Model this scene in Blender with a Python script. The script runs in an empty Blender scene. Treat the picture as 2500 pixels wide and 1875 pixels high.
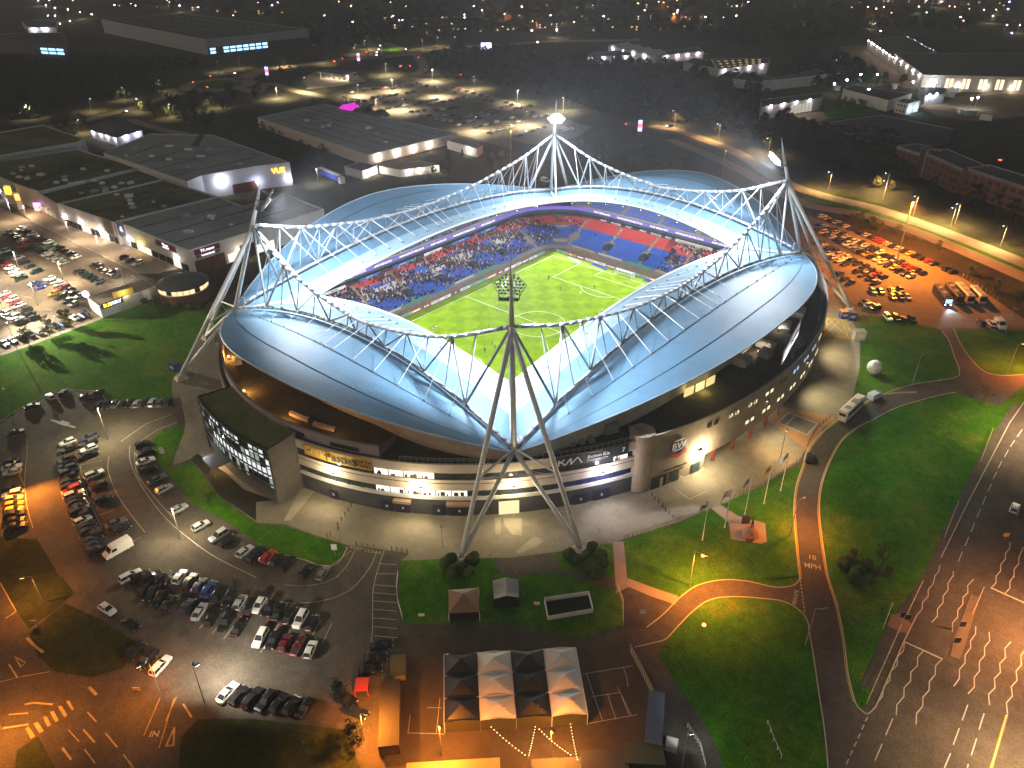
import bpy, math, random
from mathutils import Vector, Matrix
S = bpy.context.scene
R = math.radians
random.seed(7)
# ---------------------------------------------------------------- camera
cam = bpy.data.objects.new('camera', bpy.data.cameras.new('camera'))
S.collection.objects.link(cam)
cam.location = (143.647, -177.619, 115.82)
cam.rotation_euler = (1.02367, 0.00499, 0.714846)
cam.data.sensor_width = 36
cam.data.lens = 27.149
cam.data.clip_start = 1
cam.data.clip_end = 9000
S.camera = cam
# ---------------------------------------------------------------- sky, moonlight, exposure
w = bpy.data.worlds.new('World'); S.world = w; w.use_nodes = True
nt = w.node_tree
sky = nt.nodes.new('ShaderNodeTexSky'); sky.sky_type = 'NISHITA'; sky.sun_disc = False
sky.sun_elevation = R(38); sky.sun_rotation = R(200)
bg = nt.nodes['Background']; bg.inputs['Strength'].default_value = 0.055
tint = nt.nodes.new('ShaderNodeMix'); tint.data_type = 'RGBA'; tint.blend_type = 'MULTIPLY'; tint.inputs['Factor'].default_value = 1
tint.inputs['B'].default_value = (1, .74, .46, 1)   # light-polluted night air
nt.links.new(sky.outputs[0], tint.inputs['A']); nt.links.new(tint.outputs['Result'], bg.inputs[0])
sun = bpy.data.objects.new('moonlight', bpy.data.lights.new('moonlight', 'SUN'))
sun.data.energy = 0.012; sun.data.angle = R(8); sun.data.color = (1, .93, .82)
sun.rotation_euler = (R(52), 0, R(200)); S.collection.objects.link(sun)
vs = S.view_settings; vs.view_transform = 'Standard'; vs.look = 'None'; vs.exposure = .28; vs.gamma = 1
S.cycles.max_bounces = 4; S.cycles.diffuse_bounces = 1; S.cycles.glossy_bounces = 2
S.cycles.transmission_bounces = 2; S.cycles.transparent_max_bounces = 6
S.cycles.use_denoising = True; S.cycles.use_adaptive_sampling = True; S.cycles.adaptive_threshold = .08; S.cycles.time_limit = 800; S.cycles.light_sampling_threshold = .03; S.cycles.sample_clamp_indirect = 4; S.cycles.use_light_tree = True
S.cycles.caustics_reflective = False; S.cycles.caustics_refractive = False
# ---------------------------------------------------------------- materials
MATS = {}
def mat(name, col, rough=.8, metal=0, var=0, vscale=.3, var2=0, v2scale=3, var3=0, v3scale=4, emit=None, es=0, bump=0, bscale=8, alpha=1, objcol=False, spec=.5, col2=None, c2scale=.1, c2lo=.48, c2hi=.68):
    if name in MATS: return MATS[name]
    m = bpy.data.materials.new(name); m.use_nodes = True; n = m.node_tree; b = n.nodes['Principled BSDF']
    b.inputs['Base Color'].default_value = (*col, 1); b.inputs['Roughness'].default_value = rough
    b.inputs['Metallic'].default_value = metal; b.inputs['Specular IOR Level'].default_value = spec if rough < .79 else (.03 if rough > .9 else .12)
    src = None
    if objcol:
        oi = n.nodes.new('ShaderNodeObjectInfo'); src = oi.outputs['Color']; n.links.new(src, b.inputs['Base Color'])
    if var or var2 or var3 or bump or col2:
        g = n.nodes.new('ShaderNodeNewGeometry')
    def layer(src, amt, sc):
        t = n.nodes.new('ShaderNodeTexNoise'); t.inputs['Scale'].default_value = sc; t.inputs['Detail'].default_value = 5
        t.inputs['Roughness'].default_value = .65
        n.links.new(g.outputs['Position'], t.inputs['Vector'])
        r = n.nodes.new('ShaderNodeMapRange'); r.inputs[1].default_value = .3; r.inputs[2].default_value = .7
        r.inputs[3].default_value = 1 - amt; r.inputs[4].default_value = 1 + amt
        n.links.new(t.outputs['Fac'], r.inputs[0])
        x = n.nodes.new('ShaderNodeVectorMath'); x.operation = 'SCALE'
        if src is None: x.inputs[0].default_value = col
        else: n.links.new(src, x.inputs[0])
        n.links.new(r.outputs[0], x.inputs['Scale'])
        n.links.new(x.outputs[0], b.inputs['Base Color'])
        return x.outputs[0]
    if col2:   # patches of a second colour: wear, moss, repairs
        t = n.nodes.new('ShaderNodeTexNoise'); t.inputs['Scale'].default_value = c2scale; t.inputs['Detail'].default_value = 6; t.inputs['Roughness'].default_value = .7
        n.links.new(g.outputs['Position'], t.inputs['Vector']); r = n.nodes.new('ShaderNodeMapRange'); r.inputs[1].default_value = c2lo; r.inputs[2].default_value = c2hi
        n.links.new(t.outputs['Fac'], r.inputs[0]); mx = n.nodes.new('ShaderNodeMix'); mx.data_type = 'RGBA'
        mx.inputs['A'].default_value = (*col, 1); mx.inputs['B'].default_value = (*col2, 1); n.links.new(r.outputs[0], mx.inputs['Factor'])
        src = mx.outputs['Result']; n.links.new(src, b.inputs['Base Color'])
    if var: src = layer(src, var, vscale)
    if var2: src = layer(src, var2, v2scale)
    if var3: src = layer(src, var3, v3scale)
    if bump:
        t = n.nodes.new('ShaderNodeTexNoise'); t.inputs['Scale'].default_value = bscale; t.inputs['Detail'].default_value = 3
        n.links.new(g.outputs['Position'], t.inputs['Vector'])
        bp = n.nodes.new('ShaderNodeBump'); bp.inputs['Strength'].default_value = bump; bp.inputs['Distance'].default_value = .3
        n.links.new(t.outputs['Fac'], bp.inputs['Height']); n.links.new(bp.outputs[0], b.inputs['Normal'])
    if emit:
        m.cycles.emission_sampling = 'NONE'
        b.inputs['Emission Color'].default_value = (*emit, 1); b.inputs['Emission Strength'].default_value = es
    if alpha < 1: b.inputs['Alpha'].default_value = alpha
    MATS[name] = m
    return m
def glow(name, col, es):   # lamps, screens, lit windows
    return mat(name, (.06, .06, .06), .5, emit=col, es=es)
# ---------------------------------------------------------------- mesh helpers
COL = S.collection
class MB:
    def __init__(s): s.v = []; s.f = []; s.m = []
    def add(s, vs, fs, mi=0):
        o = len(s.v); s.v += [tuple(q) for q in vs]
        for f in fs: s.f.append([o + i for i in f]); s.m.append(mi)
        return s
    def quad(s, a, b, c, d, mi=0): return s.add([a, b, c, d], [(0, 1, 2, 3)], mi)
    def poly(s, pts, z, mi=0):
        return s.add([(q[0], q[1], z) for q in ccw(pts)], [tuple(range(len(pts)))], mi)
    def box(s, x, y, z, sx, sy, sz, rz=0, mi=0):   # centre in plan, z = underside
        c, n = math.cos(rz), math.sin(rz); P = []
        for dz in (0, sz):
            for dx, dy in ((-1, -1), (1, -1), (1, 1), (-1, 1)):
                a, b = dx * sx / 2, dy * sy / 2; P.append((x + a * c - b * n, y + a * n + b * c, z + dz))
        return s.add(P, [(3, 2, 1, 0), (4, 5, 6, 7), (0, 1, 5, 4), (1, 2, 6, 5), (2, 3, 7, 6), (3, 0, 4, 7)], mi)
    def prism(s, pts, z0, z1, mi=0, mtop=None, top=True, bottom=False):
        pts = ccw(pts); n = len(pts)
        P = [(q[0], q[1], z0) for q in pts] + [(q[0], q[1], z1) for q in pts]
        s.add(P, [(i, (i + 1) % n, n + (i + 1) % n, n + i) for i in range(n)], mi)
        if top: s.add(P[n:], [tuple(range(n))], mi if mtop is None else mtop)
        if bottom: s.add(P[:n], [tuple(reversed(range(n)))], mi)
        return s
    def tube(s, p, q, r, r2=None, n=8, mi=0, cap=True):
        p = Vector(p); q = Vector(q); d = (q - p)
        if d.length < 1e-6: return s
        d.normalize(); u = d.cross(Vector((0, 0, 1)) if abs(d.z) < .95 else Vector((1, 0, 0))).normalized(); v = d.cross(u)
        r2 = r if r2 is None else r2; P = []
        for c, rr in ((p, r), (q, r2)):
            for i in range(n):
                a = 2 * math.pi * i / n; P.append(c + u * (rr * math.cos(a)) + v * (rr * math.sin(a)))
        F = [(i, (i + 1) % n, n + (i + 1) % n, n + i) for i in range(n)]
        if cap: F += [tuple(reversed(range(n))), tuple(range(n, 2 * n))]
        return s.add(P, F, mi)
    def path(s, pts, r, n=8, mi=0):
        for a, b in zip(pts, pts[1:]): s.tube(a, b, r, n=n, mi=mi)
        return s
    def lathe(s, x, y, prof, n=16, mi=0):   # prof [(r,z)...]
        P = [(x + r * math.cos(2 * math.pi * i / n), y + r * math.sin(2 * math.pi * i / n), z) for r, z in prof for i in range(n)]
        F = [(k * n + i, k * n + (i + 1) % n, (k + 1) * n + (i + 1) % n, (k + 1) * n + i) for k in range(len(prof) - 1) for i in range(n)]
        F += [tuple(reversed(range(n))), tuple(range((len(prof) - 1) * n, len(prof) * n))]
        return s.add(P, F, mi)
    def grid(s, rows, mi=0):   # rows of points
        m = len(rows[0]); P = [q for r in rows for q in r]
        F = [(k * m + i, k * m + i + 1, (k + 1) * m + i + 1, (k + 1) * m + i) for k in range(len(rows) - 1) for i in range(m - 1)]
        return s.add(P, F, mi)
    def mesh(s, name, mats, origin=(0, 0, 0), smooth=False):
        me = bpy.data.meshes.new(name); o = origin
        me.from_pydata([(a - o[0], b - o[1], c - o[2]) for a, b, c in s.v], [], s.f)
        for m in (mats if isinstance(mats, (list, tuple)) else [mats]): me.materials.append(m)
        me.polygons.foreach_set('material_index', s.m)
        if smooth: me.polygons.foreach_set('use_smooth', [True] * len(s.f))
        me.update(); return me
    def build(s, name, mats, parent=None, origin=None, smooth=False):
        if origin is None: origin = tuple(parent['_o']) if parent is not None and '_o' in parent else (0, 0, 0)
        ob = bpy.data.objects.new(name, s.mesh(name, mats, origin, smooth)); COL.objects.link(ob)
        if parent is not None:
            ob.parent = parent
            ob['_o'] = tuple(origin)
        return ob
def ccw(p):
    p = list(p); a = sum(p[i][0] * p[(i + 1) % len(p)][1] - p[(i + 1) % len(p)][0] * p[i][1] for i in range(len(p)))
    return p if a > 0 else p[::-1]
def tag(o, label=None, cat=None, group=None, kind=None):
    if label: o['label'] = label
    if cat: o['category'] = cat
    if group: o['group'] = group
    if kind: o['kind'] = kind
    return o
def thing(name, label, cat, loc=(0, 0, 0), rz=0, group=None):
    o = bpy.data.objects.new(name, None); COL.objects.link(o); o.location = loc; o.rotation_euler = (0, 0, rz); o.empty_display_size = .5
    return tag(o, label, cat, group)
def world(o):   # children of this thing are given in world coordinates
    o['_o'] = tuple(o.location); return o
def put(name, me, parent=None, loc=(0, 0, 0), rot=(0, 0, 0), sc=(1, 1, 1), col=None):
    o = bpy.data.objects.new(name, me); COL.objects.link(o); o.location = loc; o.rotation_euler = rot; o.scale = sc
    if parent is not None: o.parent = parent
    if col: o.color = (*col, 1)
    return o
def structure(name, mb, m): return tag(mb.build(name, m), kind='structure')
def text(name, body, m, parent, loc, rot, size, ext=.02, align='CENTER', xs=1):
    cu = bpy.data.curves.new(name, 'FONT'); cu.body = body; cu.size = size; cu.extrude = ext; cu.align_x = align; cu.align_y = 'CENTER'
    cu.resolution_u = 2; cu.offset = .005 * size; cu.materials.append(m)
    t = bpy.data.objects.new(name, cu); me = bpy.data.meshes.new_from_object(t); bpy.data.objects.remove(t); bpy.data.curves.remove(cu)
    o = bpy.data.objects.new(name, me); COL.objects.link(o)
    if parent is not None:
        o.parent = parent
        if '_o' in parent: loc = Vector(loc) - Vector(parent['_o'])
    o.location = loc; o.rotation_euler = rot; o.scale = (xs, 1, 1); return o
def light(kind, parent, loc, energy, col, size=.3, target=None, spot=None, blend=.6, sy=None):
    d = bpy.data.lights.new('lamp_light', kind); d.energy = energy; d.color = col
    o = bpy.data.objects.new('lamp_light', d); COL.objects.link(o)
    if kind == 'AREA':
        d.size = size
        if sy: d.shape = 'RECTANGLE'; d.size_y = sy
    else: d.shadow_soft_size = size
    if kind == 'SPOT': d.spot_size = R(spot); d.spot_blend = blend
    L = Vector(loc)
    if target is not None: o.rotation_euler = (Vector(target) - L).to_track_quat('-Z', 'Y').to_euler()
    if parent is not None:
        o.parent = parent
        if '_o' in parent: L = L - Vector(parent['_o'])
    o.location = L; return o
def lerp(a, b, t): return a + (b - a) * t
def mix(a, b, t): return tuple(x + (y - x) * t for x, y in zip(a, b))
# ---------------------------------------------------------------- human figures (shared bodies)
def human(name, joints, edges, radii, mats_fn, mats, sub=1):
    me = bpy.data.meshes.new(name); me.from_pydata(joints, edges, []); ob = bpy.data.objects.new(name, me); COL.objects.link(ob); sk = ob.modifiers.new('s', 'SKIN'); 
    for i, r in enumerate(radii): me.skin_vertices[0].data[i].radius = (r, r)
    me.skin_vertices[0].data[0].use_root = True; ob.modifiers.new('d', 'SUBSURF').levels = sub; dg = bpy.context.evaluated_depsgraph_get(); m2 = bpy.data.meshes.new_from_object(ob.evaluated_get(dg)); bpy.data.objects.remove(ob)
    m2.materials.clear()
    for m in mats: m2.materials.append(m)
    m2.polygons.foreach_set('material_index', [mats_fn(p.center) for p in m2.polygons]); m2.polygons.foreach_set('use_smooth', [True] * len(m2.polygons)); return m2
HE = [(0, 1), (1, 2), (2, 3), (3, 4), (4, 5), (2, 6), (6, 7), (7, 8), (8, 9), (2, 10), (10, 11), (11, 12), (12, 13), (0, 14), (14, 15), (15, 16), (16, 17), (0, 18), (18, 19), (19, 20), (20, 21)]
HR_ = [.15, .14, .15, .06, .085, .09, .08, .055, .045, .045, .08, .055, .045, .045, .10, .075, .05, .05, .10, .075, .05, .05]
def pose(stride=.25, arms=.25, lean=0): return [(0, 0, .95), (lean * .3, 0, 1.15), (lean * .6, 0, 1.40), (lean * .7, 0, 1.53), (lean * .8 + .01, 0, 1.63), (lean * .8 + .02, 0, 1.74), (lean * .6, .19, 1.40), (-arms * .3 + lean * .5, .27, 1.14), (arms * .4 + lean * .5, .27, .93), (arms * .6, .26, .84), (lean * .6, -.19, 1.40), (arms * .3, -.27, 1.14), (arms * .9, -.26, .96), (arms * 1.1, -.25, .90), (0, .10, .9), (stride * .6, .11, .50), (stride * .5, .11, .08), (stride * .5 + .17, .11, .04), (0, -.10, .9), (-stride * .3, -.11, .50), (-stride * .9, -.11, .10), (-stride * .9 + .15, -.11, .04)]
SKIN = mat('skin', (.45, .28, .2), .6); BOOT = mat('boots', (.03, .03, .03), .6)
def kit(shirt, shorts, socks):
    def fn(c): z = c.z; y = abs(c.y); return 3 if z > 1.52 else (0 if z > 1.0 and (y < .24 or z > 1.15) else (3 if y > .21 and z > .78 else (1 if z > .62 else (3 if z > .45 else (2 if z > .1 else 4)))))
    return fn, [shirt, shorts, socks, SKIN, BOOT]
YL = mat('kit_yellow', (.75, .55, .03), .8); KB = mat('kit_black', (.02, .02, .03), .8); KR = mat('kit_red', (.55, .04, .03), .8); KW = mat('kit_white', (.75, .75, .78), .8); KN = mat('kit_navy', (.02, .03, .09), .8); HAIRM = mat('hair', (.03, .02, .015), .9)
PM = {}
for nm, (a_, b_, c_) in dict(white=(KW, KN, KW), navy=(KN, KN, KN), yellow=(YL, KW, YL), red=(KR, KR, KR), coat=(KB, KB, KB)).items():
    for j, po in enumerate((pose(.3, .3, .05), pose(.05, .08, 0), pose(.55, .45, .12))): fn, ms = kit(a_, b_, c_); PM[nm, j] = human('person_body', po, HE, HR_, fn, ms)
hair_me = MB().lathe(0, 0, [(.05, 1.70), (.105, 1.73), (.095, 1.80), (.03, 1.85)], 10).mesh('hair', HAIRM)
BRZ = mat('bronze', (.10, .07, .03), .45, .7)
sm_ = human('figure', pose(.2, .5, .08), HE, [r * 1.08 for r in HR_], lambda c: 0, [BRZ])
# ================================================================ STADIUM
ROOFM = mat('roof_metal', (.088, .198, .315), .6, 0, var=.08, vscale=.06, var2=.05, v2scale=.9, col2=(.095, .175, .25), c2scale=.09)
def add_seams(m, sc=1.6):   # fine standing seams as relief
    n = m.node_tree; b = n.nodes['Principled BSDF']; g = n.nodes.new('ShaderNodeNewGeometry')
    wv = n.nodes.new('ShaderNodeTexWave'); wv.bands_direction = 'DIAGONAL'; wv.inputs['Scale'].default_value = sc; wv.inputs['Distortion'].default_value = 0
    n.links.new(g.outputs['Position'], wv.inputs['Vector']); bp = n.nodes.new('ShaderNodeBump'); bp.inputs['Strength'].default_value = .12
    bp.inputs['Distance'].default_value = .1; n.links.new(wv.outputs['Fac'], bp.inputs['Height']); n.links.new(bp.outputs[0], b.inputs['Normal'])
add_seams(ROOFM)
DARK = mat('dark_metal', (.03, .035, .045), .7)
WHITE = mat('white_paint', (.78, .79, .80), .4, var=.05, vscale=.4)
STEEL = mat('truss_steel_shaded', (.30, .32, .35), .4, .1, var=.12, vscale=.5)  # white truss steel greyed so the colour holds its backlit shade
BLACK = mat('black', (.012, .012, .014), .6)
stadium = tag(thing('stadium', 'large football stadium with pale blue curved roofs hung from four white masts', 'stadium'))
stadium['_o'] = (0, 0, 0)
def zr(a, b, s, p): return a + (b - a) * (1 - abs(s) ** p)
def long_pt(k, s):
    if k == 0: return 38.5, 57.8 * s, zr(18.6, 24.2, s, 1.85)
    if k == 1: return 52.2 + 2.3 * s * s, 75.1 * s, 25.6 - 9.3 * s * s
    return 55.0 + 25.3 * (1 - s * s), 75.4 * s, zr(15.9, 27.3, s, 1.65)
def short_pt(k, s):
    if k == 0: return 57.9 + .75 * (1 - s * s), 38.3 * s, zr(18.6, 24.4, s, 1.85)
    if k == 1: return 72.8 + 2.2 * s * s, 54.5 * s, 25.8 - 9.5 * s * s
    return 75.4 + 25.6 * (1 - s * s), 54.8 * s, zr(15.9, 27.9, s, 1.67)
SIDES = []
for axis, sg, nm in (('x', 1, 'east'), ('x', -1, 'west'), ('y', -1, 'north'), ('y', 1, 'south')):
    fn = long_pt if axis == 'x' else short_pt
    def wp(k, s, fn=fn, axis=axis, sg=sg):
        m, t, z = fn(k, s); return (sg * m, t, z) if axis == 'x' else (t, sg * m, z)
    SIDES.append((nm, axis, sg, wp))
def roof_surf(wp, s, c):   # c 0..1 inner strip, 1..2 outer strip
    a, b, d = Vector(wp(0, s)), Vector(wp(1, s)), Vector(wp(2, s)); b.z -= 1.05
    if c <= 1: q = a.lerp(b, c); q.z += .5 * 4 * c * (1 - c) * (1 - s * s)
    else: e = c - 1; q = b.lerp(d, e); q.z += .25 * 4 * e * (1 - e) * (1 - s * s)
    return q
WALLO = mat('rear_wall_cladding', (.44, .33, .25), .8, var=.12, vscale=.3)
WALLC = mat('rear_wall_cream', (.52, .49, .44), .8, var=.15, vscale=.3)
rear_curve = []
for nm, axis, sg, wp in SIDES:
    N = 60; ss = [-1 + 2 * i / N for i in range(N + 1)]
    mb = MB(); cs = [0, .5, 1, 1.3, 1.65, 2]
    mb.grid([[roof_surf(wp, s, c) - Vector((0, 0, .22)) for c in cs] for s in ss])
    roof = mb.build('roof', DARK, stadium, smooth=False); tag(roof, 'pale blue curved roof over the %s stand' % nm)
    # metal panels with open joints
    NP = 10 if axis == 'x' else 7; Ltot = 150. if axis == 'x' else 109.
    POLYC_GLOW = mat('roof_translucent_glow', (.24, .37, .48), .5, var=.06, vscale=.1)  # translucent sheets, paled so their colour carries the inner-edge glow
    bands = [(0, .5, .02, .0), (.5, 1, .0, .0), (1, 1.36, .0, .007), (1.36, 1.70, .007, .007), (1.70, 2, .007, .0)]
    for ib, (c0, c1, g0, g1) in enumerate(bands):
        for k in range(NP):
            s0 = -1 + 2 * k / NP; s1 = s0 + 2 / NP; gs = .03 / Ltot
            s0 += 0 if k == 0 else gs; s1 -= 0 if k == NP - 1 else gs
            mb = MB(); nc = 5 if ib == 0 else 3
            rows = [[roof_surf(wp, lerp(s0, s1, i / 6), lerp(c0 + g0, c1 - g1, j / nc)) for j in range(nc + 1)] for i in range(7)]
            mb.grid(rows); mb.build('roof_panel', POLYC_GLOW if ib == 0 else ROOFM, roof, smooth=True)
    e = MB(); e.path([Vector(wp(0, s)) + Vector((0, 0, .1)) for s in ss], .34, 6); e.build('inner_edge', WHITE, roof)
    e = MB(); e.path([Vector(wp(2, s)) + Vector((0, 0, -.1)) for s in ss], .22, 6); e.build('outer_edge', mat('roof_edge', (.35, .42, .5), .5), roof)
    # rear wall panels below the outer edge
    NW = 16 if axis == 'x' else 12
    for k in range(NW):
        mb = MB(); rows = []
        for i in range(6):
            s = lerp(-.985, .985, (k + (i / 5) * .996) / NW); o = Vector(wp(2, s)); b = Vector(wp(1, s)); d = (o - b); d.z = 0
            fr_ = .94 - (.28 if nm == 'east' else .40) * min(1, d.length / 24); q = b + d * fr_
            rows.append([(q.x, q.y, 13), (q.x, q.y, roof_surf(wp, s, 1 + fr_).z - .45)]); rear_curve.append((q.x, q.y))
        if sg * (1 if axis == 'x' else -1) > 0: rows = rows[::-1]
        mb.grid(rows); wl = mb.build('rear_wall_panel', WALLC if nm == 'east' else WALLO, stadium)
# valley strips between neighbouring roofs
for sx in (1, -1):
    for sy in (1, -1):
        mb = MB(); a = Vector((sx * 38.4, sy * 57.85, 18.95)); b = Vector((sx * 54.5, sy * 75.1, 15.6))
        mb.tube(a, b, .55, n=8); mb.build('valley_beam', WHITE, stadium)
# ---- trusses
def brace(p, q, r, par): MB().tube(p, q, r, n=7).build('brace', STEEL, par)
TOPN = Vector((48.2, 68.3, 41.6))
for nm, axis, sg, wp in SIDES:
    if axis == 'x':
        Tn = [(0, 51.4, 29.2), (10.3, 51.3, 29.5), (24.4, 50.9, 30.8), (38.3, 50.1, 33.2), (52.1, 49.3, 36.2), (68.3, 48.2, 41.6)]
        Bn = [3.6, 17.5, 31.4, 45.1, 59.4]; Lb = 75.1
    else:
        Tn = [(0, 71.8, 28.9), (3.7, 71.8, 29.1), (17.7, 71.4, 31.0), (32.2, 70.4, 34.6), (48.2, 68.3, 41.6)]
        Bn = [0, 10.8, 24.9, 39.0]; Lb = 54.5
    def P3(t, m, z): return Vector((sg * m, t, z)) if axis == 'x' else Vector((t, sg * m, z))
    def bot(t): s = t / Lb; return Vector(wp(1, s))
    def top(t):   # interpolate top chord
        t_, sgn = abs(t), (1 if t >= 0 else -1)
        for (a, ma, za), (b, mb_, zb) in zip(Tn, Tn[1:]):
            if t_ <= b + 1e-6:
                u = (t_ - a) / (b - a); return P3(sgn * t_, lerp(ma, mb_, u), lerp(za, zb, u))
        return P3(sgn * Tn[-1][0], *Tn[-1][1:])
    # smooth chords
    tp = []; tot = Tn[-1][0]; K = 40
    allT = [(-a, b, c) for a, b, c in Tn[:0:-1]] + list(Tn)
    def cr(u):   # catmull-rom over the top nodes
        n = len(allT); i = min(int(u), n - 2); f = u - i
        g = lambda k: Vector(allT[max(0, min(n - 1, k))]); p0, p1, p2, p3 = g(i - 1), g(i), g(i + 1), g(i + 2)
        return .5 * ((2 * p1) + (p2 - p0) * f + (2 * p0 - 5 * p1 + 4 * p2 - p3) * f * f + (3 * p1 - p0 - 3 * p2 + p3) * f ** 3)
    mb = MB(); n = len(allT)
    mb.path([P3(*cr(i * (n - 1) / 44)) for i in range(45)], .48, 8)
    tc = mb; mb = MB(); mb.path([Vector(wp(1, -1 + 2 * i / 44)) for i in range(45)], .48, 8)
    tr = mb.build('roof_truss', STEEL, stadium, smooth=True); tag(tr, 'white tubular lattice truss above the %s roof' % nm); tc.build('top_chord', STEEL, tr, smooth=True)
    fullB = sorted(set([-b for b in Bn] + Bn)); fullT = sorted(set([-a[0] for a in Tn[:-1]] + [a[0] for a in Tn[:-1]]))
    if axis == 'y': fullT = [t for t in fullT if t != 0]
    nodesT = [-tot] + fullT + [tot]
    for b in fullB:
        lo = max(t for t in nodesT if t < b + 1e-6); hi = min(t for t in nodesT if t > b - 1e-6)
        pb = bot(b); ext = .33 if abs(b) > .8 * tot or min(abs(lo), abs(hi)) > .6 * tot else .24
        brace(pb, top(lo), ext, tr)
        if hi != lo: brace(pb, top(hi), ext, tr)
        brace(pb, top(b), .17, tr)
    for t in fullT: brace(top(t), bot(t), .17, tr)
    # tie rods to the roof: outer and inner anchors
    ROD = mat('tie_rod', (.75, .78, .82), .35)
    for t in sorted(fullT + fullB):
        s = t / Lb
        if abs(s) < .93:
            for c in (1.34, .16):
                if c < 1: q = roof_surf(wp, s * .99, .22)
                else: q = roof_surf(wp, s, 1.36)
                MB().tube(top(t), q + Vector((0, 0, .5)), .07, n=5).build('tie_rod', ROD, tr)
                a = MB(); a.tube(q, q + Vector((0, 0, .55)), .22, .1, n=6); a.box(q.x, q.y, q.z - .05, .9, .5, .12, .6); a.build('rod_anchor', mat('anchor', (.16, .18, .2), .6), tr)
# ---- masts
MSTEEL = mat('mast_steel', (.66, .66, .66), .45, var=.1, vscale=.5)
LAMP = glow('floodlight_glass', (.95, .92, 1.0), 260)
LAMPHOUSE = mat('lamp_housing', (.05, .05, .06), .5)
lamp_me = MB().tube((0, 0, 0), (0, .34, 0), .18, .31, n=10, mi=0).tube((0, .33, 0), (0, .345, 0), .28, .28, n=10, mi=1).mesh('flood_lamp', [LAMPHOUSE, LAMP])
MASTS = {}
for sx, sy, lab in ((1, -1, 'floodlight mast nearest the camera, its lamps seen from behind'), (-1, -1, 'floodlight mast on the retail park side, lamps lit in profile'),
                    (1, 1, 'floodlight mast beside the orange lit car park and main road'), (-1, 1, 'floodlight mast at the far corner, lamps glaring straight at the camera')):
    def q(x, y, z): return Vector((sx * x, sy * y, z))
    mt = world(thing('floodlight_mast', lab, 'mast', q(54.6, 75.1, 0), group='floodlight masts at the stadium corners'))
    T, Nn, FA, FB = q(48.2, 68.3, 41.6), q(54.6, 75.1, 16.3), q(57.1, 95.1, .9), q(74.5, 76.6, .9)
    MB().tube(Nn, T, .62, .62, n=12).tube(T, q(46.2, 66.2, 49.5), .62, .42, n=12).tube(q(46.2, 66.2, 49.5), q(45, 65, 55.2), .42, .05, n=10).build('spine', MSTEEL, mt, smooth=True)
    for F in (FA, FB):
        MB().tube(F, T - Vector((0, 0, .8)), .5, .62, n=12).build('leg', MSTEEL, mt, smooth=True)
        MB().tube(F, Nn, .5, .5, n=12).build('leg', MSTEEL, mt, smooth=True)
        m_ = F.lerp(T, .34); MB().tube(m_, Nn + Vector((0, 0, .4)), .24, n=8).build('strut', MSTEEL, mt)
        MB().tube(m_ - Vector((0, 0, .5)), F.lerp(Nn, .78), .05, n=5).build('tie_rod', ROD, mt)
        b = MB(); ang = math.atan2(F.y - Nn.y, F.x - Nn.x)
        P = [(-2, -1.6), (1.6, -1.6), (1.6, 1.6), (-2, 1.6)]; c_, s_ = math.cos(ang), math.sin(ang)
        P0 = [(F.x + a * c_ - e * s_, F.y + a * s_ + e * c_) for a, e in P]; P1 = [(F.x + .55 * (a * c_ - e * s_), F.y + .55 * (a * s_ + e * c_)) for a, e in P]
        b.add([(x, y, 0) for x, y in P0] + [(x, y, 1.1) for x, y in P1], [(0, 1, 5, 4), (1, 2, 6, 5), (2, 3, 7, 6), (3, 0, 4, 7), (4, 5, 6, 7)])
        b.build('foot', mat('concrete_light', (.42, .38, .33), .9, var=.1), mt)
    MB().tube(FA.lerp(T, .34), FB.lerp(T, .34), .2, n=8).build('strut', MSTEEL, mt)
    MB().tube(T, q(38.4, 57.9, 19), .3, n=8).build('inner_strut', MSTEEL, mt)
    # ladder platform at the lower node
    MB().box(Nn.x - sx * 1.3, Nn.y - sy * 1.3, 17.2, 2, 2, .15, .8).box(Nn.x - sx * 1.8, Nn.y - sy * 1.8, 17.3, .9, .9, 2.4, .8).build('service_platform', mat('grey_steel', (.25, .27, .3), .6), mt)
    # lamp frame: faces the pitch, tilted down
    C = q(44.4, 64.5, 48.7); aim = Vector((sx * 4, sy * 8, 0)); d = (aim - C).normalized()
    u = d.cross(Vector((0, 0, 1))).normalized(); v = u.cross(d)
    fr = MB()
    def f(a, b, w=0): return C + u * a + v * b + d * w
    dm = [(-3.6, 0), (0, 3.5), (3.6, 0), (2.5, -1.6), (2.0, -3.2), (-2.0, -3.2), (-2.5, -1.6)]
    for (a, b), (a2, b2) in zip(dm, dm[1:] + dm[:1]): fr.tube(f(a, b), f(a2, b2), .08, n=5)
    for b, wd in ((2.3, 1.2), (1.6, 1.9), (.9, 2.6), (.2, 3.3), (-.5, 3.2), (-1.2, 2.7), (-1.9, 2.4), (-3.2, 2.0)): fr.tube(f(-wd, b, -.15), f(wd, b, -.15), .07, n=5)
    for a in (-2.2, -1.1, 1.1, 2.2): fr.tube(f(a, -3.2, -.4), f(a, 1.3, -.2), .07, n=5)
    for b in (1.5, -1.5, -3): fr.tube(f(0, b, -.2), f(0, b, -.2) - d * 2.6, .1, n=5); fr.tube(f(1.4, b, -.2), f(.1, b, -2.6), .06, n=5); fr.tube(f(-1.4, b, -.2), f(-.1, b, -2.6), .06, n=5)
    fr.box(*(f(0, -3.3, -1.0)), 4.2, 1.6, .1, math.atan2(u.y, u.x))
    fo = fr.build('lamp_frame', mat('frame_grey', (.2, .21, .23), .5), mt)
    rot = d.to_track_quat('Y', 'Z').to_euler()
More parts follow.
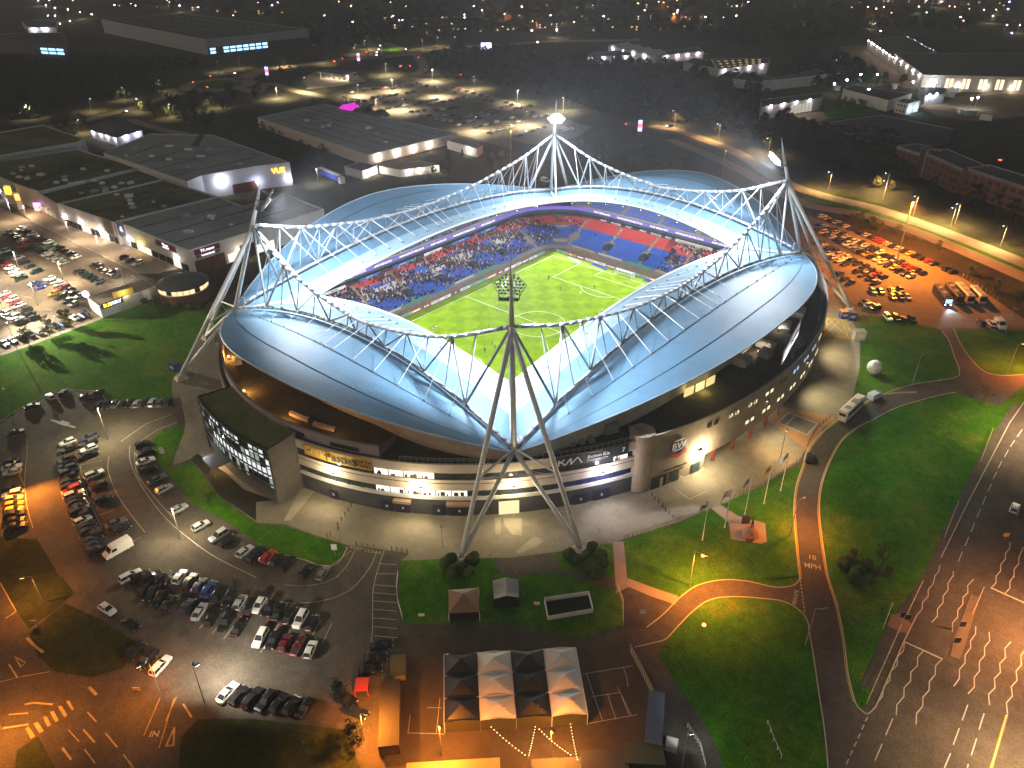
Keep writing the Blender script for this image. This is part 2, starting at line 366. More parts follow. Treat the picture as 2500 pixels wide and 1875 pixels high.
    for b, k in ((2.15, 3), (1.5, 5), (.85, 6), (.2, 8), (-.45, 7), (-1.1, 6), (-1.75, 5)):
        for i in range(k):
            a = (i - (k - 1) / 2) * .82
            put('flood_lamp', lamp_me, fo, f(a, b, 0) - Vector(mt.location), rot)
    light('SPOT', mt, f(0, 0, .8), 245000, (.90, .95, 1.0), 1.6, aim, 170, .30)
    MASTS[(sx, sy)] = mt
# ---- bowl: terraces, seats, fascias
def rrect(hx, hy, r, n=24):
    P = []
    for cx, cy, a0 in ((1, 1, 0), (-1, 1, 90), (-1, -1, 180), (1, -1, 270)):
        for i in range(n + 1):
            a = R(a0 + 90 * i / n); P.append((cx * (hx - r) + r * math.cos(a), cy * (hy - r) + r * math.sin(a)))
    Q = []
    for a, b in zip(P, P[1:] + P[:1]):
        k = max(1, int(math.hypot(b[0] - a[0], b[1] - a[1]) / 6)); Q += [(lerp(a[0], b[0], i / k), lerp(a[1], b[1], i / k)) for i in range(k)]
    return Q
CONC = mat('terrace_concrete', (.22, .22, .24), .9, var=.1)
NR = 20
def ring(k): e = 13.2 * k / NR; return rrect(41.4 + e, 60.4 + e, 13 + e)
def under_roof(x, y):
    x, y = abs(x), abs(y)
    return (y < 60 and x < 55 + 25.3 * (1 - (y / 75.4) ** 2) - 11) or (x < 41 and y < 75.4 + 25.6 * (1 - (x / 54.8) ** 2) - 11)
def tier(mb, ringf, nr, z0, z1, mi=0):
    n = len(ringf(0)); dz = (z1 - z0) / nr
    for k in range(nr):
        a, b = ringf(k), ringf(k + 1); z = z0 + dz * (k + 1)
        for i in range(n):
            j = (i + 1) % n
            if not (under_roof(*b[i]) and under_roof(*b[j])): continue
            mb.quad((*a[i], z - dz), (*a[j], z - dz), (*a[j], z), (*a[i], z), mi)
            mb.quad((*a[i], z), (*a[j], z), (*b[j], z), (*b[i], z), mi)
mb = MB(); tier(mb, ring, NR, 1.2, 9.0)
def ring2(k): e = 20 * k / 18; return rrect(53.6 + e, 72.2 + e, 25 + e)
tier(mb, ring2, 18, 13.8, 24.0)
a = ring(0); n = len(a)
for i in range(n): j = (i + 1) % n; mb.quad((*a[i], 0), (*a[j], 0), (*a[j], 1.25), (*a[i], 1.25))
bowl = mb.build('terrace', CONC, stadium)
# box level between the tiers
def band(name, r0, z0, z1, m, par=stadium, t=.15):
    mb = MB(); n = len(r0)
    for i in range(n):
        j = (i + 1) % n; mb.quad((*r0[j], z0), (*r0[i], z0), (*r0[i], z1), (*r0[j], z1))
    return mb.build(name, m, par)
NAVY = mat('navy_fascia', (.012, .018, .05), .5)
band('advert_fascia', rrect(54.2, 72.9, 25.6), 9.3, 10.6, NAVY)
band('box_front', rrect(55.0, 73.7, 26.4), 10.6, 12.2, mat('box_glass', (.06, .08, .10), .2))
LEDM = glow('led_purple', (.20, .10, .75), .7)
ledband = band('led_band', rrect(53.5, 72.15, 24.9), 12.3, 13.7, LEDM)
# seats
SB = mat('seat_blue', (.02, .10, .50), .5); SR = mat('seat_red', (.55, .05, .05), .5); SW = mat('seat_white', (.62, .62, .64), .5); STEP = mat('aisle_steps', (.42, .30, .08), .8)
def perim(P):
    L = [0.]
    for a, b in zip(P, P[1:] + P[:1]): L.append(L[-1] + math.hypot(b[0] - a[0], b[1] - a[1]))
    return L
def walk(P, L, d):
    import bisect
    i = max(0, min(len(P) - 1, bisect.bisect_right(L, d) - 1)); a, b = P[i], P[(i + 1) % len(P)]; t = (d - L[i]) / max(1e-6, L[i + 1] - L[i])
    return a[0] + (b[0] - a[0]) * t, a[1] + (b[1] - a[1]) * t, math.atan2(b[1] - a[1], b[0] - a[0])
seats = MB(); crowd = MB(); rnd = random.Random(3); aisles = MB()
CROWDM = [mat('cloth%d' % i, c, .9) for i, c in enumerate([(.02, .02, .025), (.05, .055, .07), (.03, .05, .12), (.25, .22, .2), (.3, .03, .03), (.5, .5, .5), (.12, .09, .07), (.45, .3, .22)])]
def person_blob(mb, x, y, z, a, stand):
    ca, sa = math.cos(a), math.sin(a); h = 1.25 if stand else .85
    def P(u, v, w): return (x + u * ca - v * sa, y + u * sa + v * ca, z + w)
    m = rnd.choice((0, 0, 0, 1, 1, 2, 2, 3, 4, 5, 6))
    w = .24; q = [P(-w, -.14, 0), P(w, -.14, 0), P(w, .14, 0), P(-w, .14, 0), P(-w * .8, -.12, h * .75), P(w * .8, -.12, h * .75), P(w * .8, .12, h * .75), P(-w * .8, .12, h * .75)]
    mb.add(q, [(0, 1, 5, 4), (1, 2, 6, 5), (2, 3, 7, 6), (3, 0, 4, 7), (4, 5, 6, 7)], m)
    c = P(0, 0, h * .75 + .16); r = .13
    mb.add([(c[0] - r, c[1], c[2]), (c[0], c[1] - r, c[2]), (c[0] + r, c[1], c[2]), (c[0], c[1] + r, c[2]), (c[0], c[1], c[2] + .16), (c[0], c[1], c[2] - .16)],
           [(0, 1, 4), (1, 2, 4), (2, 3, 4), (3, 0, 4), (1, 0, 5), (2, 1, 5), (3, 2, 5), (0, 3, 5)], rnd.choice((7, 7, 6)))
def zone(x, y): return 'W' if x < -36 and y < 45 else ('S' if y > 50 and x > -34 else ('C' if x < 0 and y > 0 else 'N'))
for k in range(NR):
    P = ring(k + .45); L = perim(P); z = 1.2 + (9.0 - 1.2) / NR * (k + 1); n = int(L[-1] / .62)
    P2 = ring(k); 
    for i in range(n):
        x, y, a = walk(P, L, i * .62)
        zn = zone(x, y)
        if zn == 'N': continue
        al = (y if abs(x) > 41 and zn != 'S' else x)
        if abs(((al + 8) % 16.5) - 8) < .62:
            aisles.box(x, y, z, .62, .7, .05, a); continue
        # vomitory openings
        if 2 < k < 8 and abs(((al + 8) % 16.5) - 8) < 2.0: continue
        up = k > 11
        if zn == 'S': m = 1 if up else 0
        elif zn == 'C': m = 1 if k > 12 else 0
        else: m = 1 if k > 14 else (2 if 8 < k <= 12 and ((y + 100) % 33) < 20 else 0)
        ca, sa = math.cos(a), math.sin(a); w = .24
        f = lambda u, v, h: (x + u * ca - v * sa, y + u * sa + v * ca, z + h)
        # seat pan and back (back away from the pitch: outside of the ring is -normal side)
        seats.add([f(-w, .2, .42), f(w, .2, .42), f(w, -.2, .42), f(-w, -.2, .42), f(w, -.26, .85), f(-w, -.26, .85)], [(0, 1, 2, 3), (3, 2, 4, 5)], m)
        dens = .0
        if zn == 'W': dens = .85 if k > 4 else .5
        elif zn == 'C': dens = .75 if x < -40 and y < 62 else .06
        elif zn == 'S': dens = .95 if x > 8 else .006
        if rnd.random() < dens * (.75 + .5 * math.sin(al * .35 + k * .5)): person_blob(crowd, x, y, z + .3, a, rnd.random() < .25)
for k in range(18):
    P = ring2(k + .45); L = perim(P); z = 13.8 + 10.2 / 18 * (k + 1); n = int(L[-1] / .62)
    for i in range(n):
        x, y, a = walk(P, L, i * .62)
        zn = zone(x, y)
        if zn == 'N' or k > 11 or not under_roof(x * 1.02, y * 1.02): continue
        al = (y if abs(x) > 53 and zn != 'S' else x)
        if abs(((al + 8) % 16.5) - 8) < .7: aisles.box(x, y, z, .62, .9, .05, a); continue
        ca, sa = math.cos(a), math.sin(a); w = .24; f = lambda u, v, h: (x + u * ca - v * sa, y + u * sa + v * ca, z + h)
        seats.add([f(-w, .2, .42), f(w, .2, .42), f(w, -.2, .42), f(-w, -.2, .42), f(w, -.26, .85), f(-w, -.26, .85)], [(0, 1, 2, 3), (3, 2, 4, 5)], 0)
        if zn == 'W' and k < 5 and rnd.random() < .3: person_blob(crowd, x, y, z + .3, a, False)
tag(seats.build('seats', [SB, SR, SW], stadium), 'rows of blue, red and white folding seats', kind='stuff')
tag(aisles.build('aisle_steps', STEP, stadium), 'ochre stepped aisles between seat blocks', kind='stuff')
tag(crowd.build('crowd', CROWDM), 'seated football crowd filling the long stand and far corner blocks', 'crowd', kind='stuff')
# vomitories: dark stair boxes in the lower tier
for y in (-36, -19.5, -3, 13.5, 30): 
    v = MB(); v.box(-45.2, y + 3, 2.6, 4.2, 2.8, 1.8).build('stair_opening', mat('navy', (.02, .03, .06), .6), stadium)
for x in (-19.5, -3, 13.5, 30 - 3): 
    v = MB(); v.box(x + 3, 64.2, 2.6, 2.8, 4.2, 1.8).build('stair_opening', mat('navy', (.02, .03, .06), .6), stadium)
# corner tunnel entrance
t = MB(); t.box(-39.0, 62.5, 0, 6, 9, 3.4, R(35)); t.box(-41.5, 66.5, 3.4, 6, 5, 3.6, R(35)); t.build('corner_tunnel', mat('tan_block', (.40, .30, .2), .8), stadium)
# covered black banner over seats
bn = MB(); bn.add([(1, 61.2, 1.9), (8.5, 61.2, 1.9), (8.0, 66, 4.9), (5.5, 66, 4.9), (8.5, 73, 9.4), (5.2, 73, 9.4), (.5, 66, 4.9)], [(0, 1, 2, 3), (0, 3, 6), (3, 2, 4, 5)])
tag(bn.build('seat_banner', mat('banner_black', (.02, .02, .022), .8)), 'black cloth banner laid over empty seats behind the far goal', 'banner')
# lettering on fascias
WT = glow('led_white', (1, .95, 1), 1.6); WTX = mat('white_letters', (.75, .75, .78), .5)
for x, s in ((-25.5, 'PRINT'), (-19.5, 'PROCESS'), (-13.5, 'POST'), (-6.8, 'PRINT'), (-1.0, 'PROCESS'), (4.6, 'POST'), (26.6, 'PRINT'), (32.4, 'PROCESS')):
    text('fascia_lettering', s, WTX, stadium, (x, 72.75, 9.95), (R(90), 0, 0), 1.15)
MB().box(15.4, 72.7, 9.35, 15.5, .12, 1.2).build('stand_name_board', mat('pale_board', (.5, .5, .48), .6), stadium)
text('fascia_lettering', 'FRANKING SENSE SOUTH STAND', mat('dark_letters', (.05, .05, .05), .6), stadium, (15.4, 72.6, 9.95), (R(90), 0, 0), .82)
for i in range(8):
    y = -46 + i * 13.4; s = 'SHOP 2025/26 KITS' if i % 2 == 0 else 'WWW.BWFCSTORE.CO.UK'
    if abs(y) < 46: text('led_lettering', s, WT, stadium, (-53.35, y, 13.0), (R(90), 0, R(90)), .95)
for i in range(5):
    x = -26 + i * 13.2; s = 'WWW.BWFCSTORE.CO.UK' if i % 2 else 'SHOP 2025/26 KITS'
    text('led_lettering', s, WT, stadium, (x, 72.0, 13.0), (R(90), 0, 0), .95)
for i in range(6):
    MB().box(-54.0, -40 + i * 15, 9.45, .12, 9, 1.0).build('advert_board', mat('advert_blue', (.02, .12, .42), .5) if i % 3 else mat('advert_white', (.6, .62, .66), .5), stadium)
    text('advert_lettering', 'BOLTON', WTX if i % 3 else NAVY, stadium, (-53.9, -40 + i * 15, 9.95), (R(90), 0, R(90)), .7)
# stand lights hung below the roof edges (rows of small floods)
SL = glow('stand_lamp', (1, .97, .92), 30)
for nm, axis, sg, wp in SIDES:
    for i in range(9):
        s = -.8 + 1.6 * i / 8; q = Vector(wp(0, s)); b = MB(); b.box(q.x, q.y, q.z - .75, .7, .5, .35, mi=0); b.box(q.x, q.y, q.z - .8, .5, .35, .05, mi=1)
        b.build('stand_lamp', [LAMPHOUSE, SL], stadium)
    for i in range(3):
        s = -.6 + .6 * i; q = Vector(wp(0, s)); inw = Vector((sg * 14, 0, 0)) if axis == 'x' else Vector((0, sg * 14, 0))
        light('AREA', stadium, q - Vector((0, 0, 1.1)), 3400, (1, .96, .92), 22, q + inw * 1.0 - Vector((0, 0, 16)), sy=1.2)
# ================================================================ PITCH
def pitch_mat():
    m = mat('pitch_grass', (.10, .26, .006), .85); n = m.node_tree; b = n.nodes['Principled BSDF']
    g = n.nodes.new('ShaderNodeNewGeometry'); mp = n.nodes.new('ShaderNodeMapping'); mp.inputs['Location'].default_value = (.5, .25, .1)
    mp.inputs['Scale'].default_value = (1 / 5.6, 1 / 5.4, .01); n.links.new(g.outputs['Position'], mp.inputs['Vector'])
    ck = n.nodes.new('ShaderNodeTexChecker'); ck.inputs['Scale'].default_value = 1
    ck.inputs['Color1'].default_value = (.165, .275, .002, 1); ck.inputs['Color2'].default_value = (.20, .32, .006, 1)
    n.links.new(mp.outputs[0], ck.inputs['Vector'])
    t = n.nodes.new('ShaderNodeTexNoise'); t.inputs['Scale'].default_value = .35; t.inputs['Detail'].default_value = 6; n.links.new(g.outputs['Position'], t.inputs['Vector'])
    r = n.nodes.new('ShaderNodeMapRange'); r.inputs[1].default_value = .3; r.inputs[2].default_value = .7; r.inputs[3].default_value = .85; r.inputs[4].default_value = 1.15
    n.links.new(t.outputs['Fac'], r.inputs[0]); x = n.nodes.new('ShaderNodeVectorMath'); x.operation = 'SCALE'
    n.links.new(ck.outputs['Color'], x.inputs[0]); n.links.new(r.outputs[0], x.inputs['Scale']); n.links.new(x.outputs[0], b.inputs['Base Color'])
    return m
tr_ = MB(); tr_.poly(rrect(41.4, 60.4, 13), .03); structure('pitch_track', tr_, mat('track_tan', (.20, .15, .10), .9, var=.15, vscale=.4))
pb = MB(); pb.poly([(-36.3, -53.6), (36.3, -53.6), (36.3, 53.6), (-36.3, 53.6)], .045); pitch = structure('pitch', pb, pitch_mat())
LINE = mat('line_white', (.8, .82, .8), .8)
def mark(pts, wd=.16, z=.056, m=LINE, name='pitch_line', par=None):
    b = MB()
    for (x0, y0), (x1, y1) in zip(pts, pts[1:]):
        d = Vector((x1 - x0, y1 - y0)); l = d.length
        if l < 1e-5: continue
        d /= l; nx, ny = -d.y * wd / 2, d.x * wd / 2; e = (d.x * wd * .3, d.y * wd * .3)
        b.quad((x0 - nx - e[0], y0 - ny - e[1], z), (x1 - nx + e[0], y1 - ny + e[1], z), (x1 + nx + e[0], y1 + ny + e[1], z), (x0 + nx - e[0], y0 + ny - e[1], z))
    return b.build(name, m, par)
def arc(cx, cy, r, a0, a1, n=32): return [(cx + r * math.cos(R(lerp(a0, a1, i / n))), cy + r * math.sin(R(lerp(a0, a1, i / n)))) for i in range(n + 1)]
W2, L2 = 33, 50
for pts in ([(-W2, -L2), (-W2, L2)], [(W2, -L2), (W2, L2)], [(-W2, L2), (W2, L2)], [(-W2, -L2), (W2, -L2)], [(-W2, 0), (W2, 0)], arc(0, 0, 9.15, 0, 360, 56)):
    mark(pts, .2, par=pitch)
for s in (1, -1):
    mark([(-20.15, s * L2), (-20.15, s * 33.5), (20.15, s * 33.5), (20.15, s * L2)], .2, par=pitch)
    mark([(-9.16, s * L2), (-9.16, s * 44.5), (9.16, s * 44.5), (9.16, s * L2)], .2, par=pitch)
    mark([(x, s * y) for x, y in arc(0, 39, 9.15, 217, 323, 20)], .2, par=pitch)
# goal
NET = mat('net', (.8, .8, .8), .9, alpha=.32)
g = world(thing('football_goal', 'white framed goal with net before the far stand', 'goal', (0, 50, .05)))
for x in (-3.66, 3.66):
    MB().tube((x, 50, .05), (x, 50, 2.5), .09).build('post', WHITE, g); MB().tube((x, 52, .05), (x, 52, 2.2), .05).build('net_support', WHITE, g)
MB().tube((-3.66, 50, 2.5), (3.66, 50, 2.5), .09).build('crossbar', WHITE, g)
MB().quad((-3.66, 52, .05), (3.66, 52, .05), (3.66, 52, 2.2), (-3.66, 52, 2.2)).quad((-3.66, 50, 2.5), (3.66, 50, 2.5), (3.66, 52, 2.2), (-3.66, 52, 2.2)).quad((-3.66, 50, .05), (-3.66, 52, .05), (-3.66, 52, 2.2), (-3.66, 50, 2.5)).quad((3.66, 50, .05), (3.66, 52, .05), (3.66, 52, 2.2), (3.66, 50, 2.5)).build('net', NET, g)
# led perimeter boards
adm = [glow('board%d' % i, c, e) for i, (c, e) in enumerate([((.9, .9, .95), .75), ((.30, .03, .10), .55), ((.85, .35, .08), .55), ((.25, .65, .45), .6), ((.7, .75, .9), .8), ((.16, .03, .12), .5)])]
words = ['SKY BET', 'TOUGHSHEET', 'BWFC', 'EFL', 'MACRON', 'COMMUNITY']
k = 0
def advert(x, y, rz, ln, lab):
    global k
    o = world(thing('advert_board', lab, 'advert board', (x, y, 0), group='lit advertising boards round the pitch'))
    c = k % 6
    MB().box(x, y, .08, ln - .06, .16, .92, rz).build('panel', [adm[(k * 5 + k // 4) % 6]], o)
    n = Vector((math.sin(rz), -math.cos(rz), 0)); 
    text('lettering', words[k % 6], mat('dark_letters', (.05, .05, .05), .6) if (k * 5 + k // 4) % 6 in (0, 3, 4) else WT, o, Vector((x, y, .55)) + n * .1, (R(90), 0, rz), .62)
    k += 1
ORDS = 'first second third fourth fifth sixth seventh eighth ninth tenth eleventh twelfth thirteenth fourteenth fifteenth sixteenth seventeenth eighteenth nineteenth twentieth'.split()
def ORD(i):
    if i < 20: return ORDS[i]
    if i >= 99: return 'hundred and ' + ORD(i - 100) if i > 99 else 'hundredth'
    i += 1
    t = 'twenty thirty forty fifty sixty seventy eighty ninety'.split()[i // 10 - 2]
    return t + '-' + ORDS[i % 10 - 1] if i % 10 else t[:-1] + 'ieth'
for i in range(20): advert(-37.2, -44 + i * 4.8, R(90), 4.8, '%s lit advertising board along the long touchline, counted from the near end' % ORD(i))
for i in range(13): advert(-32.5 + i * 4.8, 54.4, 0, 4.8, '%s lit advertising board behind the far goal line, counted from the corner' % ORD(i))
for i, (x, y, a, c) in enumerate(((-24, 51.9, -10, (.35, .5, .42)), (-12.5, 52.6, -8, (.03, .06, .35)), (11, 52.6, -8, (.03, .06, .35)))):
    o = MB().box(x, y, .05, 7.5, 1.5, .03, R(a)).build('pitchside_mat', mat('mat%d' % i, c, .8)); tag(o, ['pale green', 'navy blue', 'dark blue'][i] + ' sponsor mat on grass ' + ['near the far corner flag', 'beside the far goal', 'to the right of the far goal'][i], 'mat')
# front wall boards of the stands
for i in range(7): 
    MB().box(-41.2, -40 + i * 12, 1.2, .1, 10, .8).build('front_board', [mat('advert_blue', (.02, .12, .42), .5), mat('pale_board', (.5, .5, .48), .6), mat('advert_green', (.03, .35, .15), .5)][i % 3], stadium)
for i in range(5): MB().box(-26 + i * 13, 60.2, 1.2, 11, .1, .8).build('front_board', [mat('tan_board', (.45, .33, .15), .6), mat('pale_board', (.5, .5, .48), .6), mat('advert_green', (.03, .35, .15), .5)][i % 3], stadium)
# ================================================================ FACADE
A0, B0 = 83., 103.; TZ = 13.9
def EP(phi, off=0, z=0): c, s = math.cos(R(phi)), math.sin(R(phi)); return Vector(((A0 + off) * c, (B0 + off) * s, z))
def ETAN(phi): d = EP(phi + .2) - EP(phi - .2); return math.atan2(d.y, d.x)
def aw(mb, p0, p1, off, z0, z1, n=None, mi=0):
    n = n or max(1, int(abs(p1 - p0) / 1.5)); rows = []
    for i in range(n + 1): a = lerp(p0, p1, i / n); rows.append([EP(a, off, z0), EP(a, off, z1)])
    mb.grid(rows[::-1] if p1 < p0 else rows, mi)
def ashelf(mb, p0, p1, o0, o1, z, n=None, mi=0):
    n = n or max(1, int(abs(p1 - p0) / 1.5)); mb.grid([[EP(lerp(p0, p1, i / n), o1, z), EP(lerp(p0, p1, i / n), o0, z)] for i in range(n + 1)], mi)
PLINTH = mat('plinth_dark', (.07, .07, .075), .8, var=.2, vscale=.4)
BEIGE = mat('render_beige', (.55, .47, .40), .8, var=.1, vscale=.25)
WHITEB = mat('render_white', (.62, .60, .57), .7, var=.08, vscale=.3)
BRICK = mat('brick_buff', (.36, .29, .22), .85, var=.15, vscale=.5, var2=.12, v2scale=5)
GREYW = mat('parapet_grey', (.30, .26, .28), .85, var=.15, vscale=.3)
TERR = mat('terrace_roof', (.055, .05, .035), .95, var=.45, vscale=.12, var2=.3, v2scale=1)
SODC = (1, .45, .10); FN = (-82.6, -30.6)
mb = MB(); aw(mb, *FN, 0, 0, 4.5); mb.build('plinth_wall', PLINTH, stadium)
mb = MB(); aw(mb, *FN, .25, 4.5, 5.3); ashelf(mb, *FN, 0, .25, 4.5); ashelf(mb, *FN, -.4, .25, 5.3); mb.build('lower_band', WHITEB, stadium)
mb = MB(); aw(mb, *FN, .12, 7.1, 8.95); aw(mb, *FN, .12, 9.15, 10.0); ashelf(mb, *FN, -.4, .12, 10.0); mb.build('middle_band', BEIGE, stadium)
mb = MB(); aw(mb, *FN, .05, 8.95, 9.15); mb.build('shadow_groove', mat('groove', (.12, .06, .03), .8), stadium)  # thin dark strip set back between the beige bands
mb = MB(); aw(mb, *FN, .12, 11.9, 14.2); ashelf(mb, *FN, -.35, .12, 14.2); aw(mb, FN[1], FN[0], -.35, TZ, 14.2); mb.build('parapet_wall', BEIGE, stadium)
mb = MB(); aw(mb, *FN, -.45, 5.2, 12.0); mb.build('window_back_wall', mat('back_dark', (.03, .03, .03), .8), stadium)
GL = mat('glass_dark', (.03, .04, .045), .12); GLB = mat('glass_blue', (.02, .03, .10), .15)
LITW = glow('lit_window', (1.0, .93, .78), 1.25); FRAME = mat('window_frame', (.03, .03, .03), .5)
nwin = 23; dphi = 2.27
for row, (z0, z1) in enumerate(((5.35, 7.05), (10.05, 11.85))):
    for i in range(nwin):
        a = -81.6 + i * dphi + .05; b = a + dphi - .1
        if b > -30.7: continue
        c = (a + b) / 2
        lit = (-67.9 < c < -54.2) if row == 0 else (-67.2 < c < -58.5)
        if row == 1 and -34.5 < c < -32.2: lit = True
        m = LITW if lit else (GLB if row == 0 and -42 < c else GL)
        mb = MB(); aw(mb, a, b, -.2, z0, z1, 2); w_ = mb.build('window', m, stadium)
        if lit:
            ppl = MB()
            for q in range(rnd.randint(1, 4)):
                f_ = EP(lerp(a, b, rnd.uniform(.15, .85)), -.12); ppl.box(f_.x, f_.y, z0 + .1, rnd.uniform(.25, 1.0), .1, rnd.uniform(.4, 1.1), ETAN(c))
            ppl.build('interior_silhouette', mat('silhouette', (.06, .05, .05), .9), w_)
        fm = MB(); e = EP(a - .05, -.15); fm.box(e.x, e.y, z0 - .05, .16, .2, z1 - z0 + .1, ETAN(a)); fm.build('mullion', FRAME, w_)
# sign boards on the parapet
def signboard(p0, p1, z0, z1, m): mb = MB(); aw(mb, p0, p1, .3, z0, z1, 8); ashelf(mb, p0, p1, .1, .3, z1, 8); return mb.build('sign_board', m, stadium)
sg_ = signboard(-79.9, -68.0, 11.0, 13.9, mat('sign_yellow', (.62, .34, .02), .6)); tag(sg_, 'long yellow sponsor board')
BLK = mat('letters_black', (.02, .015, .01), .6); CRM = mat('letters_cream', (.75, .60, .36), .6)
def stext(body, phi, z, size, m, off=.42, xs=1): 
    q = EP(phi, off, z); return text('sign_lettering', body, m, stadium, q, (R(90), 0, ETAN(phi)), size, .03, xs=xs)
stext('CARRS', -77.4, 12.7, 2.3, CRM, xs=.95); stext('Pasties', -73.1, 12.3, 2.9, BLK); stext('NORTH', -69.6, 12.9, 1.3, BLK, xs=1.05); stext('STAND', -69.6, 11.75, 1.3, BLK, xs=1.05)
sg_ = signboard(-42.2, -31.8, 11.6, 14.5, mat('sign_black', (.025, .03, .03), .5)); tag(sg_, 'long black sponsor board with white lettering')
WL = mat('letters_white', (.8, .8, .8), .5)
# angular three-stroke emblem
q0 = EP(-39.9, .45, 0); ta = ETAN(-39.9); tv = Vector((math.cos(ta), math.sin(ta), 0))
def stroke(par, pts, base, tv, wd, m, name='emblem_stroke', dep=.05):
    mb = MB(); n = Vector((tv.y, -tv.x, 0))
    for (a, b), (c, d) in zip(pts, pts[1:]):
        l = math.hypot(c - a, d - b); ux, uy = (c - a) / l, (d - b) / l; px, py = -uy * wd / 2, ux * wd / 2
        f = lambda x, y: base + tv * x + Vector((0, 0, y)) + n * dep
        mb.quad(f(a - px, b - py), f(c - px, d - py), f(c + px, d + py), f(a + px, b + py))
    return mb.build(name, m, par)
for pl_ in ([(-3.2, 12.1), (-3.2, 13.7)], [(-3.2, 12.75), (-1.9, 13.7)], [(-2.6, 13.05), (-1.7, 12.1), (-.5, 13.7), (-.35, 13.7), (-.35, 12.1), (1.0, 13.7), (1.3, 13.7), (2.2, 12.1)]): stroke(stadium, pl_, q0, tv, .36, WL)
stroke(stadium, [(3.6, 12.0), (3.6, 13.9)], q0, tv, .12, WL)
stext('Bolton Kia', -36.2, 13.25, 1.25, WL); stext('Official Main Stand Sponsor', -36.2, 12.3, .42, WL)
stext('7', -32.6, 13.1, 1.7, WL); 
# doors in the plinth
DOORM = mat('door_navy', (.015, .02, .05), .5); FRN = mat('door_fascia', (.40, .26, .18), .7); YEL = mat('bollard_yellow', (.6, .42, .05), .6)
for i, (p_, w_, h_, fascia) in enumerate(((-75.5, 2.2, 2.4, 0), (-66.4, 2.6, 2.8, 0), (-63.9, 3.2, 3.0, 1), (-58.6, 2.6, 2.8, 0), (-55.6, 4.8, 3.0, 1), (-48.6, 4.6, 3.6, 2), (-38.4, 3.4, 2.8, 0), (-35.3, 4.0, 3.0, 0))):
    q = EP(p_, .12, 0); t_ = ETAN(p_); d = MB(); d.box(q.x, q.y, 0, w_, .2, h_, t_)
    do = d.build('door', DOORM if fascia != 2 else glow('lit_doorway', (1, .85, .45), .9), stadium)
    if fascia == 1: MB().box(*EP(p_, .5, h_ + .2), w_ + .8, 1.1, .7, t_).build('door_canopy', FRN, do)
    if fascia != 2:
        sgn = MB(); n_ = EP(p_, .26, 0) ; sgn.box(n_.x, n_.y, 1.1, .5, .04, .6, t_); sgn.build('door_sign', WHITEB, do)
# wall lamps with their light; the downward east wing ones are added
def wall_lamp(phi, z, e, col, off=.3, par=None):
    q = EP(phi, off, z); o = MB(); o.box(q.x, q.y, z, .8, .45, .35, ETAN(phi), 0); o.box(q.x, q.y, z - .05, .6, .35, .06, ETAN(phi), 1)
    b = o.build('wall_lamp', [LAMPHOUSE, glow('wall_lamp_glass', (1, .92, .8), 25)], stadium)
    f = EP(phi, off + 2.2, z + .6)
    if par != 'down': light('POINT', stadium, f, e * .55, col, .25)
    light('SPOT', stadium, EP(phi, off + .8, z - .1), e * (1.0 if par != 'down' else 1.6), col, .25, EP(phi, off + 15, 0), 130, .7)
WARM = (1, .82, .50); NEUT = (1, .93, .82)
for p_, e, c in ((-75, 4200, WARM), (-61, 4200, WARM), (-47.9, 4200, WARM), (-35.3, 4200, (.95, .88, .95))): wall_lamp(p_, 7.6, e, c)
for p_, e_ in ((-6, 5000), (8, 6500), (22, 7500), (36, 7500)): wall_lamp(p_, 10.2, e_, (1, .86, .52), 1.7, 'down')  # lamps added on this wall to stand in for street lighting
# ---- east wing with rounded prow
WT_ = 15.4; WW = (-28.6, 52)
mb = MB(); pr = []
for i in range(11):   # bullnose
    a = R(-150 + 110 * i / 10); c = EP(-28.8, -.6); pr.append((c.x + 2.6 * math.cos(a - R(0)), c.y + 2.6 * math.sin(a)))
aw(mb, -29.2, -19.0, 1.5, 0, WT_, 10); mb.build('wing_wall', BRICK, stadium)
mb = MB(); aw(mb, -19.0, WW[1], 1.5, 4.2, WT_); e0, e1 = EP(-19, 1.5), EP(-19, -2); ashelf(mb, -19, WW[1], 1.5, -2, 4.2); mb.build('wing_upper_wall', BRICK, stadium)
mb = MB(); mb.quad((e0.x, e0.y, 0), (e1.x, e1.y, 0), (e1.x, e1.y, 4.2), (e0.x, e0.y, 4.2)); mb.quad((e1.x, e1.y, 0), (e0.x, e0.y, 0), (e0.x, e0.y, 4.2), (e1.x, e1.y, 4.2)); aw(mb, -19, WW[1], -2, 0, 4.2); mb.build('entrance_back_wall', mat('entrance_dark', (.06, .05, .05), .6), stadium)
mb = MB(); aw(mb, WW[1], -29.2, 1.1, TZ, WT_); ashelf(mb, -29.2, WW[1], 1.1, 1.5, WT_); mb.build('wing_coping', mat('coping_pale', (.45, .42, .38), .8, var=.3, vscale=.8), stadium)
c = EP(-29.3, -1.3); prow = MB(); prow.lathe(c.x, c.y, [(2.9, 0), (2.9, 15.6)], 28); prow.build('prow', BRICK, stadium, smooth=False)
# side return of the wing up to the terrace wall
e = EP(-30.4, -5); e2 = EP(-29.6, -1); MB().add([(e.x, e.y, TZ), (e2.x, e2.y, TZ), (e2.x, e2.y, 16.4), (e.x, e.y, 15.2)], [(0, 1, 2, 3), (3, 2, 1, 0)]).build('wing_return_wall', BRICK, stadium)
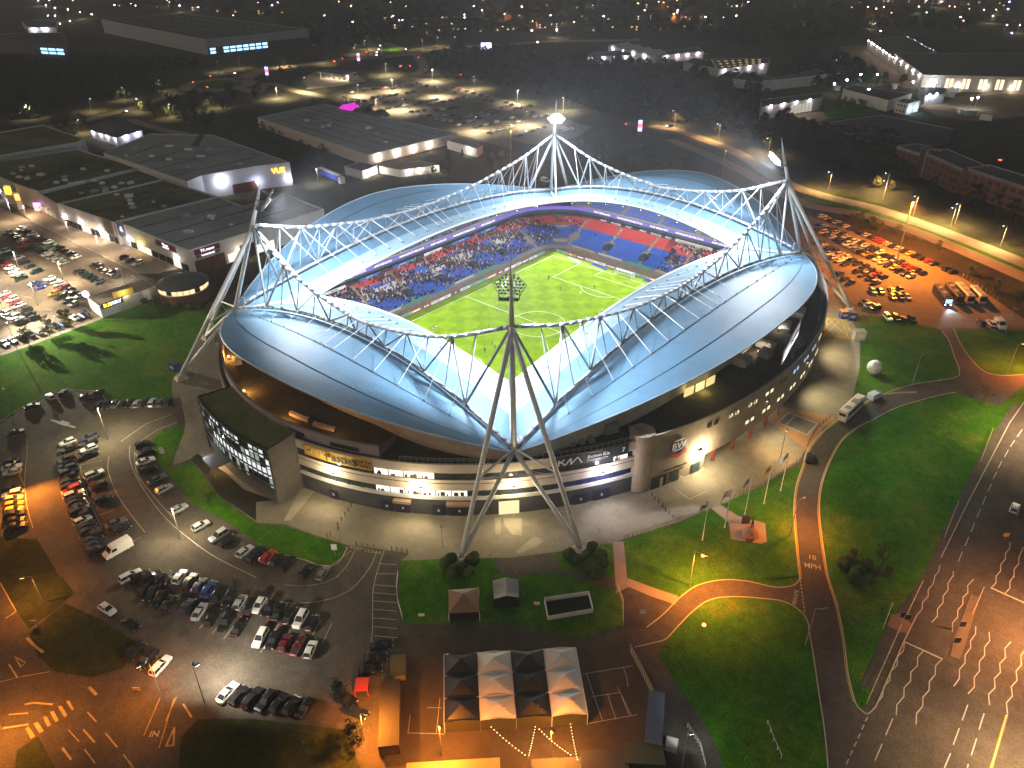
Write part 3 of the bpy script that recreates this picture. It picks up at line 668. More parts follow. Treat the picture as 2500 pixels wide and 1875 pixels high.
# paired windows
WWIN = glow('office_lit', (1, .86, .5), 1.1); WBLU = glow('office_blue', (.35, .62, 1), .9)
for r_ in range(2):
    for i in range(9):
        for j in range(2):
            p_ = -19.05 + i * 4.13 + j * 1.25
            if r_ == 1 and i < 2: continue
            if r_ == 0: m = GL if i == 0 else (WBLU if i in (5, 6, 7) else (mat('office_dim', (.15, .13, .11), .5) if i == 4 else WWIN))
            else: m = WWIN
            q = EP(p_, 1.55); t_ = ETAN(p_); z_ = (12.1 if r_ == 0 else 7.0)
            wf = MB().box(q.x, q.y, z_, 1.45, .12, 1.15, t_).build('window_frame', FRAME, stadium); q = EP(p_, 1.64)
            MB().box(q.x, q.y, z_ + .1, 1.25, .06, .95, t_).build('pane', m, wf)
            if r_ == 0 and i in (1, 2): q = EP(p_ - .15, 1.68); MB().box(q.x, q.y, z_ + .35, .7, .06, .7, t_).build('blind', mat('blind', (.35, .30, .2), .8), wf)
# entrance glazing and red columns
for i in range(10):
    p_ = -17.6 + i * 2.1; q = EP(p_, -1.8); t_ = ETAN(p_)
    MB().box(q.x, q.y, .2, 3.0, .1, 3.2, t_).build('entrance_pane', LITW if i >= 4 else GL, stadium)
    if i % 2 == 0: q = EP(p_ + 1, .5); MB().box(q.x, q.y, 0, .55, .55, 4.2, t_).build('red_column', mat('red_column', (.26, .035, .025), .7), stadium)
for p_ in (-24.3, -20.6):
    q = EP(p_, 1.62); t_ = ETAN(p_); do = MB().box(q.x, q.y, 0, 2.6, .15, 3, t_).build('door', mat('door_green', (.03, .06, .055), .6), stadium)
    for s in (-1, 1): d = EP(p_ + s * 1.0, 2.6); MB().tube((d.x, d.y, 0), (d.x, d.y, 1.1), .05).tube(EP(p_ + s * 1.0, 1.6, 1.1), (d.x, d.y, 1.1), .05).build('guard_rail', mat('rail_cream', (.6, .55, .4), .6), do)
q = EP(-26.9, 1.62); MB().box(q.x, q.y, 0, 4.2, .15, 3.4, ETAN(-26.9)).build('door', BLK, stadium)
for s in (-.9, -.3, .4): q = EP(-26.9 + s, 1.72); MB().box(q.x, q.y, 0, .8, .1, 2.6, ETAN(-26.9)).build('door_leaf', [DOORM, BEIGE][s > 0], stadium)
# club crest: ring, letters, ribbon
q0 = EP(-24.3, 1.62, 0); ta = ETAN(-24.3); tv = Vector((math.cos(ta), math.sin(ta), 0)); nv = Vector((tv.y, -tv.x, 0))
def cf(x, z, d=.0): return q0 + tv * x + Vector((0, 0, z)) + nv * d
CB = mat('crest_blue', (.02, .05, .22), .5); CR_ = mat('crest_red', (.5, .03, .02), .5)
mb = MB(); P = [cf(2.3 * math.cos(R(i * 10)), 10.2 + 2.4 * math.sin(R(i * 10)), .1) for i in range(36)]; mb.add(P, [tuple(range(36))]); crest = mb.build('crest', CB, stadium)
mb = MB(); mb.add([cf(-2.7, 8.0, .2), cf(0, 7.1, .2), cf(2.6, 8.2, .2), cf(2.5, 9.4, .2), cf(.2, 8.2, .2), cf(-2.3, 8.9, .2)], [(0, 1, 4, 5), (1, 2, 3, 4)]); mb.build('crest_ribbon', CR_, crest)
text('crest_letters', 'BW', WL, crest, cf(.1, 10.6, .2), (R(90), 0, ta), 2.6)
for z_ in (12.0, 9.3): mb = MB(); mb.add([cf(-1.5, z_, .16), cf(1.4, z_, .16), cf(1.5, z_ + .25, .16), cf(-1.4, z_ + .25, .16)], [(0, 1, 2, 3)]); mb.build('crest_bar', WL, crest)
stext('Bolton Wanderers', -24.3, 4.3, .95, BLK, 1.65); stext('Football Club', -24.3, 3.3, .95, BLK, 1.65)
q = EP(-20.1, 1.9, 6.2); MB().box(q.x, q.y, 6.2, .9, .5, .4, ETAN(-20.1), 0).box(q.x, q.y, 6.12, .7, .4, .07, ETAN(-20.1), 1).build('wall_lamp', [LAMPHOUSE, glow('wall_lamp_warm', (1, .85, .5), 30)], stadium)
light('POINT', stadium, EP(-20.1, 3.0, 6.0), 7500, WARM, .25)
q = EP(-16.5, .5, 3.9); light('POINT', stadium, q, 1600, (1, .85, .45), .3)
# rest of the outer wall
mb = MB(); aw(mb, 52, 277.2, 0, 0, 13.6, 90); ashelf(mb, 52, 277.2, -.5, 0, 13.6, 90); aw(mb, 277.2, 52, -.5, 12.5, 13.6, 90); mb.build('outer_wall', GREYW, stadium)
# upper parapet storey along the north-west
mb = MB(); aw(mb, -160, -67.2, -1.3, TZ, 16.6, 40); ashelf(mb, -160, -67.2, -1.9, -1.3, 16.6, 40); aw(mb, -67.2, -160, -1.9, TZ, 16.6, 40)
a, b = EP(-67.2, -1.3), EP(-66.6, -7.5); mb.add([(a.x, a.y, TZ), (b.x, b.y, TZ), (b.x, b.y, 15.8), (a.x, a.y, 16.6)], [(0, 1, 2, 3), (3, 2, 1, 0)]); mb.build('upper_parapet', GREYW, stadium)
for p0, p1 in ((-84, -80.5), (-75.5, -70.5)):
    mb = MB(); aw(mb, p0, p1, -1.22, 14.3, 15.4, 3); mb.build('louvre_window', BLACK, stadium)
mb = MB(); aw(mb, -102, -83, -1.2, 13.6, 14.6, 10); mb.build('clerestory_strip', glow('clerestory', (.95, .85, .25), .55), stadium)
# terrace roof ring
ang = sorted(set(round(math.degrees(math.atan2(y, x)), 2) for x, y in rear_curve))
rc = sorted(((math.atan2(y, x), math.hypot(x, y)) for x, y in rear_curve))
mb = MB(); rows = []
import bisect as _b
ka = [q[0] for q in rc]
for i in range(181):
    a = -math.pi + 2 * math.pi * i / 180; j = _b.bisect_left(ka, a); q1 = rc[j % len(rc)]; q0_ = rc[j - 1]
    da = (q1[0] - q0_[0]) % (2 * math.pi); t = ((a - q0_[0]) % (2 * math.pi)) / da if da > 1e-6 else 0
    r = lerp(q0_[1], q1[1], min(1, max(0, t))) - .6; c, s = math.cos(a), math.sin(a); ro = 1 / math.sqrt((c / (A0 - .4)) ** 2 + (s / (B0 - .4)) ** 2)
    rows.append([(ro * c, ro * s, TZ), (r * c, r * s, TZ)])
mb.grid(rows); mb.build('terrace_roof', TERR, stadium)
# rooftop plant on the terrace
PLANT = mat('plant_grey', (.28, .29, .27), .7, var=.1); PLW = mat('plant_white', (.55, .55, .52), .6)
prng = random.Random(11)
for p_, o, sx, sy, sz, m in ((-46, -6, 4, 3, 2.2, PLW), (-43.5, -7, 6, 2.6, 1.6, PLW), (-39.5, -5, 1.3, 3.4, 1, PLANT), (-38, -5, 1.3, 3.4, 1, PLANT), (-36.5, -5, 1.3, 3.4, 1, PLANT), (-33, -6.5, 3.4, 3, 2.4, PLANT),
                             (2, -7, 3, 3, 2, PLANT), (5, -9, 2, 5, 1.6, PLW), (9, -6, 4, 2, 1.4, PLANT), (-3, -10, 3, 4, 2.4, PLANT), (20, -6, 5, 3, 1.8, PLW), (24, -7, 3, 4, 2.2, PLANT), (29, -9, 4, 4, 2, PLANT), (33, -6, 3, 3, 1.5, PLW), (-112, -5, 3, 2, 1.4, PLW), (-120, -6, 4, 3, 1.2, PLANT), (14, -8, 6, 3, 1, PLANT)):
    q = EP(p_, o); b = MB(); b.box(q.x, q.y, TZ, sx, sy, sz, ETAN(p_) + prng.uniform(-.1, .1)); b.box(q.x, q.y, TZ + sz, sx * .7, sy * .6, .25, ETAN(p_), 0)
    b.build('rooftop_plant', m, stadium)
for i in range(2):
    for j in range(9):
        q = EP(-88 + i * 6 + j * .5, -6.5 - j * .05); MB().box(q.x, q.y, TZ, .5, 1.1, .8, ETAN(-86) + .5).build('roof_louvre', mat('louvre_pink', (.45, .36, .3), .7), stadium)
# lamps standing on the terrace that wash the rear wall
TLG = glow('terrace_sodium', (1, .45, .1), 6); TLY = glow('terrace_yellow', (1, .8, .3), 1.5)
for p_, o_, e_, c_, m_ in ((-128, -3.5, 1900, SODC, TLG), (-114, -3, 2300, SODC, TLG), (-100, -3, 2300, SODC, TLG), (-87, -3, 1100, SODC, TLG), (-76, -3, 500, SODC, TLG), (2, -9, 600, (1, .8, .55), TLY), (12, -9, 600, (1, .85, .7), TLY)):
    q = EP(p_, o_); b = MB(); b.tube((q.x, q.y, TZ), (q.x, q.y, TZ + .8), .06, mi=0); b.box(q.x, q.y, TZ + .8, .5, .4, .3, ETAN(p_), 1); b.build('terrace_lamp', [LAMPHOUSE, m_], stadium); light('POINT', stadium, (q.x, q.y, TZ + 1.8), e_, c_, .3)
for p_ in (-17, -14.5, -12):
    q = EP(p_, -9.5); MB().box(q.x, q.y, TZ, 3.2, .25, 2.3, ETAN(p_)).build('terrace_window', glow('terrace_glass', (1, .78, .3), .8), stadium)
light('POINT', stadium, EP(-14.5, -8, TZ + 1.6), 900, (1, .8, .25), .4)
# terrace railing
mb = MB()
for i in range(40): a = -64 + i * .84; q = EP(a, -.8); mb.tube((q.x, q.y, 13.9), (q.x, q.y, 15.2), .04, n=4); q2 = EP(a + .84, -.8); mb.tube((q.x, q.y, 15.2), (q2.x, q2.y, 15.2), .04, n=4); mb.tube((q.x, q.y, 14.7), (q2.x, q2.y, 14.7), .03, n=4)
mb.build('terrace_railing', mat('rail_grey', (.5, .52, .5), .5), stadium)
# lit sponsor hoarding standing on the east terrace
hb = world(thing('terrace_hoarding', 'white lit hoarding standing on the east terrace above the wall', 'hoarding', EP(5.2, -2.0, TZ)))
a, b = EP(.3, -1.2, 0), EP(11.2, -3.4, 0); tvh = (b - a).normalized(); nh = Vector((tvh.y, -tvh.x, 0))
mb = MB(); mb.add([a + Vector((0, 0, 14.6)), b + Vector((0, 0, 14.6)), b + Vector((0, 0, 19.6)), a + Vector((0, 0, 18.6)), a - nh * .3 + Vector((0, 0, 14.6)), b - nh * .3 + Vector((0, 0, 14.6)), b - nh * .3 + Vector((0, 0, 19.6)), a - nh * .3 + Vector((0, 0, 18.6))],
              [(0, 1, 2, 3), (7, 6, 5, 4), (3, 2, 6, 7), (0, 3, 7, 4), (1, 5, 6, 2)]); mb.build('panel', mat('hoarding_white', (.78, .77, .78), .6), hb)
text('lettering', 'Toughsheet', BLK, hb, a.lerp(b, .66) + Vector((0, 0, 17.4)) + nh * .1, (R(90), 0, math.atan2(tvh.y, tvh.x)), 2.3)
for i in range(9):
    q = a.lerp(b, .06 + i * .11) + nh * 1.5; l_ = MB(); l_.box(q.x, q.y, TZ + .5, .5, .4, .35); l_.tube((q.x, q.y, TZ), (q.x, q.y, TZ + .5), .05); l_.build('uplighter', LAMPHOUSE, hb)
    light('SPOT', hb, (q.x, q.y, TZ + .9), 380, (1, .93, .97), .2, a.lerp(b, .06 + i * .11) + Vector((0, 0, 17)), 120, .6)
# ---- glazed pavilion on the north-west
p0, p1 = -102.5, -82.2; OF = 7.2; PH = 15.0
GLZ = mat('curtain_glass', (.10, .13, .14), .12)
mb = MB(); aw(mb, p0, p1, OF, 0, 3.6, 14); mb.build('pavilion_base', mat('base_slate', (.05, .05, .055), .7), stadium)
mb = MB(); ashelf(mb, p0, p1, -1.5, OF + .3, PH, 14); mb.build('pavilion_roof', mat('roof_felt', (.16, .19, .07), .9, var=.25, vscale=.3), stadium)
mb = MB(); aw(mb, p0, p1, OF + .3, PH - .5, PH + .5, 14); aw(mb, p1, p0, OF - .2, PH, PH + .5, 14); ashelf(mb, p0, p1, OF - .2, OF + .3, PH + .5, 14); mb.build('pavilion_parapet', mat('parapet_dark', (.05, .06, .045), .8), stadium)
mb = MB(); a, b = EP(p1, OF + .4), EP(p1, -.5); a2, b2 = EP(p1 + .45, OF + .4), EP(p1 + .45, -.5)
mb.prism([(a.x, a.y), (b.x, b.y), (b2.x, b2.y), (a2.x, a2.y)], 0, PH + .6); fw = mb.build('pavilion_end_wall', mat('end_wall_stone', (.12, .11, .10), .8, var=.2, vscale=.4), stadium)
mb = MB(); a, b = EP(p0, OF + .4), EP(p0, -.5); mb.add([(a.x, a.y, 0), (b.x, b.y, 0), (b.x, b.y, PH + .4), (a.x, a.y, PH + .4)], [(0, 1, 2, 3), (3, 2, 1, 0)]); mb.build('pavilion_side_wall', mat('base_slate', (.05, .05, .055), .7), stadium)
PL_ = glow('pavilion_white', (.95, .97, 1.0), .8); PG = glow('pavilion_green', (.55, .7, .55), .45); PD = mat('pavilion_dark_glass', (.04, .05, .05), .15)
for fl in range(4):
    z0 = 3.8 + fl * 2.72
    for i in range(18):
        a = lerp(p0, p1, i / 18) + .04; b = lerp(p0, p1, (i + 1) / 18) - .04
        m = PD if fl == 0 and (i < 3 or rnd.random() < .4) else (PL_ if (fl == 1 and i > 3 and rnd.random() < .85) or (fl == 3 and i > 2 and rnd.random() < .7) or (fl == 2 and rnd.random() < .25) else (PG if rnd.random() < .55 else PD))
        mb = MB(); aw(mb, a, b, OF - .1, z0, z0 + 2.5, 1); wn = mb.build('window', m, stadium)
        mb = MB(); e = EP(a - .04, OF); mb.box(e.x, e.y, z0 - .1, .14, .22, 2.75, ETAN(a)); mb.build('mullion', FRAME, wn)
    for dz in (.9,): 
        mb = MB(); aw(mb, p0, p1, OF + .55, z0 + dz + .4, z0 + dz + .58, 14); ashelf(mb, p0, p1, OF + .2, OF + .55, z0 + dz + .58, 14); mb.build('sun_blade', mat('blade', (.08, .09, .09), .5), stadium)
# pavilion entrance canopy with its lamp
q = EP(-95.5, OF + 2.2); t_ = ETAN(-95.5); cn = MB(); cn.box(q.x, q.y, 3.4, 6, 4.5, .15, t_)
for s in (-1, 1): cn.tube((q.x + s * 2 * math.cos(t_), q.y + s * 2 * math.sin(t_) - 1.6, 0), (q.x, q.y - 1.2, 3.4), .12)
cn.build('entrance_canopy', mat('canopy_frame', (.12, .1, .08), .5), stadium); light('POINT', stadium, (q.x, q.y - .3, 3.1), 900, (1, .62, .25), .3)
MB().box(q.x, q.y, 3.28, 2.2, 1.6, .1, t_).build('canopy_lamp', glow('canopy_lamp', (1, .65, .25), 8), stadium)
light('POINT', stadium, EP(-99, OF + 3, 5), 500, (.9, .9, 1), .3)
# ================================================================ GROUND
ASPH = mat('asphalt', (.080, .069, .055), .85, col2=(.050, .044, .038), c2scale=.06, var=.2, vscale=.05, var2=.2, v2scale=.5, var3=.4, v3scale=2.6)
ASPH2 = mat('asphalt_road', (.075, .065, .052), .8, col2=(.050, .044, .036), c2scale=.08, var=.2, vscale=.04, var2=.18, v2scale=.5, var3=.35, v3scale=2.6)
PAVE = mat('concourse_paving', (.20, .175, .13), .85, col2=(.15, .13, .10), c2scale=.08, var=.12, vscale=.06, var2=.14, v2scale=.5, var3=.16, v3scale=2.6)
PAVE2 = mat('path_paving', (.26, .21, .17), .9, var=.12, vscale=.3)
PAVER = mat('red_paving', (.34, .19, .09), .9, var=.12, vscale=.3)
GRASS = mat('lawn_grass', (.036, .118, .004), .95, col2=(.075, .105, .010), c2scale=.07, var=.3, vscale=.07, var2=.3, v2scale=.5, var3=.55, v3scale=2.4)
GRASSD = mat('rough_grass', (.034, .042, .014), .95, var=.35, vscale=.05, var2=.35, v2scale=.5, var3=.5, v3scale=2.4)
BASE = mat('ground_earth', (.038, .036, .022), .98, var=.5, vscale=.012, var2=.4, v2scale=.1, var3=.4, v3scale=.6)
b = MB(); b.poly([(-4200, -700), (1200, -700), (1200, 4200), (-4200, 4200)], -.02); structure('ground', b, BASE)
def area(name, pts, z, m): b = MB(); b.poly(pts, z); return structure(name, b, m)
def stripe(pts, wd, z): 
    b = MB(); n = len(pts); L = []; 
    for i in range(n):
        p = Vector(pts[max(0, i - 1)]); q = Vector(pts[min(n - 1, i + 1)]); d = (q - p).normalized(); L.append((Vector(pts[i]), Vector((-d.y, d.x)) * wd / 2))
    b.grid([[(*(c + o), z), (*(c - o), z)] for c, o in L]); return b
def smooth(pts, k=6):
    out = []; n = len(pts)
    for i in range(n - 1):
        g = lambda j: Vector(pts[max(0, min(n - 1, j))]); p0, p1, p2, p3 = g(i - 1), g(i), g(i + 1), g(i + 2)
        for s in range(k):
            f = s / k; out.append(tuple(.5 * ((2 * p1) + (p2 - p0) * f + (2 * p0 - 5 * p1 + 4 * p2 - p3) * f * f + (3 * p1 - p0 - 3 * p2 + p3) * f ** 3)))
    return out + [tuple(pts[-1])]
def road(name, pts, wd, z=.03, m=None, sm=True): return structure(name, stripe(smooth(pts) if sm else pts, wd, z), m or ASPH2)
area('car_park_ground', [(35.44,-185.34),(167.77,-71.12),(136.21,112.26),(120.69,107.32),(96.84,130.24),(61.6,148.1),(23.9,161)] + [(-10, 128), (-70, 112), (-104, 60), (-110, 0)] + [(-96.8,-67.13),(-130.52,-64.7),(-141.47,-65.47),(-235.3,-67.7),(-266.5,-70),(-304.7,-72.3),(-113.45,-133.84)], 0, ASPH)
lawnL = area('lawn_west', [(-112.76,-127.66),(-113.61,-124.08),(-114.66,-115.53),(-114.71,-104.03),(-116.29,-94.25),(-115.51,-91.87),(-114.57,-81.02),(-115.37,-74.31),(-106.61,-71.21),(-95.96,-67.61),(-90.91,-59.09),(-83.32,-65.06),(-76.76,-74.93),(-75.11,-78.76),(-63.72,-91.42),(-58.21,-97.37),(-54.01,-99.64),(-49.07,-101.97),(-44.81,-104.62),(-52.59,-111.65),(-58.7,-114.94),(-63.78,-114.53),(-68.51,-113.69),(-75.62,-119.1),(-77.88,-124.56),(-76.33,-131.94),(-73.59,-138.23),(-73.55,-141.1)], .02, GRASS)
area('concourse', [(-90.91,-59.09),(-83.32,-65.06),(-76.76,-74.93),(-75.11,-78.76),(-63.72,-91.42),(-58.21,-97.37),(-54.01,-99.64),(-49.07,-101.97),(-47.33,-100.48),(-33.97,-106.53),(-29.94,-109.43),(-23.47,-115.22),(-19.86,-117.8),(-18.78,-113.76),(-13.55,-114.25),(-0.11,-116.67),(13.9,-116.31),(14.08,-116.42),(19.49,-112.53),(27.18,-110.39),(35.37,-107.67),(37.02,-106.48),(47.24,-100.72),(47.61,-103.36),(53.66,-97.4),(61.99,-89.88),(64.66,-87.5),(70.3,-80.46),(78.2,-69.94),(79.2,-67.42),(85.35,-55),(88.52,-46.07),(89.74,-43.42),(94.41,-28.97),(94.22,-28.55),(96.52,-15.95),(95.81,-11.49),(96.17,-10.21),(95.41,2),(96.35,7.09),(96.17,17.03),(94.82,24.98),(93.81,29.08),(90.84,40.42),(85.96,54.37),(82.11,62.45),(77.6,69.55),(71.58,77.2),(65.16,85.36)] + [(66, 96), (30, 116), (-20, 120), (-60, 102), (-92, 55), (-97, 0), (-92, -40)], .01, PAVE)
area('verge_pavilion', [(-19.69,-111.35),(-18.78,-113.76),(-13.55,-114.25),(-0.11,-116.67),(13.57,-116.09),(8.01,-112.45),(10.36,-109.34),(1.76,-111.7),(-6.92,-110.98)], .018, mat('planting_bed', (.03, .028, .018), .95, var=.3))
area('lawn_pavilion', [(-36.12,-111.92),(-34.7,-115.22),(-29.36,-117.68),(-21.81,-120.09),(-18.75,-119.91),(-20.08,-117.99),(-23.47,-115.22),(-29.94,-109.43),(-34.64,-107.82)], .02, GRASS)
area('lawn_bank', [(-18.1,-120.56),(-12.39,-120.97),(-1.6,-122.3),(4,-121.21),(10.52,-120.23),(19.74,-120.14),(21.3,-121.15),(24.36,-119.45),(31.46,-116.56),(35.81,-115.05),(37.85,-112.42),(36.02,-108.51),(34.28,-108.37),(27.48,-110.62),(19.97,-112.87),(14.58,-116.75),(14.41,-116.64),(0.45,-117.01),(-12.71,-114.73),(-18.12,-114.13),(-18.76,-118.09)], .02, GRASS)
area('lawn_ball', [(78.11,73.38),(80.8,76.59),(94.58,80.1),(101.87,80.87),(106.33,74.76),(110.01,66.07),(114.11,56.68),(113.96,51.3),(106.07,40.31),(101.52,29.73),(96.88,21.14),(93.81,29.08),(90.84,40.42),(86.1,54.49),(82.25,62.57)], .02, GRASS)
area('lawn_coach', [(104.98,84.92),(118.36,93.31),(125.25,100.24),(131.35,68.74),(123.74,61.81),(119.2,61.46),(113.23,68.82),(108.33,77.48)], .02, GRASS)
area('lawn_meadow', [(103.45,12.44),(106.55,23.98),(112.11,35.73),(116.66,43.47),(122.21,42.78),(127.73,44),(131.48,68.06),(132.08,51.21),(131.38,37.04),(132.22,-5.92),(132.82,-28.59),(131.66,-40.86),(131.94,-50.88),(132.3,-54.65),(130.88,-58.04),(121.73,-56.41),(118.72,-51.99),(117.26,-49.79),(115.63,-46.92),(109.62,-35.18),(106.37,-27.54),(103.95,-19.52),(102.21,-10.14),(101.29,-0.55),(102.07,6.99)], .02, GRASS)
area('lawn_wedge', [(125.7,-63.57),(122.29,-57.28),(130.77,-58.32),(132.31,-57.89),(133.98,-74.07),(133.34,-76.11),(132.09,-75.39),(129.06,-70.5)], .02, GRASS)
area('lawn_round', [(100.61,-80.83),(100.9,-75.67),(101.91,-71.09),(104.94,-67.29),(110.53,-63.28),(113.48,-61.82),(116.7,-62.16),(118.55,-63.53),(120.14,-66.21),(123.14,-71.3),(126.52,-77.44),(130.19,-84.02),(134,-91.88),(121.97,-102.26),(117.72,-98.09),(111.74,-94.72),(107.41,-92.34),(103.47,-90.91),(101.21,-88.83),(100.67,-85.11)], .02, GRASS)
area('lawn_statue', [(79.4,-67.73),(85.51,-55.27),(88.78,-46.27),(94.53,-29.22),(94.38,-28.88),(97.13,-17.71),(97.96,-17.5),(100.48,-27.08),(103.56,-35.27),(106.17,-40.63),(112.79,-53.64),(112.77,-52.91),(112.82,-56.23),(110.92,-58.82),(109,-60.01),(104.72,-61.86),(101.06,-64.75),(98.22,-69.11),(97.19,-74.15),(87.63,-78.3),(85.85,-76.47),(84.27,-74.74)], .02, GRASS)
area('lawn_bushes', [(70.53,-80.36),(78.37,-70.18),(84.55,-77.9),(79.52,-81.42),(74.34,-83.27)], .02, GRASS)
area('lawn_tents', [(47.59,-103.51),(53.09,-98.2),(62.01,-90.08),(64.56,-92.55),(68.43,-91.86),(72.81,-85.95),(76.76,-84.06),(86.57,-80.86),(89.51,-82.75),(92.27,-87.63),(88.47,-95.08),(78.87,-103.87),(76.52,-101.18),(60.61,-114.49),(55.14,-110.71)], .02, GRASS)
area('verge_island', [(8.56,-162.22),(5.87,-154.48),(15.85,-151.69),(25.17,-150.09),(28.06,-150.41),(29.66,-154.46),(27.37,-159.05),(21.37,-162.58),(15.52,-163.27)], .02, GRASSD)
area('verge_south', [(50.61,-154.58),(49.48,-151.01),(56.9,-144.47),(57,-144.53),(70.12,-135.79),(77.14,-138.62),(79.25,-140.36),(57.61,-159.03)], .02, GRASSD)
area('verge_west', [(-30.73,-158.14),(-22.84,-154.78),(-17.43,-150.63),(-1.86,-152.17),(-2.27,-151.77),(4.61,-152.14),(6.21,-155.95),(7.38,-161.77),(1.41,-161.63),(-9.81,-160.8),(-15.55,-163.18)], .02, GRASSD)
area('verge_corner', [(32.32,-173.08),(32.5,-169.91),(40.36,-170.34),(43.44,-171.25),(37.93,-176.01)], .02, GRASSD)
area('path_statue', [(88.66,-46.05),(89.74,-43.53),(94.62,-44.49),(100.19,-42.77),(103.13,-48.07),(102.54,-49.42),(96.89,-52.47),(94.14,-47.96)], .035, PAVE2)
road('path_cross', [(78.85,-68.91),(85.27,-77.29),(87.1,-80.4),(87.1,-77.5),(92.01,-76.58),(97.06,-75.26)], 2.4, .03, PAVE2, False)
road('path_bank', [(95.76,-89.34),(98.55,-89.74),(103.1,-91.88),(108.16,-94.79),(112.97,-96.87),(116.93,-100.12),(119.78,-104.15)], 3.2, .028, ASPH2)
road('path_verge', [(131.27,47.41),(130.64,19.31),(131.4,-10.34),(132.62,-36.59),(131.5,-53.5),(131.96,-63.04),(132.35,-71.17)], 2.0, .03, ASPH)
area('red_bay', [(80.15,1.41),(83.63,4.77),(95.14,8.98),(96.35,7.09),(95.41,2),(96.17,-10.21),(90.05,-7.45),(82.64,-3.9),(83.12,-4.94)], .018, PAVER)
area('service_bay', [(85.24,-3.5),(85.25,2.98),(93.35,2.86),(93.36,-3.93)], .03, PAVE)
road('estate_road', [(-113.21,-124.22),(-113.55,-115.6),(-114.03,-104.32),(-115.07,-92.07)], 2.0, .028, PAVE2, False)
area('shop_apron', [(-287.4,-62.6),(-273.2,-64.6),(-236.5,-67.7),(-141.47,-65.47),(-136.41,-61.18),(-134.58,-52.28),(-150.13,-51.6),(-253.5,-50.2),(-280.4,-51.9),(-303.8,-56.8)], .02, mat('apron_paving', (.20, .15, .11), .9, var=.2, vscale=.3))
for q in ([(53.45,-80.59),(54.5,-79.69),(57.94,-83.49),(57.2,-84.37)], [(54.93,-79.32),(58.22,-76.76),(61.89,-81.08),(60.04,-82.18),(56.78,-81.03)], [(64.13,-85.76),(64.01,-80.22),(64.88,-79.09),(66.57,-79.46),(66.51,-81.48),(65.03,-85.68)], [(14.82,-100.51),(11.57,-102.44),(18.31,-112.02),(19.34,-110.89)]): area('paving_patch', q, .034, mat('paving_pale', (.30, .26, .19), .85, var=.15, vscale=.4))
# kerbs
KERB = mat('kerb_stone', (.42, .37, .28), .85)
def kerb(pts, sm=True, name='kerb', wd=.22, z=.12):
    P = smooth(pts) if sm else pts; b = stripe(P, wd, z)
    for s in (1, -1): b.grid([[(*q, z), (*q, 0)] for q in [tuple(Vector(p)) for p in P]])
    return structure(name, b, KERB)
kerb([(116.66,43.47),(112.11,35.73),(106.55,23.98),(103.45,12.44),(102.07,6.99),(101.29,-0.55),(102.21,-10.14),(103.95,-19.52),(106.37,-27.54),(109.62,-35.18),(115.63,-46.92),(117.26,-49.79),(118.72,-51.99),(121.73,-56.41),(125.7,-63.57),(129.06,-70.5),(132.09,-75.39),(133.42,-76.34),(134.59,-76.35),(135.12,-73.98)])
kerb([(108.21,36.42),(101.65,29.36),(99.14,21.5),(96.46,6.82),(95.76,-1.88),(96.17,-10.21),(97.85,-16.97),(100.12,-26.25),(103.56,-35.27),(108.69,-45.64),(112.82,-53.6),(113,-53.56),(112.88,-56.38),(110.94,-58.88),(109,-60.01),(104.72,-61.86),(101.06,-64.75),(98.22,-69.11),(97.19,-74.15),(96.93,-80.24),(96.25,-84.94)])
kerb([(97.13,-90.27),(99.57,-86.59),(100.46,-84.76),(100.61,-80.83),(100.9,-75.67),(101.91,-71.09),(104.94,-67.29),(110.53,-63.28),(113.48,-61.82),(116.7,-62.16),(118.75,-63.73),(120.44,-66.67),(123.14,-71.3),(126.52,-77.44),(130.19,-84.02),(133.63,-90.94)])
kerb([(102.8,80.06),(106.33,74.76),(110.01,66.07),(114.11,56.68),(113.96,51.3),(106.18,39.98),(101.59,29.55)])
kerb([(104.98,84.92),(108.33,77.48),(113.23,68.82),(119.2,61.46),(123.79,61.6),(128.94,66.69)])
kerb([(134.03,-47.95),(134.19,-56.62),(135.12,-73.98)], False); kerb([(132.35,49.88),(131.76,35.93),(132.33,-6.36),(132.92,-28.95)], False)
kerb([(24.51,-119.55),(31.6,-116.66),(35.98,-115.18),(38.12,-112.63),(35.93,-108.12)])
kerb([(-73.29,-138.34),(-76.01,-132.05),(-77.56,-124.69),(-75.42,-119.18),(-68.38,-113.75),(-63.66,-114.59),(-58.58,-114.99),(-52.48,-111.71),(-44.7,-104.68)], False)
# painted markings
MW = mat('road_paint_white', (.44, .42, .37), .8, var=.15, vscale=2); MY = mat('road_paint_yellow', (.62, .40, .05), .8, var=.15, vscale=2)
road_marks = thing('road_markings', 'x', 'x'); bpy.data.objects.remove(road_marks)
def paint(pts, wd=.14, m=MW, sm=False, name='painted_line'): return tag(mark(smooth(pts) if sm else pts, wd, .05, m, name), kind='structure')
for off in (.35, .6):
    for pts in ([(108.33,36.03),(101.78,28.98),(99.39,21.25),(96.72,6.54),(96.06,-2.03),(96.51,-10.31),(98.1,-17.01),(100.32,-26.19),(103.72,-35.14),(108.82,-45.53),(112.97,-53.48)], [(103.17,12.78),(101.84,7.21),(101.04,-0.36),(101.98,-10.08),(103.73,-19.59),(106.19,-27.7),(109.44,-35.33),(115.46,-47.06),(117.08,-49.95),(118.54,-52.14),(121.56,-56.56),(125.53,-63.71),(128.9,-70.64),(131.94,-75.52)]):
        P = smooth(pts); q = []
        for i in range(len(P)):
            a, c = Vector(P[max(0, i - 1)]), Vector(P[min(len(P) - 1, i + 1)]); d = (c - a).normalized(); q.append(tuple(Vector(P[i]) + Vector((-d.y, d.x)) * (off - .45)))
        paint(q, .13, MY)
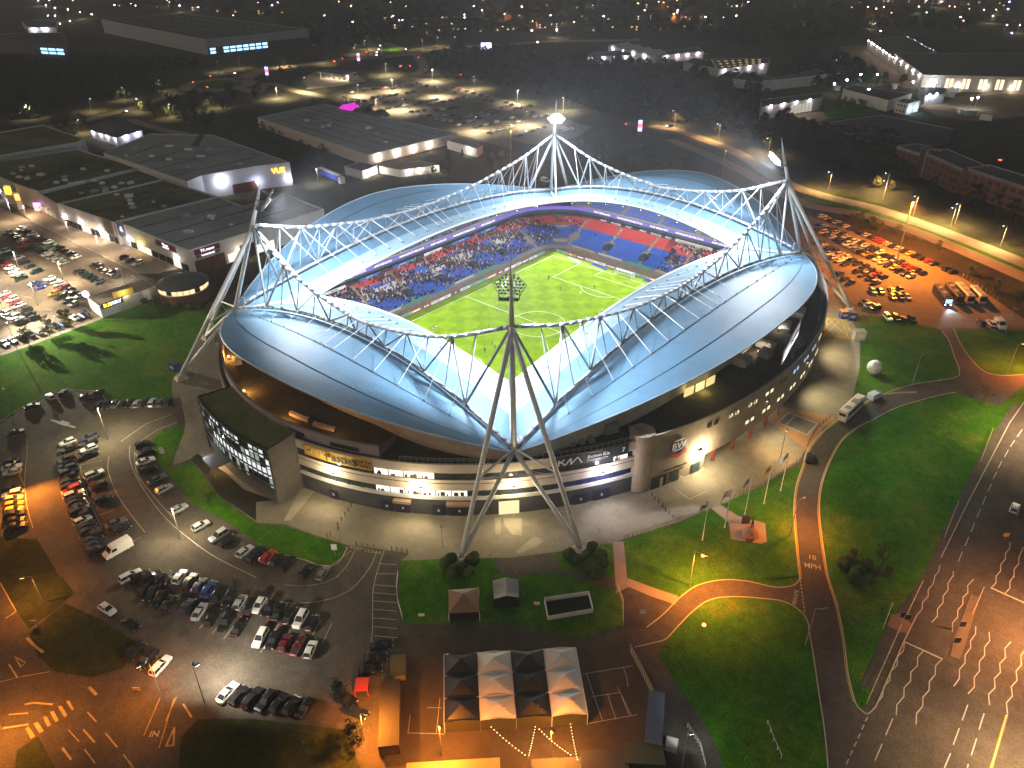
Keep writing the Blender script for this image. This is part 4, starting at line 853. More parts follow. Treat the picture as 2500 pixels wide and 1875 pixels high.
def flat_text(body, px, heading, size, m=MW, xs=1):
    o = text('painted_lettering', body, m, None, (px[0], px[1], .055), (0, 0, heading), size, 0, xs=xs); return tag(o, kind='structure')
h10 = math.atan2(.72, .69)
def head(a, b): return math.atan2(b[1] - a[1], b[0] - a[0])
A_ = [(112.71,-49.42),(114.46,-48.58)]; flat_text('10', (112.42,-46.47), head(*A_), 1.9, xs=.9); flat_text('MPH', (113.56,-48.91), head(*A_), 2.1, xs=.8)
flat_text('PRIVATE', (114.5,-59.27), head(*[(115,-60.83),(114.04,-57.65)]), 1.15)
flat_text('IN', (46.66,-157.14), head(*[(46.26,-157.54),(47.06,-156.74)]), 1.6)
flat_text('KEEP CLEAR', (39.55,-106.18), head(*[(37.53,-107.21),(41.68,-105.27)]), 1.35, mat('faded_yellow', (.36, .32, .16), .9))
flat_text('NO PARKING', (79.37,54.87), head(*[(76.98,53.35),(81.84,56.15)]), 1.7, MY)
flat_text('KEEP CLEAR', (78.3,64.6), head(*[(80.39,62.05),(76.46,67.46)]), 1.5, MY)
# yellow box junction
Q = [(71.11,65.72),(74.86,68.12),(81.18,56.93),(74.96,53.2)]
paint(Q + Q[:1], .2, MY)
for a, c in ((0, 2), (1, 3)): paint([Q[a], Q[c]], .18, MY)
for a, c in (((0, 1), (1, 2)), ((0, 1), (0, 3)), ((2, 3), (0, 3)), ((2, 3), (1, 2))): paint([tuple((Vector(Q[a[0]]) + Vector(Q[a[1]])) / 2), tuple((Vector(Q[c[0]]) + Vector(Q[c[1]])) / 2)], .16, MY)
Q = [(85.24,-3.5),(85.25,2.98),(93.35,2.86),(93.36,-3.93)]; paint(Q + Q[:1], .45); paint([(87.33,-3.49),(87.32,2.89)], .35)
paint([(79.18,-45.34),(83.33,-46.49),(84.97,-41.21)], .15)
# zig-zags, stop lines and lane dashes of the main road
ZZ = [[(139.73,-31.22),(139.3,-33.8),(139.86,-35.86),(139.47,-37.8),(139.94,-39.77),(139.62,-41.99),(140.09,-43.87),(139.76,-46.03),(140.33,-48.3)], [(136.29,-32.69),(136.14,-35.77),(136.67,-37.58),(136.4,-40.04),(136.89,-41.8),(136.56,-44.24),(137.09,-46.27),(136.71,-48.47)], [(133.52,-35.07),(133.91,-37.69),(133.66,-40.17),(134.18,-41.95),(133.83,-44.44),(134.31,-46.17),(134,-48.55)],
      [(134.29,-56.61),(134.83,-58.79),(134.47,-61.04),(135.02,-62.92),(134.58,-65.1),(135.13,-67.04),(134.74,-69.27),(135.27,-71.13),(135.02,-73.41)], [(137.57,-56.67),(137.26,-58.64),(137.82,-60.67),(137.36,-62.87),(137.92,-64.8),(137.51,-66.98),(138.07,-68.88),(137.69,-71.31),(138.25,-73.34)], [(140.74,-56.22),(140.27,-58.56),(140.79,-60.57),(140.45,-62.77),(140.97,-64.68),(140.6,-66.85),(141.12,-68.8),(140.77,-70.88),(141.36,-73.11)],
      [(143.32,-44.07),(143.77,-46.05),(143.51,-48.42),(143.94,-50.15),(143.65,-52.63),(144.1,-54.43),(143.74,-56.56),(144.26,-58.7),(143.97,-61.01)], [(145.59,-43.95),(146.19,-46.11),(145.84,-48.34),(146.33,-50.32),(145.97,-52.49),(146.53,-54.64),(146.18,-56.73),(146.73,-58.79),(146.3,-61.01)], [(149.19,-43.89),(148.73,-46.2),(149.33,-48.42),(148.86,-50.56),(149.42,-52.48),(148.94,-54.67),(149.51,-56.7),(148.99,-58.85),(149.64,-61.02)], [(151.55,-44.64),(151.31,-46.04),(151.87,-48.24),(151.47,-50.39),(152.05,-52.47),(151.59,-54.59),(152.18,-56.57),(151.73,-58.77),(152.38,-60.88)],
      [(142.91,-27),(143.41,-29.31),(143.03,-31.42)], [(145.68,-24.62),(145.46,-27.13),(145.87,-29.06),(145.51,-31.09)], [(142.72,-14.31),(143.15,-16.51),(142.8,-18.65),(143.2,-20.57),(142.88,-23.06),(143.29,-25.11),(142.98,-27.31)], [(145.25,-14.25),(145.23,-18.38),(145.62,-20.27),(145.28,-22.75),(145.81,-25.25)], [(133.39,-31.44),(133.75,-33.53),(133.46,-35.49)], [(135.99,-31.39),(136.42,-33.16)]]
for z in ZZ: paint(z, .16)
paint([(134.29,-56.61),(140.72,-56.17)], .32); paint([(143.08,-31.45),(149.77,-31.51)], .32)
for a in ([(134.99,34.8),(134.76,30.46)], [(134.6,28.3),(134.5,24.43)], [(134.43,22.35),(134.4,18.56)], [(134.31,16.41),(134.36,12.77)], [(134.44,10.73),(134.5,7.13)], [(134.64,4.94),(134.77,1.31)], [(134.84,-0.85),(134.98,-4.62)], [(135.07,-6.67),(135.24,-10.31)], [(135.31,-12.53),(135.52,-16.17)], [(135.59,-18.29),(135.74,-21.85)], [(135.81,-24.06),(135.98,-27.75)],
          [(134.8,-77.05),(134.76,-78.03)], [(134.85,-78.81),(134.87,-79.93)], [(134.95,-80.84),(134.98,-81.9)], [(135.03,-82.76),(135.04,-83.83)], [(135.09,-84.73),(135.13,-85.76)], [(135.16,-86.65),(135.26,-87.74)], [(138.07,-74.52),(138.22,-78.35)], [(138.31,-80.39),(138.47,-84.11)], [(146.85,-63.52),(146.95,-67.24)], [(147.01,-69.18),(147.11,-72.97)], [(147.21,-74.95),(147.19,-78.2)], [(149.39,-63.45),(149.54,-67.28)], [(149.68,-69.36),(149.81,-73.04)], [(149.87,-75.09),(150.02,-77.31)], [(152.37,-61.17),(152.74,-73.41)]):
    paint(a, .17)
for off in (0, 7): paint([(x + off * .03, y + off * .03) for x, y in [(152.25,-61.42),(152.67,-73.47)]], .13, MY)
for i in range(9): a = Vector((113.29,-54.36)).lerp(Vector((117.56,-62.11)), i / 9); c = Vector((113.29,-54.36)).lerp(Vector((117.56,-62.11)), (i + .55) / 9); paint([tuple(a), tuple(c)], .18)
# central island of the crossing
ci = MB(); ci.prism([(140.44,-35.96),(142.07,-35.57),(142.32,-40.82),(143.03,-50.06),(143.14,-54.25),(141.6,-54.73),(141.11,-50.31),(140.85,-44.72)], 0, .12); structure('traffic_island', ci, mat('island_paving', (.17, .12, .08), .9, var=.15, vscale=.4))
area('crossing_tactile', [(131.32,-50.28),(134.01,-51.35),(134.06,-54.23),(132.56,-54.8),(130.6,-54.65),(130.23,-51.59)], .06, mat('tactile', (.22, .13, .09), .9))
# left junction: zebra, arrows, give-way triangles
ZB = mat('zebra_paint', (.40, .30, .13), .85, var=.3, vscale=1)
for q in ([(29.31,-170.69),(29.38,-170.21),(32.02,-170.18),(31.95,-170.88)], [(29.35,-169.46),(29.53,-168.84),(32.09,-168.86),(31.98,-169.52)], [(29.28,-167.9),(29.45,-167.4),(31.87,-167.63),(31.79,-168.15)], [(29.18,-166.69),(29.4,-166.21),(31.97,-166.39),(31.94,-166.94)], [(29.05,-165.38),(29.35,-164.88),(32.05,-165.01),(32.04,-165.52)], [(29.08,-163.99),(29.39,-163.57),(31.78,-163.77),(31.71,-164.13)], [(29.08,-160.38),(29.23,-159.84),(31.87,-159.75),(31.75,-160.2)]):
    b = MB(); b.poly(q, .05); tag(b.build('zebra_stripe', ZB), kind='structure')
for pts, wd in (([(9.47,-162.88),(12.54,-162.72),(15.05,-162.31)], .5), ([(13.41,-167.45),(17.47,-167.58)], .3), ([(16.16,-169.98),(17.99,-166.8),(20.58,-163.27)], .15), ([(24.36,-168.82),(25.28,-167.66),(27.9,-165.83)], .35), ([(24.42,-171.44),(26.53,-169.27)], .25), ([(26.22,-173.36),(28.8,-170.13)], .35), ([(34.08,-162.53),(36.98,-162.36)], .2), ([(40.32,-162.33),(44.25,-162.25)], .25), ([(46.34,-162.19),(49.75,-162.24)], .25), ([(34.98,-166.09),(38.45,-165.88)], .18), ([(40.64,-165.9),(44.36,-165.88)], .2),
                ([(36.89,-164.44),(40.58,-164.27)], .3), ([(37.7,-168.16),(40.71,-168.11)], .35), ([(12.29,-166.06),(15.55,-166.28),(15.17,-165.34),(12.29,-166.06)], .25), ([(48.01,-154.29),(50.12,-156.91),(50.93,-156.08),(48.01,-154.29)], .25), ([(44.99,-151.04),(48.33,-151.42)], .3), ([(40.75,-153.02),(45.55,-158.38)], .14), ([(42.78,-151.12),(45.67,-154.58)], .14), ([(42.69,-151.5),(49.62,-157.89)], .14), ([(-9.81,-160.8),(0.93,-161.66),(1.26,-163.67)], .2)):
    paint(pts, wd, ZB)
# bay lines of the car parks
for a, c, n, ln in (((48.49,-111.53), (58.46,-120), 6, 4.6),): 
    for i in range(n + 1):
        p = Vector(a).lerp(Vector(c), i / n); q = p + Vector((math.cos(.6), math.sin(.6))) * ln; paint([tuple(p), tuple(q)], .12)
paint([(46.87,-109.54),(49.81,-112.87),(53.94,-116.45),(58.22,-120.22),(60.86,-123.56)], .14, sm=True); paint([(45.06,-111.09),(45.93,-114.97),(45.26,-118.8),(43.11,-122.25),(40.57,-124.83),(37.76,-126.65)], .13, sm=True); paint([(41.17,-114.43),(40.57,-117.49),(38.14,-120.84),(34.84,-123.26)], .12, sm=True)
paint([(-58.96,-137.01),(-51.89,-139.56),(-44.7,-142.75),(-37.65,-145.49),(-29.16,-148.07),(-22.05,-149.68)], .13, sm=True); paint([(-35.2,-126.54),(-30.7,-128.93),(-25.09,-130.69),(-19.32,-132.03),(-11.79,-133.18),(-1.68,-134.19)], .13, sm=True)
paint([(-36.04,-120.76),(-30.26,-123.59),(-21.72,-126.05),(-12.9,-127.64),(-3.09,-128.85),(6.15,-128.93),(16.79,-128.25),(28.63,-125.96)], .13, sm=True); paint([(-32.22,-121.42),(-23.48,-125.17),(-13.71,-126.66),(0.36,-127.93)], .12, sm=True); paint([(-39.36,-121.59),(-42.23,-113.59),(-41.3,-106.18)], .13); paint([(-35.44,-118.9),(-37.28,-112.92),(-36.65,-107.38)], .13)
paint([(-37.34,-132.78),(-27.74,-135.86),(-18.66,-138.01),(-10,-139.84)], .12, sm=True)
for a, c in (((-37.24,-132.82), (-35.08,-128.35)), ((-34.28,-133.82), (-32.48,-129.54)), ((-15.04,-138.06), (-14.11,-135.17)), ((-0.02,-142.69), (-1.03,-135.57)), ((49.83,-127.79), (47.95,-124.45)), ((52.64,-127.51), (50.03,-123.22)), ((34.91,-139.55), (32.76,-134.28)), ((32.06,-140.54), (29.73,-135.72)), ((37.67,-138.79), (35.25,-133.29)), ((45.67,-136.12), (42.6,-129.99)), ((37.55,-114), (37.34,-108.31)), ((44.74,-106.93), (47.85,-104.71)), ((46.62,-109.17), (49.52,-106.68))): paint([a, c], .12)
paint([(42.55,-103.6),(44.84,-106.85),(47.22,-109.99)], .13); paint([(37.9,-107.83),(40.12,-111.79),(41.09,-115.25)], .13, sm=True); paint([(41.47,-104.76),(43.64,-107.88),(45.23,-111.69)], .13, sm=True)
# hospitality yard and bays
area('yard', [(60.82,-114.68),(66.86,-109.49),(76.34,-100.96),(88.47,-95.08),(93.38,-88.51),(100.08,-92.5),(105.56,-97.34),(110.52,-100.97),(115.16,-105.83),(116.55,-108.18),(79.25,-140.36),(74.56,-135.03),(71.44,-126.73),(65.93,-119.88)], .022, mat('yard_asphalt', (.075, .06, .045), .85, var=.2, vscale=.2, var2=.15, v2scale=1))
for pts in ([(76.07,-126.93),(78.32,-129.51),(80.42,-127.82)], [(77.3,-124.09),(79.17,-122.55)], [(77.6,-121.42),(81.95,-126.5),(80.42,-127.82)], [(80.42,-127.82),(82.99,-125.77)], [(93.32,-101.28),(99.09,-94.02)], [(98.04,-95.42),(99.68,-96.77),(100.91,-98.25)], [(97.32,-103.98),(100.5,-100.16)], [(93.72,-100.77),(101.42,-106.68)], [(99.17,-101.93),(102.93,-104.95)], [(101.19,-100.64),(104.2,-102.84)], [(99.98,-108.49),(105.18,-101.85)], [(99.6,-99.54),(104.56,-102.67)]): paint(pts, .12)
# retail car park lines
paint([(-236.5,-67.7),(-188.4,-66.7),(-141.47,-65.47)], .2); 
for a in ((-230.6,-70.9), (-220.2,-70.4), (-188.6,-69.4), (-153.61,-68.41), (-188.2,-86.2), (-152.78,-84.97), (-151.44,-101.53), (-135.22,-100.98)): paint([tuple(Vector(a) - Vector((1.3, .7))), tuple(Vector(a) + Vector((1.3, .7)))], .3)
paint([(-138.32,-70.62),(-138.92,-68.32),(-142.22,-68.26)], .25)
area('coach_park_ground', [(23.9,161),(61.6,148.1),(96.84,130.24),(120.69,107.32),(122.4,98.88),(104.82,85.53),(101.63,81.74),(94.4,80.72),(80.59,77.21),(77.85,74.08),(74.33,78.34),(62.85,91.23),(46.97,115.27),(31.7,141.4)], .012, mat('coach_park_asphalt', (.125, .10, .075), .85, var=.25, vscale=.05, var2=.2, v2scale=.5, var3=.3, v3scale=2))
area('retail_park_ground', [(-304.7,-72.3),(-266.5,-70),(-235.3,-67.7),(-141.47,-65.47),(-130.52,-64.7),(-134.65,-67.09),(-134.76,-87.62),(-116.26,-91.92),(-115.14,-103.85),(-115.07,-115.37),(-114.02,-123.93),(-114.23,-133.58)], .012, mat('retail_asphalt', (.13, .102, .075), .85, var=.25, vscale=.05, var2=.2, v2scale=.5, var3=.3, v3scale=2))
# far roads
TAN = mat('lit_road', (.20, .16, .11), .85, var=.15, vscale=.05)  # road asphalt paled to tan, lamp light put into the colour
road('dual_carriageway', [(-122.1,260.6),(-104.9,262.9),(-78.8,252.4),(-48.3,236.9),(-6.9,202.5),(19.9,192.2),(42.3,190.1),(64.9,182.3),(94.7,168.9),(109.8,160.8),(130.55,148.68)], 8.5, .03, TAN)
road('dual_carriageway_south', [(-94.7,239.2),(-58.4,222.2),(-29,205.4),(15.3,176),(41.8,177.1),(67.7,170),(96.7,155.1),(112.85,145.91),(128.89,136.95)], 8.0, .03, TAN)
road('verge_median', [(12.9,181.8),(44.6,183.6),(66.9,175.8),(95.9,162.2),(111.4,153.2),(127.97,142.56)], 5.5, .02, GRASS); road('verge_north', [(13.3,197.3),(39.7,197.6),(62.7,189.6),(92.9,176.3),(108.2,168.7)], 7, .02, GRASSD)
for i in range(14):
    a = Vector((15.4,192)).lerp(Vector((93.4,169.1)), i / 14); d = (Vector((93.4,169.1)) - Vector((15.4,192))).normalized(); paint([tuple(a), tuple(a + d * 3)], .2)
    a = Vector((21.5,177.2)).lerp(Vector((96.7,155.1)), i / 14); paint([tuple(a), tuple(a + d * 3)], .2)
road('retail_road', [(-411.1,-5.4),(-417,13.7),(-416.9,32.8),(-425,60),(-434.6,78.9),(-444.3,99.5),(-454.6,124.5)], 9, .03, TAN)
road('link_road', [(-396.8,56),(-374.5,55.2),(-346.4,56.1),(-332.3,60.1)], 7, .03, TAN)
rbc = (-462.8,161.5)
structure('roundabout_road', stripe([(rbc[0] + 24 * math.cos(R(i * 10)), rbc[1] + 24 * math.sin(R(i * 10))) for i in range(37)], 11, .03), TAN)
b = MB(); b.poly([(rbc[0] + 18 * math.cos(R(i * 10)), rbc[1] + 18 * math.sin(R(i * 10))) for i in range(36)], .04); structure('roundabout_lawn', b, GRASS)
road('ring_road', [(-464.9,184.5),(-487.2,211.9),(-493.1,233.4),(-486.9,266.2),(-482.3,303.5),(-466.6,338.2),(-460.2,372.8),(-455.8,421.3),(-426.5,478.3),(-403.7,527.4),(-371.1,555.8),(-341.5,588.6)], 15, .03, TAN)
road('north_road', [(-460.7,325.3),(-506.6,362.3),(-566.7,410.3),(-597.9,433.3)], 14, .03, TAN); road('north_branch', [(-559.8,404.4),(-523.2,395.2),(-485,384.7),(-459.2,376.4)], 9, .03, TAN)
road('store_road', [(-434.9,164.4),(-409.9,161.2),(-435.7,188.9),(-400.8,186.4),(-360.6,184.8),(-351.2,192.6)], 9, .03, TAN); road('south_spur', [(-455.6,370),(-424,346.4),(-385.8,313.2),(-372.7,287.4)], 9, .03, TAN)
road('bus_lane', [(-372.7,287.4),(-357,307.4),(-334.1,312)], 6, .03, TAN)
area('store_car_park', [(-357.9,187.1),(-369.5,218.2),(-378.1,249),(-368,284.4),(-332.4,283.2),(-267.1,267.4),(-214.2,256),(-182.5,247),(-162.1,237.8),(-148.4,236.7),(-140.2,208.6),(-143.1,177.7),(-164.9,177),(-151,161),(-199.8,166.5),(-249.4,169.6),(-297.4,170.3),(-331.3,177)], .035, mat('store_asphalt', (.10, .085, .065), .85, var=.2, vscale=.03, var2=.1, v2scale=.3))
area('fuel_forecourt', [(-438.3,226.9),(-452.8,249.6),(-413.6,261.2),(-381.1,246.6),(-382.2,216.9),(-391,194.5)], .04, mat('forecourt_concrete', (.22, .18, .13), .85, var=.1))
area('verge_fuel', [(-472.1,213.4),(-463.2,242.6),(-392.4,193.4),(-408.3,186.3),(-451.8,195.3)], .02, GRASSD); area('verge_north', [(-554.9,408.3),(-473.7,379.1),(-472,342.9)], .02, GRASS)
area('depot_yard', [(-160.3,671.7),(-141.3,702.5),(-79.5,593.7),(-39.6,526.4),(-26.5,494),(-38.1,490.4),(-76.3,529.8),(-109.9,584.9)], .03, mat('yard_dirt', (.14, .10, .06), .9, var=.25, vscale=.05))
area('depot_forecourt', [(-67.3,346.9),(-54.3,371.4),(-43.2,353.5),(-43.8,336),(-55.4,330.6)], .03, TAN); area('works_yard', [(-17.1,441.4),(-4.9,467.1),(15.2,511),(34.3,532.4),(52.7,441.8),(33.5,404.3),(8.7,405.3)], .03, mat('yard_dirt', (.14, .10, .06), .9, var=.25, vscale=.05))
area('verge_depot', [(-63.1,393.2),(-55.5,409.7),(-24.9,400.5),(-30.5,368.5),(-41.9,350.3)], .02, GRASS)
area('unit_yard', [(-286,471.4),(-267.6,486.3),(-258.5,498),(-244.4,518.2),(-234.4,544.3),(-245.8,553.6),(-266.7,509.1),(-301.6,508.5)], .03, TAN)
# ================================================================ LAMP POSTS
POLE = mat('pole_grey', (.30, .29, .27), .5); SODIUM = (1, .29, .03); LEDW = (1, .93, .80)
SOD_E = glow('sodium_lamp', (1, .45, .1), 14); LED_E = glow('led_lamp', (.85, .85, 1), 18); DARKHEAD = mat('lamp_head_off', (.12, .12, .12), .5)
def lamp_post(base, h, ang, label, energy=0, col=LEDW, arm=1.6, heads=1, group='street lamps', tilt=0, cone=150, pole=.11, glowm=None, blend=.5):
    x, y = base; o = world(thing('street_lamp', label, 'street lamp', (x, y, 0), group=group))
    MB().tube((x, y, 0), (x, y, h), pole, pole * .6, n=6).build('pole', POLE, o)
    for s in ([1] if heads == 1 else [1, -1]):
        a = ang if heads == 1 else ang + s * .5; ex, ey = x + arm * math.cos(a), y + arm * math.sin(a)
        if arm > .3: MB().tube((x, y, h - .05), (ex, ey, h + .15), .06, n=5).build('arm', POLE, o)
        b = MB(); b.box(ex, ey, h + .08, .8, .35, .2, a); lh = b.build('lamp_head', DARKHEAD, o); MB().box(ex, ey, h + .02, .7, .3, .06, a).build('lens', (glowm or (SOD_E if col == SODIUM else LED_E)) if energy else DARKHEAD, lh)
        if energy:
            t = (ex + tilt * math.cos(a), ey + tilt * math.sin(a), 0)
            light('SPOT', o, (ex, ey, h - .1), energy / heads, col, .3, t, cone, blend)
    return o
lamp_post((48.35,-148.73), 10, head((48.35,-148.73), (42,-135.15)), 'tall twin headed lamp on the verge beside the front car park', 52000, (1, .88, .70), .7, 2, tilt=13, cone=120, group='car park lamps', blend=1)
lamp_post((72.33,130), 24, 0, 'very tall lamp mast among the orange lit parked cars', 360000, SODIUM, .5, 1, group='car park lamps', cone=165, pole=.28)
lamp_post((105.85,40.54), 9.4, head((105.85,40.54), (110.09,45.96)), 'street lamp on the lawn behind the giant ball', 0, arm=1.8)
lamp_post((125,65.11), 9.3, head((125,65.11), (128.42,69.28)), 'pink glowing street lamp at the bend of the estate road', 5200, SODIUM)
lamp_post((118.39,92.26), 8.9, head((118.33,92.51), (123.7,86.92)), 'street lamp beside the white parked van', 0)
lamp_post((97.02,-70.23), 9.4, head((96.96,-70.2), (100.09,-69.69)), 'orange street lamp on the lawn below the statue', 34000, SODIUM, 2.2)
lamp_post((120.67,-69.31), 9.5, head((120.63,-69.35), (123.21,-67.13)), 'unlit street lamp leaning over the private road', 0, arm=2)
lamp_post((105.96,-42.68), 9.5, head((105.91,-42.73), (107.39,-37.1)), 'orange street lamp on the kerb by the flagpoles', 16000, SODIUM, 2)
lamp_post((92.41,-17.79), 8, head((91.62,-4.98), (90.98,7.12)), 'street lamp by the hooped railing and red paving', 5200, (1, .55, .18), .6)
lamp_post((-136.17,-73.64), 6, head((-136.53,-73.56), (-143.9,-78.35)), 'lamp post at the road end of the retail car park', 4000, LEDW)
lamp_post((-114.14,-105.78), 6, head((-114.14,-105.78), (-123.99,-105.28)), 'lamp post on the lawn edge beside a blue car', 1800, LEDW, .8)
lamp_post((-113.65,-119.19), 8.5, head((-113.65,-119.19), (-123.94,-116.75)), 'lamp post at the left end of the lawn kerb', 0, LEDW, .8)
lamp_post((-144.78,-114.08), 14, head((-144.78,-114.08), (-95.32,-103.22)), 'tall floodlight in the retail car park at the picture edge', 420000, (1, .90, .66), .5, cone=85, pole=.16, tilt=52, blend=1)
for i, (q_, e_) in enumerate(zip([(-152.8,-109.84),(-175.9,-94.7),(-153.08,-87.98),(-194.7,-67.7),(-168.5,-67.2),(-240.9,-73.3),(-140.84,-102.13)], (26000, 26000, 26000, 16000, 12000, 16000, 16000))): lamp_post(q_, 9, 0, '%s lamp post among the retail car park rows' % ORD(i), e_, (1, .82, .56), .4, cone=160, group='retail car park lamps')  # posts put in to brighten the car park rows
lamp_post((-75.66,-134.43), 8, head((-75.85,-134.43), (-66.01,-134.87)), 'leaning lamp post on the lawn at the left edge', 0)
lamp_post((-38.34,-145.23), 8.5, head((-38.34,-145.23), (-21.2,-146.44)), 'orange street lamp beside the left lane of the front car park', 52000, SODIUM, 1.2, cone=125, tilt=10, blend=.8)
lamp_post((-42.89,-123.26), 10, 0, 'lamp post at the top of the front car park', 16000, (1, .80, .45), .5, cone=160, group='car park lamps')
lamp_post((6.4,-130.16), 9, 0, 'lamp post in the aisle below the bank lawn', 12000, (1, .82, .52), .5, cone=160, group='car park lamps')
lamp_post((2.39,-157.26), 7, head((2.39,-157.26), (0.38,-160.18)), 'lamp post on the dark verge by the road junction', 8000, SODIUM)
lamp_post((26.6,-173.31), 9, 0, 'orange street lamp near the zebra crossing', 18000, SODIUM, 2)
lamp_post((39.75,-152.5), 8, head((39.75,-152.5), (39,-155.89)), 'lamp post at the car park entrance lane', 8000, SODIUM)
lamp_post((73.87,-135.07), 7, head((73.87,-135.07), (80.07,-131.37)), 'orange lamp at the gate of the hospitality yard', 20000, SODIUM, 1)
lamp_post((115.6,-104.96), 8, head((115.6,-104.96), (116.08,-100.85)), 'black twin headed lamp behind the dark trailer', 2600, (.95, .97, 1), .6, 2, tilt=9, cone=80, group='car park lamps')
lamp_post((157.45,-41.09), 14, math.pi, 'street lamp off the right verge of the main road', 70000, (1, .38, .12), 2)
lamp_post((158.8,-72.97), 13, math.pi, 'street lamp at the bottom of the main road', 42000, (1, .60, .30), 2)
lamp_post((141.71,32.71), 13, math.pi, 'street lamp on the far verge of the main road', 45000, (1, .66, .36), 2)
lamp_post((131.64,67.25), 9, math.pi, 'street lamp over the road junction at the right edge', 26000, (1, .22, .04), 1)
lamp_post((51.41,-94.83), 5.9, 0, 'thin unlit post on the concourse beside the mast foot', 0, arm=.1, group='concourse posts')
lamp_post((-34.7,192.3), 12.5, 0, 'yellow lit pole behind the far roof', 4200, SODIUM, .3, group='far street lamps')
lamp_post((-129.6,135.3), 18.5, 0, 'tall orange pole beyond the far corner roof', 20000, SODIUM, .3, cone=165, group='far street lamps')
for i, (b_, h_) in enumerate((((77,184.3), 9), ((77.1,191), 9), ((41.9,205.1), 9), ((38.5,218.3), 9), ((-71.9,258.2), 9), ((-34.4,245.3), 9), ((16.8,202.7), 9), ((60,190.4), 9), ((98.7,173.6), 9), ((-110.5,272.3), 9))):
    lamp_post(b_, h_, head(b_, (b_[0] - 20, b_[1] - 30)), '%s street lamp along the dual carriageway, counted from the coaches' % ORD(i), 30000, (1, .62, .26), 2, group='dual carriageway lamps')
for i, (b_, h_) in enumerate(zip([(-380.3,185.6),(-339.1,202.6),(-332.3,230.9),(-339.9,280.3),(-290,277.5),(-290,237.5),(-389.4,273.8),(-194.8,178.3),(-378.6,159),(-274.5,189.3),(-288.7,177.5),(-231.3,259.5),(-180.9,209.8),(-190,259.2)], (10, 7, 8, 8, 8, 6, 8, 8, 7, 7, 7, 8, 8, 8))):
    lamp_post(b_, h_ + 1, random.uniform(0, 6), '%s lamp post in the supermarket car park, counted from the fuel station' % ORD(i), 60000, (1, .82, .52), .6, group='supermarket car park lamps', cone=160)
for i, b_ in enumerate([(-453.2,13.7),(-440,50),(-461.6,85.2),(-470.7,117.1),(-382.2,109.8),(-512.4,191.4),(-516.1,214.7),(-382.2,77),(-415.5,72.7),(-380.4,16.2),(-499,330.2),(-515.3,355.3),(-493.9,372.6),(-475.1,397.7),(-475.6,417.7),(-460.3,430.1),(-490.2,243.6),(-472,274.3)]):
    lamp_post(b_, 8.5, random.uniform(0, 6), '%s street lamp along the ring road, counted from the retail park' % ORD(i), 16000, (1, .76, .42), 1.2, group='ring road lamps')
FARL = glow('far_lamp', (.55, .5, 1), 45); FARO = glow('far_lamp_orange', (1, .55, .2), 25); FARW = glow('far_lamp_white', (.9, .95, 1), 35)
farpts = [(-1238.8,329.7),(-1151.8,305.7),(-1248.1,366.6),(-1101.8,298),(-1065.4,299.8),(-1017.1,295),(-978.5,292.9),(-1073.1,367.3),(-926.9,243.9),(-908.1,224.5),(-1003.2,257.6),(-1010.4,251.9),(-1077.6,393.2),(-1253.4,420.9),(-1215.2,438.4),(-991.9,421.3),(-915.7,613.3),(-869.9,728.9),(-922.2,534.5),(-886,562.7),(-710.8,553.2),(-618.9,495.9),(-547.4,512.1),(-577.5,564.6),(-662,670.5),(-615.4,636.7),(-605.8,705.4),(-575.7,804.8),(-510.4,647.6),(-435.5,521.3),(-420.1,545.3),(-375.7,458.2),(-507.2,838.6),(-409.5,727.5),(-496.7,876.3),(-353,749.9),(-329.5,783.3),(-382.9,889.2),(-399,1003.7),(-384.6,1025.4),(-361.2,1022.5),(-308.8,1053),(-258.4,968.9),(-241.8,982),(-225.8,994.5),(-192.5,1029.5),(-115.9,1038.2),(-104,1047.6),(-94.2,1063.6),(-56.2,884.8),(-45.4,893.4),(-36.2,813.6),(-145.8,747.8),(-255.7,1104.5),(-133.7,1041),(-188.7,1116.4),(-209.7,1119.9),(-163.1,1061.4),(-270.9,1032.8)]
frg = random.Random(31); PTL, PTR = (-1358,316.1), (-116.8,1276.3); PBL, PBR = (-703.8,400.8), (-78.8,911.8)
for _ in range(46): u_, v_ = frg.random(), frg.random() ** .8; farpts.append(mix(mix(PTL, PTR, u_), mix(PBL, PBR, u_), v_))
for i, b_ in enumerate(farpts):
    o = world(thing('street_lamp', '%s bright lamp of the dark far suburb, by rows from the left' % ORD(i), 'street lamp', (*b_, 0), group='lamps in the far suburb'))
    MB().tube((*b_, 0), (*b_, 8), .12, .1, n=4).build('pole', POLE, o)
    m = FARO if i % 5 == 2 or (50 < i and i % 2 == 0) else (FARW if i % 4 == 0 else FARL)
    s_ = frg.uniform(.5, 1.3); MB().box(b_[0], b_[1], 8, s_, s_, s_ * .6).build('lamp_head', m, o)
    if i % 5 == 0: light('POINT', o, (*b_, 7.4), 14000, (1, .8, .6) if m != FARO else SODIUM, .5)
